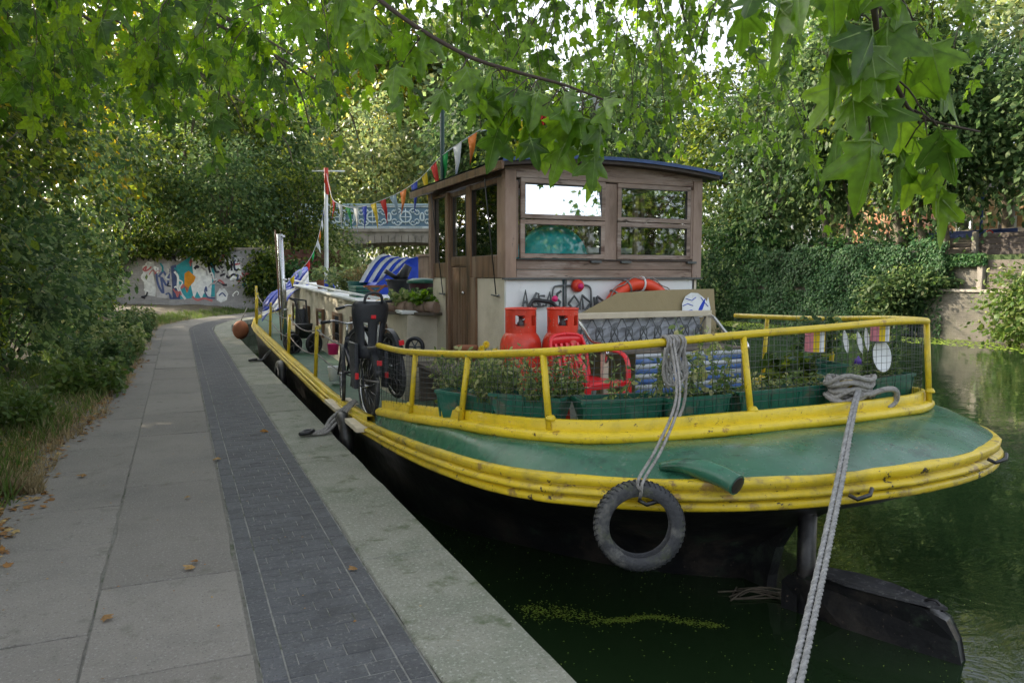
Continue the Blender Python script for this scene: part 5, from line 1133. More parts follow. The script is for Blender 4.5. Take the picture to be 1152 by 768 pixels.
# ---- bicycles
def bicycle(label, loc, rz, frame_m, seat=False, tilt=0, group='bicycles standing at the side of the barge', steer=.25):
    t = thing('bicycle', label, 'bicycle', loc, group, local=True, rz=rz); t.rotation_euler = (0, tilt, rz)
    R_ = .335
    def wheel(y, ang, name):
        Mw = Matrix.Rotation(math.pi / 2, 3, 'Y'); MM = Matrix.Rotation(ang, 3, 'Z') @ Mw
        c = Vector((0, y, R_)); ty_ = B(); ty_.lathe([(R_ + .022 * math.cos(a) - .02, .022 * math.sin(a)) for a in [TAU * i / 10 for i in range(11)]], c, 40, MM); w_ = ty_.build(name, M['rubber'], t)
        rm = B(); rm.lathe([(R_ - .036, -.011), (R_ - .05, -.009), (R_ - .05, .009), (R_ - .036, .011), (R_ - .036, -.011)], c, 40, MM); rm.build('rim', M['steel'], w_)
        sp = B()
        for k in range(28):
            a = TAU * k / 28; sd = .028 if k % 2 else -.028; sp.tube([c + MM @ Vector((.022 * math.cos(a + .6), .022 * math.sin(a + .6), sd)), c + MM @ Vector(((R_ - .045) * math.cos(a), (R_ - .045) * math.sin(a), 0))], .0022, 3)
        sp.tube([c + MM @ Vector((0, 0, -.05)), c + MM @ Vector((0, 0, .05))], .014, 8); sp.build('spokes', M['steel'], w_)
    wheel(0, 0, 'rear_wheel'); wheel(1.04, steer, 'front_wheel')
    f = B(); bb_, hd, st_ = (0, .43, .28), (0, .87, .72), (0, .30, .74)
    f.tube([bb_, st_], .016, 8); f.tube([bb_, (0, .90, .64)], .019, 8); f.tube([(0, .31, .70), hd], .016, 8); f.tube([(0, .855, .76), (0, .915, .60)], .021, 8)
    for sx in (-1, 1): f.tube([(sx * .01, .43, .28), (sx * .05, 0, R_)], .010, 6); f.tube([(sx * .01, .31, .69), (sx * .05, 0, R_)], .008, 6)
    f.build('frame', frame_m, t)
    fk = B()
    for sx in (-1, 1): fk.tube([(sx * .045, .92, .58), (sx * .05, .95, .50), (sx * .05, 1.04, R_)], .011, 6)
    fk.tube([(-.045, .92, .585), (.045, .92, .585)], .013, 6); fk.build('fork', M['blackplastic'], t)
    h = B(); h.tube([(0, .86, .75), (0, .83, .90)], .013, 6); hb = smooth_path([(-.30, .70, .93), (-.15, .80, .94), (0, .83, .91), (.15, .80, .94), (.30, .70, .93)], 5); h.tube(hb, .011, 7); hh = h.build('handlebar', M['steel'], t)
    for sx in (-1, 1):
        B().tube([(sx * .21, .76, .937), (sx * .31, .69, .93)], .017, 8).build('grip', M['blackplastic'], hh)
        B().tube([(sx * .18, .80, .93), (sx * .27, .78, .91)], .005, 5).build('brake_lever', M['blackplastic'], hh)
    s_ = B(); s_.tube([(0, .30, .73), (0, .27, .87)], .013, 6); s_.build('seat_post', M['steel'], t)
    sd = B(); sd.grid([[(x * w_, y_, .90 - .03 * abs(x) + zz) for x in (-1, -.5, 0, .5, 1)] for y_, w_, zz in ((.13, .05, 0), (.17, .08, .01), (.25, .07, .0), (.33, .03, .0), (.41, .018, -.01))]); sd.build('saddle', M['blackplastic'], t, solid=.03)
    c = B(); c.lathe([(.085, -.003), (.095, -.003), (.095, .003), (.085, .003), (.085, -.003)], (.05, .43, .28), 24, Matrix.Rotation(math.pi / 2, 3, 'Y'))
    c.tube([(.065, .43, .28), (.075, .50, .13)], .009, 5); c.tube([(-.065, .43, .28), (-.075, .36, .43)], .009, 5)
    c.box((.11, .50, .125), (.09, .06, .02)); c.box((-.11, .36, .435), (.09, .06, .02)); c.build('crank', M['blackplastic'], t)
    ch_ = B(); ch_.tube([(.05, .43, .375), (.05, 0, .375)], .004, 4); ch_.tube([(.05, .43, .19), (.05, 0, .30)], .004, 4); ch_.build('chain', M['iron'], t)
    mg = B(); mg.grid([[(x, .0 - (R_ + .045) * math.cos(a), R_ + (R_ + .045) * math.sin(a)) for x in (-.03, -.015, .015, .03)] for a in [math.radians(20 + 10 * i) for i in range(12)]]); mg.build('mudguard', M['blackplastic'], t, solid=.003)
    B().box((0, -.37, .60), (.05, .02, .05)).build('reflector', M['redplastic'], t, bevel=.005)
    if seat:
        z0, yb = .62, -.06; cs = B()
        # shell seen from behind: outline with two slots
        def W(z): return float(np.interp(z, [0, .1, .25, .36, .46, .52, .56], [.12, .135, .14, .165, .18, .175, .14]))
        zs = [i * .56 / 14 for i in range(15)]; rows = []
        for z in zs:
            wv = W(z); rows.append([(wv * u, yb - .05 + .09 * abs(u) ** 3 * 1.2 + .05 * (z / .56) * -1, z0 + z) for u in (-1, -.8, -.55, -.3, -.1, .1, .3, .55, .8, 1)])
        m_ = 10; vs = [p for r_ in rows for p in r_]; fs = []
        for i in range(14):
            for k in range(9):
                if k in (2, 6) and 3 <= i <= 8: continue
                fs.append((i * m_ + k, i * m_ + k + 1, (i + 1) * m_ + k + 1, (i + 1) * m_ + k))
        cs.add(vs, fs, True); shell = cs.build('child_seat', M['seatplastic'], t, solid=.02)
        B().tube(smooth_path([(-.09, yb - .10, z0 + .55), (-.07, yb - .11, z0 + .62), (0, yb - .11, z0 + .645), (.07, yb - .11, z0 + .62), (.09, yb - .10, z0 + .55)], 5), .014, 8).build('carry_handle', M['seatplastic'], shell)
        B().box((0, yb - .105, z0 + .41), (.05, .014, .035)).build('strap_clip', M['redplastic'], shell, bevel=.005)
        sp2 = B(); sp2.grid([[(u * .15, yb + .05 + v * .25, z0 + .02 + .03 * abs(u) + .02 * v) for u in (-1, -.5, 0, .5, 1)] for v in (0, .3, .6, 1)]); sp2.build('seat_pan', M['seatplastic'], shell, solid=.02)
        for sx in (-1, 1):
            B().hexa([(sx * .15 - .02, yb - .04, z0 - .30), (sx * .15 + .02, yb - .04, z0 - .30), (sx * .15 + .02, yb + .08, z0 - .30), (sx * .15 - .02, yb + .08, z0 - .30), (sx * .15 - .02, yb - .04, z0 + .15), (sx * .15 + .02, yb - .04, z0 + .15), (sx * .15 + .02, yb + .2, z0 + .15), (sx * .15 - .02, yb + .2, z0 + .15)]).build('leg_guard', M['seatplastic'], shell, bevel=.01)
            B().box((sx * .15, yb - .05, z0 - .17), (.035, .02, .06)).build('reflector', M['redplastic'], shell, bevel=.004)
    return t
wf = mat('white_frame_paint', (.6, .62, .6), .3); df = mat('dark_frame_paint', (.03, .035, .05), .3)
bicycle('bicycle with a dark grey child seat on its rear rack', (1.70, 7.42, .17), math.radians(3), df, seat=True, tilt=math.radians(1), steer=-.2)
bicycle('second bicycle without child seat, behind the first and leaning on the cabin', (2.00, 7.45, .36), math.radians(4), wf, tilt=math.radians(-7), steer=.3)
plk = thing('gang_board', 'pale weathered boarding step under the bicycle wheels', 'board', (1.66, 7.9, .1))
B().box((1.66, 7.3, .145), (.34, .55, .045)).build('board', M['palewood'], plk, bevel=.005); B().box((1.66, 8.5, .145), (.30, .7, .045)).build('board', M['palewood'], plk, bevel=.005)
# pushchair
pc = thing('pushchair', 'folded black pushchair with grey wheels on the side deck', 'pushchair', (1.95, 13.6, .2))
for i, (x, y) in enumerate(((1.80, 13.5), (1.84, 14.1), (2.15, 13.5))):
    r_ = .19; w_ = B(); Mw = Matrix.Rotation(math.radians(65), 3, 'Z') @ Matrix.Rotation(math.pi / 2, 3, 'Y')
    w_.lathe([(r_ - .03 + .03 * math.cos(a), .03 * math.sin(a)) for a in [TAU * k / 8 for k in range(9)]], (x, y, .22 + r_), 24, Matrix.Rotation(math.radians(-55), 3, 'Z') @ Matrix.Rotation(math.pi / 2, 3, 'Y')); w_ = w_.build('wheel', M['blackplastic'], pc)
    s_ = B()
    for k in range(6): a = TAU * k / 6; Mw = Matrix.Rotation(math.radians(-55), 3, 'Z') @ Matrix.Rotation(math.pi / 2, 3, 'Y'); s_.tube([Vector((x, y, .22 + r_)), Vector((x, y, .22 + r_)) + Mw @ Vector((r_ * .8 * math.cos(a), r_ * .8 * math.sin(a), 0))], .012, 5)
    s_.build('spoke', M['iron'], w_)
b = B(); b.tube([(1.85, 13.6, .42), (1.98, 13.8, .8), (1.9, 13.9, 1.15), (1.8, 13.9, 1.2)], .018, 6); b.tube([(2.15, 13.5, .42), (2.1, 13.9, .8), (2.1, 14, 1.15), (1.8, 13.9, 1.2)], .018, 6); b.build('frame', M['blackplastic'], pc)
b = B(); b.grid([[(1.85, 13.6, .75), (2.15, 13.6, .75)], [(1.88, 13.85, .5), (2.15, 13.85, .5)], [(1.9, 14.0, .7), (2.15, 14.0, .7)], [(1.92, 14.05, 1.0), (2.12, 14.05, 1.0)]]); b.build('seat', M['blackplastic'], pc, solid=.04)
pk = thing('pink_bucket', 'bright pink bucket hanging by the side deck railing', 'bucket', (1.78, 9.7, .55))
B().lathe([(.06, 0), (.075, .13), (.08, .135), (.07, .135), (.056, .01), (.001, .01)], (1.78, 9.7, .60), 18).build('body', M['pink'], pk)
B().tube([(1.705, 9.7, .73), (1.73, 9.7, .82), (1.78, 9.7, .85), (1.83, 9.7, .82), (1.855, 9.7, .73)], .004, 5).build('handle', M['iron'], pk)
wb = thing('white_pot', 'small white pot standing on the side deck below the pink bucket', 'pot', (1.85, 10.0, .1))
B().lathe([(.07, 0), (.09, .18), (.095, .19), (.08, .19), (.06, .02), (.001, .02)], (1.85, 10.0, .22), 16).build('body', M['white'], wb)
# chimney, mast and dark staff
cm = thing('chimney', 'tall polished steel flue pipe rising from the barge side', 'chimney', (1.95, 15.7, .3))
B().tube([(1.95, 15.7, .2), (1.88, 15.74, 2.42)], .062, 16).build('pipe', M['steel'], cm)
for z in (.9, 1.5, 2.36): B().tube([(1.95 - .03 * (z - .2) / 2.2 - .00, 15.7 + .018 * z, z), (1.95 - .03 * (z + -.16) / 2.2, 15.7 + .018 * z, z + .04)], .068, 16).build('band', M['chrome'], cm)
B().tube([(1.86, 15.68, .2), (1.79, 15.7, 2.5)], .016, 6).build('support_pole', M['varnish'], cm)
ms = thing('mast', 'white flag mast with crosspiece standing on the cabin roof', 'mast', (2.72, 15.3, 1.3))
B().tube([(2.70, 15.3, 1.3), (2.76, 15.4, 3.72)], [.045, .035], 12).build('pole', M['white'], ms)
B().tube([(2.76, 15.38, 3.2), (2.762, 15.4, 3.72)], .045, 10).build('red_band', M['red'], ms)
B().tube([(2.50, 15.5, 3.66), (3.1, 15.25, 3.66)], .014, 6).build('crosspiece', M['white'], ms)
sf = thing('staff', 'dark green pole rising behind the left edge of the wheelhouse roof', 'pole', (3.1, 9.2, 1.2))
B().tube([(3.08, 9.2, 1.2), (3.1, 9.2, 3.75)], .028, 10).build('pole', mat('dark_green_paint', (.01, .05, .04), .4), sf)
# bunting
fcols = ['f_red', 'f_yellow', 'f_green', 'f_white', 'f_blue', 'f_orange', 'f_pale']
def bunting(pts, n, label, seq, s=.20, name='bunting'):
    P = smooth_path(pts, 8); t = thing(name, label, 'bunting', P[0]); B().tube(P, .006, 4).build('string', M['f_white'], t)
    L = [0]
    for a, b_ in zip(P[:-1], P[1:]): L.append(L[-1] + (b_ - a).length)
    for i in range(n):
        d = L[-1] * (i + .5) / n; k = max(j for j in range(len(L)) if L[j] <= d); k = min(k, len(P) - 2); a = P[k].lerp(P[k + 1], (d - L[k]) / (L[k + 1] - L[k])); dr_ = (P[k + 1] - P[k]).normalized()
        w_ = s * .42; sw = Vector((random.uniform(-.05, .08), random.uniform(-.06, .06), 0)); h = Vector((0, 0, -s * random.uniform(1.1, 1.45)))
        q = [a - dr_ * w_, a + dr_ * w_]; tip = a + h + sw; midl, midr = q[0].lerp(tip, .5) + Vector((.02, .015, 0)), q[1].lerp(tip, .5) + Vector((.01, -.015, 0))
        B().add([q[0], q[1], midr, midl, tip], [(0, 1, 2, 3), (3, 2, 4)], True).build('pennant', M[seq[i % len(seq)]], t, solid=.003)
bunting([(2.76, 15.35, 3.6), (2.74, 14.9, 3.22), (2.72, 14.3, 2.96), (2.84, 13.12, 2.76), (3.01, 11.4, 2.80), (3.1, 10.28, 2.92), (3.09, 9.2, 3.10), (3.14, 8.0, 3.22)], 17, 'string of coloured pennants sagging from the white mast to the wheelhouse', ['f_orange', 'f_yellow', 'f_red', 'f_white', 'f_green', 'f_white', 'f_blue', 'f_yellow', 'f_red', 'f_pale', 'f_orange', 'f_blue', 'f_yellow', 'f_red', 'f_green', 'f_white', 'f_orange'], .31)
bunting([(2.76, 15.4, 3.2), (2.6, 15.45, 2.4), (2.45, 15.45, 2.0), (2.27, 15.5, 1.75), (2.0, 15.6, 1.5)], 9, 'second string of small pennants dropping left from the mast', ['f_yellow', 'f_blue', 'f_white', 'f_orange', 'f_white', 'f_green', 'f_red', 'f_pale'], .16)
bunting([(3.14, 8.0, 3.2), (3.6, 7.4, 3.3), (4.2, 6.9, 3.5)], 5, 'short end of pennants above the wheelhouse roof, mostly hidden by leaves', ['f_blue', 'f_yellow', 'f_red', 'f_green', 'f_white'], .2)
# tarpaulin tent with white stripes
tp = thing('striped_tarpaulin', 'blue tarpaulin tent with white stripes on the cabin roof', 'tarpaulin', (3.2, 12.3, 1.25))
zr = 1.27
for k in range(8):
    a0, a1 = k / 8, (k + 1) / 8; m_ = 'whitetarp' if k % 2 == 0 and k < 7 else 'bluetarp'
    def tp_(u, v): x = 2.72 + .35 * v + u * .72; return (x, 12.4 - .2 * u - .25 * v, zr + .18 * (1 - v) * 0 + (.22 + .46 * math.sin(v * 1.57)) - .06 * math.sin(u * 3) * v)
    B().grid([[tp_(a0 * .75, v), tp_(a1 * .75, v)] for v in (0, .25, .5, .75, 1)]).build('stripe', M[m_], tp, solid=.006)
B().grid([[tp_(.75, v), tp_(1.0, v * .95), (tp_(1.12, v * .8)[0], 12.0, zr + .1 + .4 * v)] for v in (0, .25, .5, .75, 1)]).build('sheet', M['bluetarp'], tp, solid=.006)
B().prism([(2.72, 12.35, zr), (3.75, 12.1, zr), (3.8, 12.0, zr + .35), (3.45, 12.1, zr + .55)], (0, 1.0, 0)).build('side', M['bluetarp'], tp)
t2_ = thing('blue_tarpaulin', 'crumpled blue and white tarpaulin draped over the foredeck behind the flue pipe', 'tarpaulin', (2.0, 16.7, .6))
def dr2(u, v): return (1.62 + u * .95 + .12 * v, 17.0 - .35 * u + .1 * v + .8 * v, .62 + u * .85 + .42 * v * math.sin(v * 2) + .06 * math.sin(u * 11 + v * 6))
for k in range(6):
    B().grid([[dr2(u, k / 6), dr2(u, (k + 1) / 6)] for u in [i / 10 for i in range(11)]]).build('fold', M['whitetarp'] if k in (1, 2) else M['bluetarp'], t2_, solid=.01)
bb3 = thing('blue_drum', 'blue plastic drum beside the mast foot', 'drum', (2.45, 15.1, 1.3))
B().lathe([(.09, 0), (.10, .04), (.10, .18), (.09, .2), (.001, .2)], (2.6, 14.4, tz(14.6) + .04), 18).build('body', M['bluetarp'], bb3)
# pots on roof
def pot(x, y, z, r, h, m, label, name='plant_pot', plant=None):
    t = thing(name, label, 'plant pot', (x, y, z))
    B().lathe([(r * .75, 0), (r, h), (r * 1.08, h), (r * 1.08, h * 1.12), (r * .92, h * 1.12), (r * .9, h * .9), (.001, h * .88)], (x, y, z), 20).build('pot', M[m], t)
    return t
rz0 = lambda y: tz(y) + .045
pot(2.56, 14.8, rz0(14.8), .14, .16, 'terracotta', 'terracotta pot with trailing green plant at the mast foot'); herb('trailing_plant', 'trailing plant in the pot at the mast foot', (2.56, 14.8, rz0(14.8) + .16), (.2, .2, .25), 300, .07, 'far', stems=16, h=.28)
pot(2.82, 13.0, rz0(13), .17, .2, 'trough', 'round green tub with reddish plant on the cabin roof', 'tub'); herb('red_plant', 'reddish brown spiky plant in the green tub', (2.82, 13.0, rz0(13) + .2), (.16, .14, .3), 260, .12, 'deadleaf', T=T_BL, stems=24, h=.28)
herb('fern', 'light green feathery plant behind the green tub', (2.7, 13.6, rz0(13.6)), (.25, .3, .4), 500, .08, 'far', stems=30, h=.42)
pot(3.0, 10.9, rz0(10.9), .2, .27, 'blackplastic', 'large black tub of kitchen things on the cabin roof', 'black_tub')
kb = thing('watering_can', 'black spouted can leaning out of the black tub', 'can', (3.0, 10.85, rz0(10.9) + .25))
B().tube([(2.95, 10.85, rz0(10.9) + .22), (3.1, 10.8, rz0(10.9) + .5)], [.10, .06], 14).build('body', M['blackplastic'], kb); B().tube([(2.95, 10.8, rz0(10.9) + .3), (2.75, 10.8, rz0(10.9) + .42)], [.03, .035], 8).build('spout', M['blackplastic'], kb)
gc = thing('green_crate', 'green plastic crate with odds and ends on the cabin roof', 'crate', (2.65, 11.6, rz0(11.6)))
for k in range(4): B().box((2.62, 11.6, rz0(11.6) + .03 + k * .045), (.36, .5, .034)).build('slat', M['trough'], gc, bevel=.004)
gb = thing('folded_trestle', 'small red brown wooden trestle beside the black tub', 'trestle', (2.62, 10.9, rz0(10.9)))
B().tube([(2.5, 10.9, rz0(10.9)), (2.75, 10.8, rz0(10.9) + .22)], .018, 5).build('leg', M['terracotta'], gb); B().tube([(2.75, 10.9, rz0(10.9)), (2.5, 10.8, rz0(10.9) + .18)], .018, 5).build('leg', M['terracotta'], gb); B().box((2.62, 10.85, rz0(10.9) + .2), (.34, .08, .03)).build('top', M['terracotta'], gb)
mb = thing('maroon_bin', 'dark maroon bin with a green lid beside the wheelhouse', 'bin', (2.86, 8.95, 1.2))
B().lathe([(.13, 0), (.16, .28), (.165, .29), (.001, .29)], (2.74, 8.95, rz0(9)), 20).build('body', M['maroon'], mb); B().lathe([(.19, 0), (.19, .03), (.12, .06), (.001, .065)], (2.74, 8.95, rz0(9) + .29), 20).build('lid', M['trough'], mb)
cc = thing('wooden_cupboard', 'weathered brown cupboard in front of the wheelhouse', 'cupboard', (3.4, 10.3, 1.2))
B().box((3.42, 10.3, rz0(10.3) + .32), (.5, .5, .62)).build('body', M['teak'], cc, bevel=.01); B().box((3.42, 10.3, rz0(10.3) + .645), (.56, .56, .03)).build('top', M['teak'], cc, bevel=.006)
for k in range(4): B().box((3.235 + k * .12, 10.035, rz0(10.3) + .31), (.10, .02, .54)).build('plank', M['teakh'], cc, bevel=.003)
# wooden planter on the cabin edge
wp = thing('wooden_planter', 'rough brown log planter along the edge of the cabin roof', 'planter', (2.45, 8.6, 1.15))
pA, pB = Vector((2.26, 8.75, rz0(8.5) - .02)), Vector((2.66, 8.14, rz0(8.5) - .02))
for k in range(5): B().tube([pA.lerp(pB, (k + .02) / 5) + Vector((0, 0, .05)), pA.lerp(pB, (k + .98) / 5) + Vector((0, 0, .05))], .07, 9).build('log', M['teak'], wp)
B().box(((pA.x + pB.x) / 2, (pA.y + pB.y) / 2, pA.z - .02), (.78, .16, .03), (0, 0, math.atan2(pB.y - pA.y, pB.x - pA.x))).build('shelf', M['planks'], wp)
yc = thing('yellow_cushion', 'mustard yellow bundle at the left end of the log planter', 'bundle', (2.24, 8.9, rz0(8.9)))
B().ball((2.26, 8.95, rz0(8.9) + .05), .1, 12, 8, (1.3, 1.3, .6)).build('bundle', M['f_orange'] if False else mat('mustard_cloth', (.55, .33, .06), .8), yc)
herb('leafy_herb', 'bright green leafy herbs at the left of the log planter', (2.40, 8.6, pA.z + .08), (.10, .14, .2), 260, .06, 'herb', stems=18, h=.17)
herb('leafy_herb', 'fresh green leaves at the right of the log planter', (2.56, 8.35, pA.z + .08), (.10, .10, .2), 240, .07, 'plane', stems=16, h=.14)
herb('silver_plant', 'silvery white cabbage like plant behind the log planter', (2.62, 8.7, rz0(8.7)), (.10, .10, .3), 160, .11, 'f_pale' if False else 'blue_green', stems=12, h=.26)
bw_ = thing('small_wheel', 'small black spoked wheel leaning by the cabin wall', 'wheel', (2.26, 7.9, .8))
B().tube([(2.24 + .09 * math.cos(a) * .8, 7.6 - .09 * math.cos(a) * .5, .86 + .09 * math.sin(a)) for a in [TAU * i / 20 for i in range(20)]], .022, 7, closed=True).build('tyre', M['blackplastic'], bw_)
for k in range(3): a = math.pi * k / 3; B().tube([(2.24 + .08 * math.cos(a) * .8, 7.6 - .08 * math.cos(a) * .5, .86 + .08 * math.sin(a)), (2.24 - .08 * math.cos(a) * .8, 7.6 + .08 * math.cos(a) * .5, .86 - .08 * math.sin(a))], .008, 5).build('spoke', M['iron'], bw_)
pl5 = thing('terracotta_pot', 'small terracotta pot at the foot of the wheelhouse door', 'plant pot', (2.58, 6.95, .7))
B().lathe([(.07, 0), (.1, .16), (.11, .17), (.11, .2), (.09, .2), (.001, .17)], (2.56, 6.9, .72), 16).build('pot', M['terracotta'], pl5)
bx6 = thing('low_bench', 'low dark bench holding pots beside the wheelhouse door', 'bench', (2.4, 6.8, .4))
B().box((2.42, 6.95, .69), (.42, 1.2, .04)).build('top', M['planks'], bx6, bevel=.004)
for y in (6.5, 7.4): B().box((2.42, y, .5), (.38, .05, .36)).build('leg', M['planks'], bx6, bevel=.004)
# ================================================================== VEGETATION
random.seed(3)
# verge grass, dry grass, weeds and litter (nobody could count them)
def strip_pts(n, x0, x1, y0, y1, pw=1.0):
    y = y0 + (y1 - y0) * RNG.random(n) ** pw; x = x0(y) + (x1(y) - x0(y)) * RNG.random(n)
    return x + np.array([off(v) for v in y]), y
edge = lambda y: np.interp(y, [0, 4, 5, 7, 9.5, 11, 14, 20, 30, 40], [-1.2, -1.0, -1.0, -1.08, -.92, -.82, -.72, -.66, -.7, -.8]) + .05 * np.sin(y * 2.1) + .03 * np.sin(y * 5.3)
gz = lambda x, y: np.where(x > -1.15, 0, .12 * np.minimum(2.5, -1.15 - x))
def grass(name, n, a, b_, y0, y1, h, m, pw=1.0, T=T_BL, droop=0, wide=1):
    x, y = strip_pts(n, lambda y: edge(y) + a, lambda y: edge(y) + b_, y0, y1, pw)
    xo = x - np.array([off(v) for v in y]); P = np.stack([x, y, gz(xo, y) - .01], 1)
    D = RNG.normal(size=(n, 3)) * .45; D[:, 2] = 1 - droop; N_ = RNG.normal(size=(n, 3)) + .01
    o = leaves(name, P, D, N_, h * (.4 + .9 * RNG.random(n)) * (.7 + .5 * np.sin(x * 3 + y * 1.3) ** 2), T, M[m]); tag(o, cat='grass'); return o
tag(grass('grass', 30000, -1.6, -.12, 4.6, 36, .16, 'grass', 1.3), 'green grass growing along the left verge of the towpath')
tag(grass('dry_grass', 9000, -.75, .03, 6.4, 30, .12, 'drygrass', 2.3), 'dry straw coloured grass fringing the path edge')
tag(grass('verge_weeds', 14000, -1.7, -.30, 4.2, 30, .085, 'hedge', 1.4, T_OV, .9), 'low broad leaved weeds under the hedge', 'weeds')
# taller weeds in clumps
for i, (x, y, h, m, lab) in enumerate([(-1.75, 5.3, .5, 'hedge', 'dark green nettle patch nearest the camera at the left edge'), (-1.8, 6.3, .36, 'hedge', 'low nettle patch where dry leaves pile up beside the path'), (-1.95, 7.6, .4, 'hedge', 'broad nettle patch behind the pale dry grass'), (-1.75, 9.2, .45, 'grass', 'bright weed patch just behind the dry grass strip'),
        (-1.2, 11.5, .5, 'grass', 'bright green weed patch leaning towards the path'), (-1.25, 14, .6, 'blue_green', 'grey green mugwort clump half way along the verge'), (-1.15, 17, .65, 'herb', 'pale tall weed clump near where the hedge steps back'), (-1.1, 20.5, .7, 'blue_green', 'grey green weed clump before the bend'), (-1.1, 25, .7, 'herb', 'pale weed clump at the start of the bend')]):
    herb('weed_clump', lab, (x, y, float(gz(np.array(x), y))), (.45, .7, h), 1500, .075 if i < 4 else .09, m, stems=70, h=h, droop=.3, group='weed clumps along the verge')
# leaf litter at the edge
n = 2600; x, y = strip_pts(n, lambda y: edge(y) - .45, lambda y: edge(y) + .16 * RNG.random(n) ** 2, 3.4, 16, 1.3)
P = np.stack([x, y, gz(x, y) + .004 + .012 * RNG.random(n)], 1); D = RNG.normal(size=(n, 3)); D[:, 2] *= .15; N_ = RNG.normal(size=(n, 3)) * .3; N_[:, 2] += 1
tag(leaves('leaf_litter', P, D, N_, .05 * (.5 + RNG.random(n)), T_LO, M['deadleaf']), 'brown fallen leaves gathered along the path edge', 'leaf litter')
n = 420; x = -1.1 + 2.3 * RNG.random(n) ** 1.6; y = 3 + 20 * RNG.random(n); P = np.stack([x, y, .006 + 0 * x], 1); D = RNG.normal(size=(n, 3)); D[:, 2] *= .1; N_ = RNG.normal(size=(n, 3)) * .2; N_[:, 2] += 1
tag(leaves('leaf_scraps', P, D, N_, .014 * (.5 + RNG.random(n)), T_LO, M['deadleaf']), 'tiny leaf scraps and seeds scattered over the paving', 'leaf litter')
# single fallen leaves on the path
for (x, y, s, a, lab) in [(.03, 4.36, .075, 1.0, 'curled orange brown leaf lying on the slabs in mid path'), (.05, 4.47, .05, 2.0, 'small tan leaf touching the curled orange brown leaf'), (.83, 3.98, .06, .5, 'small brown leaf on the dark bricks by the coping'), (.28, 6.96, .085, 2.4, 'orange brown leaf on the left border of the brick band'), (-.38, 3.89, .07, 4.0, 'ochre leaf near the joint of the slabs at lower left'), (.77, 7.97, .10, .3, 'pale grey dry leaf furthest up the brick band'), (-.72, 6.79, .08, 1.8, 'yellow green leaf lying flat on the left slabs'), (.01, 5.83, .05, 3, 'tiny straw coloured leaf in the middle of a slab')]:
    b = B(); tv, tf = T_HI; Rm = Euler((.25, .15, a)).to_matrix()
    b.add([Vector((x, y, .014)) + Rm @ Vector((v[0] * s, v[1] * s, v[2] * s * 2.5)) for v in tv], [tuple(int(q) for q in f) for f in tf]); o = b.build('fallen_leaf', M['deadleaf']); tag(o, lab, 'leaf', 'fallen leaves on the towpath')
    ORG[o.name] = Vector((0, 0, 0))

# hedge bushes along the left
lb = 'bushes along the left of the towpath'
for (x, y, rx, ry, rz, n, m, lab) in [
    (-3.0, 5.6, 1.0, 1.3, 1.1, 110, 'hedge', 'big dark bush at the left edge nearest the camera'),
    (-3.0, 8.0, .9, 1.4, 1.2, 120, 'hedge', 'dense dark bush second from the camera'),
    (-2.85, 10.8, .9, 1.5, 1.35, 120, 'hedge', 'rounded mid green bush over the dry verge'),
    (-2.6, 14.2, .9, 1.8, 1.5, 120, 'blue_green', 'grey green bush spilling toward the path'),
    (-2.5, 18.3, .9, 2.2, 1.6, 120, 'blue_green', 'grey green bush half way to the graffiti wall'),
    (-2.7, 23, 1.0, 2.6, 1.5, 110, 'hedge', 'bush just before the bend, left of the mural'),
    (-2.9, 29, 1.1, 3.0, 1.6, 110, 'blue_green', 'far bush against the left end of the graffiti wall')]:
    bush('hedge_bush', lab, (x, y, .1), (rx, ry, rz), n, .085 if y < 12 else .12, M[m], group=lb, per=42, sig=.22, shell=.55)
# trees behind the hedge
gt = 'trees behind the left hedge'
for (x, y, cz, r, nc, per, sz, m, lab) in [
    (-5.0, 6.0, 3.6, (2.4, 2.6, 2.6), 130, 50, .13, 'hedge', 'dark leafy tree at the far left nearest the camera'),
    (-4.6, 10.5, 4.2, (2.3, 2.8, 3.2), 150, 50, .13, 'yellowish', 'tree with sunlit yellow leaves behind the second bush'),
    (-4.0, 15.0, 4.0, (2.2, 3.0, 3.2), 150, 50, .15, 'hedge', 'dark tree behind the grey green bush'),
    (-3.9, 20.0, 4.6, (2.4, 3.4, 3.8), 150, 50, .17, 'hedge', 'tall green tree half way along the hedge'),
    (-3.6, 26.0, 5.2, (2.8, 4.0, 4.2), 150, 50, .2, 'blue_green', 'tall grey green tree left of the mural'),
    (-10.5, 17.5, 6.5, (3.5, 4.0, 6.0), 230, 60, .24, 'hedge', 'unseen tall dark tree added behind the hedge to block sun patches'),  # added out of view to keep sun patches off the path
    (-9.0, 8.0, 7.0, (3.5, 5.0, 5.5), 200, 60, .22, 'hedge', 'tall dark tree at the far upper left'),
    (-6.5, 18.0, 8.5, (3.5, 5.0, 5.0), 220, 60, .2, 'hedge', 'tall tree crown closing the sky above the hedge'),
    (-7.5, 13.0, 6.5, (3.5, 7.0, 5.5), 260, 60, .2, 'hedge', 'large dark tree filling the upper left behind the hedge'),
    (-7.5, 26.0, 7.5, (4.0, 7.0, 6.5), 200, 55, .24, 'yellowish', 'large yellowing tree far behind the hedge')]:
    tree('tree', lab, (x, y, .1), [((x, y, cz), r, nc, per)], sz, M[m], .16, gt, T=T_OV if y < 12 else T_RH, sig=.42)
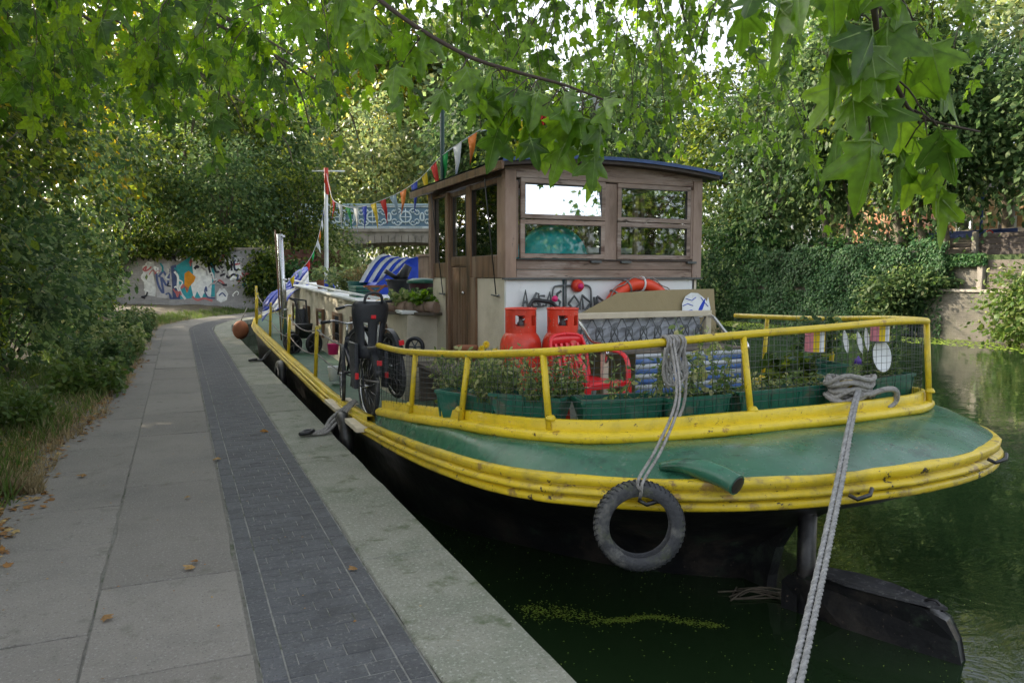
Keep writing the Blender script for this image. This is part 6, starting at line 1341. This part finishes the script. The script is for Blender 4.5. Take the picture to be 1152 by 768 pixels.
# trees over and right of the graffiti wall
gm = 'trees behind the graffiti wall'
for (x, y, cz, r, nc, per, sz, m, lab) in [
    (-2.0, 40.5, 5.6, (3.2, 2.6, 3.4), 150, 50, .22, 'hedge', 'dark tree hanging over the left of the mural'),
    (2.2, 39.8, 5.2, (3.2, 2.4, 3.0), 150, 50, .22, 'blue_green', 'blue green tree drooping over the top of the mural'),
    (5.6, 41.0, 4.2, (2.4, 2.4, 3.6), 150, 50, .2, 'hedge', 'dark ivy clad tree right of the mural behind the flue pipe'),
    (7.6, 46.0, 2.4, (2.6, 2.5, 2.5), 150, 50, .24, 'far', 'pale green tree between flue pipe and bridge'),
    (-6.0, 36.0, 10, (5, 5, 8), 240, 60, .3, 'yellowish', 'tall yellowing tree left of the mural'),
    (4.5, 52.0, 13, (5, 4, 8), 220, 60, .34, 'blue_green', 'very tall tree behind the mast'),
    (0.5, 47.0, 9.5, (6, 5, 6.5), 240, 60, .32, 'hedge', 'tall tree rising behind the mural')]:
    tree('tree', lab, (x, y, .1), [((x, y, cz), r, nc, per)], sz, M[m], .2, gm, sig=.5)
for (x, y, r, m, lab) in [(9.6, 50.5, (1.3, 1.2, 2.0), 'far', 'pale green shrub under the left end of the bridge'), (7.4, 39.5, (1.4, 1.4, 1.6), 'herb', 'yellow green shrub behind the cabin roof pots'), (4.6, 36.5, (.9, .9, 1.3), 'ivy', 'dark ivy clump at the right end of the graffiti wall'), (11.5, 54.0, (1.5, 1.2, 1.6), 'blue_green', 'grey green shrub hiding the bridge springing')]:
    bush('shrub', lab, (x, y, 0), r, 90, .2, M[m], T=T_RH, per=36, sig=.3, shell=.4, group='shrubs between boat and bridge')
for (s_, zc, r, lab) in [(.9, 2.5, (1.5, .7, 1.0), 'hedge foliage tumbling over the left top of the mural'), (3.4, 2.95, (1.7, .7, .65), 'hedge foliage tumbling over the top middle of the mural'), (5.9, 2.75, (1.5, .7, .8), 'hedge foliage tumbling over the right top of the mural'), (7.7, 1.4, (.6, .5, 1.4), 'ivy hanging down the right end of the mural'), (.2, 1.2, (.9, .6, 1.2), 'leafy shoots covering the left end of the mural')]:
    q = gp(s_, 0, -.1); bush('climber', lab, (q.x, q.y, zc - r[2] * .85), r, 90, .17, M['hedge' if s_ > 1 else 'blue_green'], T=T_OV, per=34, sig=.22, shell=.3, group='climbers on the graffiti wall', stems=3)
# far trees behind the bridge
gf = 'pale trees beyond the bridge'
for (x, y, cz, r, nc, sz, m, lab) in [
    (8, 68, 11, (6, 5, 8.5), 170, .5, 'far', 'pale sunlit tree beyond the left of the bridge'),
    (18, 72, 10, (7, 5, 8), 180, .5, 'far', 'broad pale tree beyond the middle of the bridge'),
    (30, 70, 13, (7, 6, 10), 180, .55, 'far', 'tall pale tree behind the wheelhouse roof'),
    (0, 75, 14, (8, 6, 12), 200, .6, 'blue_green', 'high grey green tree far left beyond the bridge'),
    (40, 62, 13, (8, 6, 10), 220, .6, 'hedge', 'tall green tree far behind the wheelhouse'),
    (24, 58, 13, (5, 4, 7), 220, .5, 'blue_green', 'green tree rising behind the wheelhouse and the bridge'),
    (31, 84, 20, (10, 6, 13), 230, .8, 'far', 'very tall pale tree far behind the wheelhouse'),
    (22, 86, 17, (10, 6, 13), 260, .8, 'yellowish', 'high yellowing tree far beyond the bridge')]:
    tree('tree', lab, (x, y, .2), [((x, y, cz), r, nc, 60)], sz, M[m], .4, gf, sig=1.0)
# trees on the right bank
gr_ = 'trees on the ivy covered far bank'
for (x, y, cz, r, nc, sz, m, tr, lab) in [
    (26.0, 25.1, 8.5, (2.6, 2.2, 4.2), 150, .24, 'blue_green', .17, 'grey green tree whose thin trunk stands left on the ivy wall'),
    (26.2, 23.9, 9.5, (2.4, 2.4, 5.0), 150, .24, 'blue_green', .15, 'tree with a slim orange lit trunk left of centre on the far bank'),
    (26.0, 21.3, 9.0, (2.8, 2.0, 5.0), 170, .24, 'hedge', .24, 'tree with the thickest pale trunk right above the ivy'),
    (26.3, 20.6, 7.6, (2.2, 1.8, 4.0), 140, .22, 'blue_green', .2, 'tree leaning beside the thickest trunk'),
    (26.1, 19.5, 7.2, (2.5, 1.8, 3.2), 160, .22, 'blue_green', .16, 'tree with a straight dark trunk before the blue barrier'),
    (27.5, 16.0, 6.8, (2.6, 2.2, 3.2), 170, .24, 'blue_green', .2, 'tree at the right edge behind the sleeper wall'),
    (26.4, 28.5, 6.8, (2.8, 2.8, 4.8), 180, .24, 'blue_green', .2, 'bushy tree right of the wheelhouse at the ivy wall'),
    (27.5, 32.5, 7.5, (3.6, 3.2, 5.8), 190, .27, 'hedge', .22, 'dark dense tree just right of the wheelhouse roof')]:
    tree('tree', lab, (x, y, 2.4), [((x, y, cz), r, nc, 60)], sz, M[m], tr, gr_, sig=.55, bark='bark', trunk_top=(x + .2, y + .1, cz - r[2] * .3))
gb_ = 'tall trees behind the far bank'
for (x, y, cz, r, nc, sz, m, lab) in [
    (36, 34, 11, (5, 5, 8.5), 190, .38, 'far', 'tall pale tree behind the dark tree by the wheelhouse'),
    (38, 25, 11.5, (4.5, 4.5, 5.8), 180, .38, 'far', 'tall light tree behind the slim trunks'),
    (36, 17, 7.5, (4, 3.5, 3.6), 160, .36, 'blue_green', 'tall tree at the far right behind the road'),
    (30, 48, 10, (5, 5, 9), 190, .42, 'blue_green', 'tree beyond the wheelhouse on the far bank'),
    (22, 50, 5.5, (3, 3, 5.5), 150, .36, 'hedge', 'dark waterside tree behind the right wheelhouse windows')]:
    tree('tree', lab, (x, y, 2.3), [((x, y, cz), r, nc, 60)], sz, M[m], .35, gb_, sig=.8)
for (x, y, z, r, m, lab) in [(24.2, 31.0, -.3, (1.4, 2.6, 3.2), 'blue_green', 'hanging grey green bush at the left end of the ivy wall'), (25.6, 29.5, 2.4, (1.2, 2.4, 1.0), 'ivy', 'ivy mound on top of the wall at its left'),
    (26.2, 23.2, 2.4, (.8, 3.5, .5), 'ivy', 'low undergrowth around the trunks on the ivy wall'), (24.2, 20.2, -.5, (.45, 1.2, 1.1), 'blue_green', 'pale reeds and weeds in front of the ivy at the water edge'), (24.0, 14.6, -.5, (1.0, 1.7, 1.25), 'grass', 'light green bush growing from the canal wall at the right edge'), (24.5, 19.0, .9, (.35, 1.0, .45), 'blue_green', 'small weeds on the ledge under the brick panel')]:
    bush('bank_bush', lab, (x, y, z), r, 110 if r[2] > .6 else 60, .17, M[m], T=T_OV, per=34, sig=.24, shell=.4, group='bushes on the far bank')

for (x, y, cz, r, lab) in [(12, -19, 4.2, (4.5, 3, 4.4), 'unseen broad tree added behind the viewpoint to darken window reflections'), (20, -17, 5.5, (5, 3, 5.0), 'second unseen tree added behind the viewpoint to darken window reflections')]:  # unseen trees added behind the viewpoint so the window glass reflects dark green
    tree('tree', lab, (x, y, 0), [((x, y, cz), r, 150, 55)], .3, M['hedge'], .3, 'unseen trees added behind the viewpoint for window reflections', sig=.7)
# ---------------------------------------------------------------- overhanging plane trees
cam_p = np.array([0, 0, 1.6]); cs_, sn_ = math.cos(math.radians(23.78)), math.sin(math.radians(23.78))
LM = []
def leaf_variant(k, m):
    tv, tf = T_HI; v = tv.copy(); r = np.random.default_rng(k)
    v[:, 2] -= (.25 + .25 * r.random()) * np.abs(v[:, 0]) ** 1.3; v[:, 2] -= .16 * r.random() * v[:, 1] ** 2; v[:, 0] += .06 * r.normal() * v[:, 1]
    v[:, 2] += .02 * r.normal(size=len(v))
    V = [v]; F = [tf]; nv = len(v); c0 = v[0]; base = v[-1]
    for tip, s_ in ((9, base), (5, c0 * .5 + base * .5), (13, c0 * .5 + base * .5), (2, c0 * .3 + base * .7), (16, c0 * .3 + base * .7)):
        e_ = s_ + (v[tip] - s_) * .93; mid = (s_ + v[tip]) / 2 if tip != 9 else v[0].copy()
        for a_, b_, w0, w1 in ((s_, mid, .012, .008), (mid, e_, .008, .003)):
            dd = b_ - a_; n_ = np.array([dd[1], -dd[0], 0]); n_ /= np.linalg.norm(n_) + 1e-9; up = np.array([0, 0, .006])
            for sg_ in (1, -1):
                V.append(np.array([a_ - n_ * w0 + up * sg_, a_ + n_ * w0 + up * sg_, b_ + n_ * w1 + up * sg_, b_ - n_ * w1 + up * sg_])); F.append(np.array([(nv, nv + 1, nv + 2), (nv, nv + 2, nv + 3)])); nv += 4
    V = np.concatenate(V); FF = np.concatenate(F); me = np_mesh('leaf', V, FF, m); me.materials.append(M['vein'])
    mi = np.zeros(len(FF), dtype=np.int32); mi[len(tf):] = 1; me.polygons.foreach_set('material_index', mi); me.polygons.foreach_set('use_smooth', np.ones(len(FF), dtype=bool)); return me
LV = {m: [leaf_variant(i, M[m]) for i in range(6)] for m in ('plane', 'planedark')}
def plane_tree(name, label, base, trunk_pts, trunk_r, branches, sprays, m, group, npart=295):
    """branches: list of (path, radius0, radius1); sprays: list of (start, direction, length, number of leaves, leaf size, turn)"""
    t = thing(name, label, 'tree', base, group)
    B().tube(smooth_path(trunk_pts, 6), [trunk_r * (1 - .55 * i / (6 * (len(trunk_pts) - 1))) for i in range(6 * (len(trunk_pts) - 1) + 1)], 14).build('trunk', M['bark'], t)
    for (p, r0, r1) in branches:
        P = smooth_path(p, 5); B().tube(P, [r0 + (r1 - r0) * i / (len(P) - 1) for i in range(len(P))], 8).build('branch', M['twig'] if r0 < .03 else M['bark'], t)
    tw = B(); LS = []
    for (s, d, L_, n, sz, gr) in sprays:
        s = Vector(s); d = Vector(d).normalized(); pts = [s]; v = d.copy(); st_ = L_ / 7
        for k in range(7):
            v = (v + Vector((random.uniform(-.18, .18), random.uniform(-.18, .18), -gr * .22))).normalized(); pts.append(pts[-1] + v * st_)
        r0 = .0022 + .0028 * L_; tw.tube(pts, [r0 * (1 - .1 * i) for i in range(8)], 4)
        for j in range(n):
            u = (.12 + .88 * (j + random.random() * .6) / n) * 7; k = min(6, int(u)); q = pts[k].lerp(pts[k + 1], u - k); ax = (pts[k + 1] - pts[k]).normalized()
            side = ax.cross(Vector((0, 0, 1))); side = side.normalized() if side.length > .05 else Vector((1, 0, 0)); sg_ = 1 if j % 2 else -1
            pd = (side * sg_ * random.uniform(.4, 1) + ax * random.uniform(.2, .9) + Vector((random.uniform(-.3, .3), random.uniform(-.3, .3), random.uniform(-.4, .25)))).normalized()
            size = sz * random.uniform(.6, 1.15); e = q + pd * size * .38 + Vector((0, 0, -size * .08)); tw.tube([q, q.lerp(e, .5) + Vector((0, 0, size * .04)), e], .0013 + sz * .004, 3)
            D = (pd * random.uniform(.25, .9) + Vector((random.uniform(-.25, .25), random.uniform(-.25, .25), -random.uniform(.35, 1.1)))).normalized()
            N_ = Vector((random.gauss(0, .45), random.gauss(0, .45), 1)) + pd * random.uniform(0, .6)
            LS.append((e, D, N_, size))
    tw.build('twig', M['twig'], t, stuff=True)
    # largest on screen first
    def key(l):
        v = Vector(l[0]) - Vector(cam_p); dep = v.x * sn_ + v.y * cs_
        if dep < .3: return 0
        ax = abs(v.x * cs_ - v.y * sn_) / dep; az = v.z / dep
        return (l[3] / dep) if ax < .72 and -.6 < az < .4 else 0
    LS.sort(key=key, reverse=True)
    for i, (e, D, N_, size) in enumerate(LS[:npart]):
        X = D.cross(N_).normalized(); Z = X.cross(D)
        Rm = Matrix((X, D, Z)).transposed().to_4x4(); o = piece('leaf', LV[m][i % 6], t, e, Rm.to_euler(), (size, size, size))
    R_ = LS[npart:]
    if R_: leaves('foliage', [l[0] for l in R_], [l[1] for l in R_], [l[2] for l in R_], [l[3] for l in R_], T_LO, M[m], t)
    return t
random.seed(12)
gp2 = 'plane trees overhanging the towpath'
# near tree: trunk left behind the camera, two low branches cross the picture
cb1 = [(-2.9, -2.6, 4.6), (-1.6, -.2, 4.4), (-.4, 2.2, 3.9), (.40, 3.49, 3.21), (.62, 3.13, 2.83), (.78, 2.93, 2.60), (.99, 2.71, 2.38), (1.19, 2.5, 2.26), (1.31, 2.33, 2.19), (1.53, 2.23, 2.14), (1.85, 2.2, 2.15)]
cb1 = [(-2.9, -2.6, 4.6), (-1.8, .0, 4.3), (-.5, 2.3, 3.9), (.2, 3.3, 3.4), (.62, 3.13, 2.86), (.78, 2.93, 2.62), (.99, 2.71, 2.42), (1.14, 2.55, 2.33), (1.25, 2.42, 2.27), (1.33, 2.36, 2.23), (1.41, 2.33, 2.20)]
rb1 = [(-2.7, -2.6, 5.2), (-.6, -1.0, 4.6), (.9, .6, 3.6), (1.40, 1.25, 2.75), (1.45, 1.29, 2.36), (1.46, 1.27, 2.12), (1.54, 1.28, 2.03), (1.64, 1.30, 1.98), (1.86, 1.30, 1.96)]
sprays = []
def along(path, i0, i1, n, f):
    P = smooth_path(path[i0:i1], 6)
    for k in range(n):
        p = P[int((len(P) - 1) * (k + random.random() * .6) / n)]; sprays.append(f(p))
along(cb1, 3, 11, 20, lambda p: (p, (random.uniform(-.6, .5), random.uniform(-.5, .6), random.uniform(-.4, .3)), random.uniform(.10, .28), random.randint(4, 5), .155, 1.2))
along(rb1, 4, 8, 4, lambda p: (p, (random.uniform(-.5, .6), random.uniform(-.4, .2), random.uniform(-.5, .3)), random.uniform(.08, .2), 3, .16, 1.2))
sprays += [((1.50, 1.28, 2.05), (-.6, -.1, -.2), .14, 3, .18, 1), ((1.62, 1.30, 1.99), (.6, .1, -.2), .18, 4, .15, 1), ((1.47, 1.27, 2.2), (-.5, .0, 0), .15, 5, .165, .8), ((1.46, 1.27, 2.25), (.8, 0, .1), .3, 4, .16, 1), ((1.46, 1.25, 2.3), (-.4, .2, .2), .22, 5, .16, .8), ((1.44, 1.27, 2.3), (-1, .5, .3), .3, 6, .16, .6)]
# high cluster in the top middle and right, further out
brs = [(cb1, .015, .003), (rb1, .014, .0025)]
for k_, (a, b_, c) in enumerate([((-2.8, -2.4, 5.6), (1.2, 2.4, 5.8), (4.4, 6.2, 4.6)), ((-2.8, -2.4, 6.2), (2.2, 1.8, 6.2), (6.0, 5.2, 4.6)), ((-2.8, -2.2, 5.4), (.2, 3.6, 5.6), (2.4, 6.8, 4.6)), ((-2.8, -2.4, 6.4), (3.2, .8, 6.4), (7.8, 4.0, 4.3))]):
    brs.append(([a, b_, c, tuple(Vector(c) + Vector((.9, .8, -.6)))], .045, .008))
def px2w(u, v, Z):  # only a volume sampler for where twigs hang: right, up and forward of the viewpoint
    return None
for k in range(150):   # twigs hanging from the four high limbs
    x = random.uniform(2.0, 6.4); y = random.uniform(4.4, 7.6)
    z = random.uniform(3.5, 5.4) - (.5 if x > 4.6 else 0) * random.random() * 1.6
    sprays.append(((x, y, z), (random.uniform(-.6, .6), random.uniform(-.6, .6), random.uniform(-.9, .1)), random.uniform(.5, 1.1), random.randint(8, 13), .135, 1.5))
for k in range(170):   # higher layer closing the top of the view
    sprays.append(((random.uniform(1.4, 6.5), random.uniform(5.0, 9.0), random.uniform(4.6, 6.4)), (random.uniform(-.6, .6), random.uniform(-.6, .6), random.uniform(-.9, .1)), random.uniform(.6, 1.2), random.randint(9, 14), .15, 1.5))
for k in range(8):
    sprays.append(((random.uniform(4.2, 7.6), random.uniform(2.6, 4.4), random.uniform(3.4, 4.2)), (random.uniform(-.6, .6), random.uniform(-.6, .6), random.uniform(-.6, .1)), random.uniform(.35, .7), random.randint(6, 9), .14, 1.3))
plane_tree('plane_tree', 'plane tree whose two near branches hang large leaves across the top of the view', (-3.0, -2.8, 0), [(-3.0, -2.8, -.1), (-3.05, -2.8, 2), (-2.95, -2.7, 4.2), (-2.8, -2.4, 6.6)], .34, brs, sprays, 'plane', gp2)
# left plane tree hanging over the path
sprays = []; brs = []
for i in range(9):
    y1 = 5.5 + i * 1.25; c = (1.3 + random.uniform(-.6, .9), y1, 3.7 + random.uniform(-.2, .6))
    brs.append(([(-4.2, 8.5, 4.2 + .5 * (i % 3)), (-2.6 + random.uniform(-.5, .5), (8.5 * 2 + y1) / 3, 5.8 + random.uniform(-.4, .8)), (-.6 + random.uniform(-.6, .6), (8.5 + y1 * 2) / 3 + random.uniform(-.5, .5), 5.4 + random.uniform(-.4, .5)), (c[0], c[1], c[2] + .8), (c[0] + .5, c[1] + random.uniform(-.5, .5), c[2])], .04, .007))
for k in range(620):
    y = random.uniform(4.6, 17); x = random.uniform(-3.4, 2.3 if y < 9 else 2.6); lowz = 2.55 + .055 * max(0, y - 7) + (.25 if x > 1 else 0)
    z = lowz + .75 + 2.9 * random.random() ** 1.15 + .13 * (y - 5)
    sprays.append(((x, y, z), (random.uniform(-.7, .7), random.uniform(-.7, .7), random.uniform(-.8, .2)), random.uniform(.5, 1.1), random.randint(9, 14), .185, 1.4))
plane_tree('plane_tree', 'plane tree at the left whose drooping crown roofs the towpath', (-4.4, 8.6, 0), [(-4.4, 8.6, -.1), (-4.5, 8.6, 2), (-4.2, 8.5, 4), (-4.0, 8.5, 7)], .3, brs, sprays, 'planedark', gp2)
# duckweed and floating leaves
n = 1500; tt = RNG.random(n); x = 2.0 + 1.05 * tt + .03 * RNG.normal(size=n); y = 4.33 - .62 * tt + .05 * np.sin(tt * 11) + (.02 + .05 * (tt < .4)) * RNG.normal(size=n)
P = np.stack([x, y, WZ + .006 + 0 * x], 1); D = RNG.normal(size=(n, 3)); D[:, 2] = 0; N_ = np.tile([0, 0, 1.], (n, 1)) + .05 * RNG.normal(size=(n, 3))
tag(leaves('duckweed', P, D, N_, .013 * (.5 + RNG.random(n)), T_OV, M['duckweed']), 'bright green duckweed streak on the dark water beside the quay', 'duckweed')
n = 900; x = 1.5 + 3.5 * RNG.random(n); y = 2.3 + 4 * RNG.random(n); P = np.stack([x, y, WZ + .006 + 0 * x], 1); D = RNG.normal(size=(n, 3)); D[:, 2] = 0; N_ = np.tile([0, 0, 1.], (n, 1)) + .05 * RNG.normal(size=(n, 3))
tag(leaves('floating_scraps', P, D, N_, .010 * (.5 + RNG.random(n)), T_OV, M['duckweed']), 'scattered specks of weed floating near the hull', 'duckweed')
n = 2600; x = 21.5 + 2.6 * RNG.random(n); y = 12 + 18 * RNG.random(n); x += .8 * np.sin(y * .5); P = np.stack([x, y, WZ + .008 + 0 * x], 1); D = RNG.normal(size=(n, 3)); D[:, 2] = 0; N_ = np.tile([0, 0, 1.], (n, 1)) + .05 * RNG.normal(size=(n, 3))
tag(leaves('floating_weed', P, D, N_, .11 * (.5 + RNG.random(n)), T_OV, M['duckweed']), 'yellow green weed streaks floating along the far bank', 'duckweed')
fw = B(); random.seed(2)
for k in range(7): fw.tube(smooth_path([(3.4 + random.uniform(-.15, .15), 4.0 + random.uniform(-.1, .1), WZ + .01), (3.55 + random.uniform(-.15, .15), 3.95, WZ + .05 * random.random()), (3.75 + random.uniform(-.1, .1), 3.85 + random.uniform(-.1, .1), WZ + .01)], 4), .006, 5)
tag(fw.build('floating_twigs', M['bark']), 'brown twigs caught on the water between hull and rudder', 'twigs')
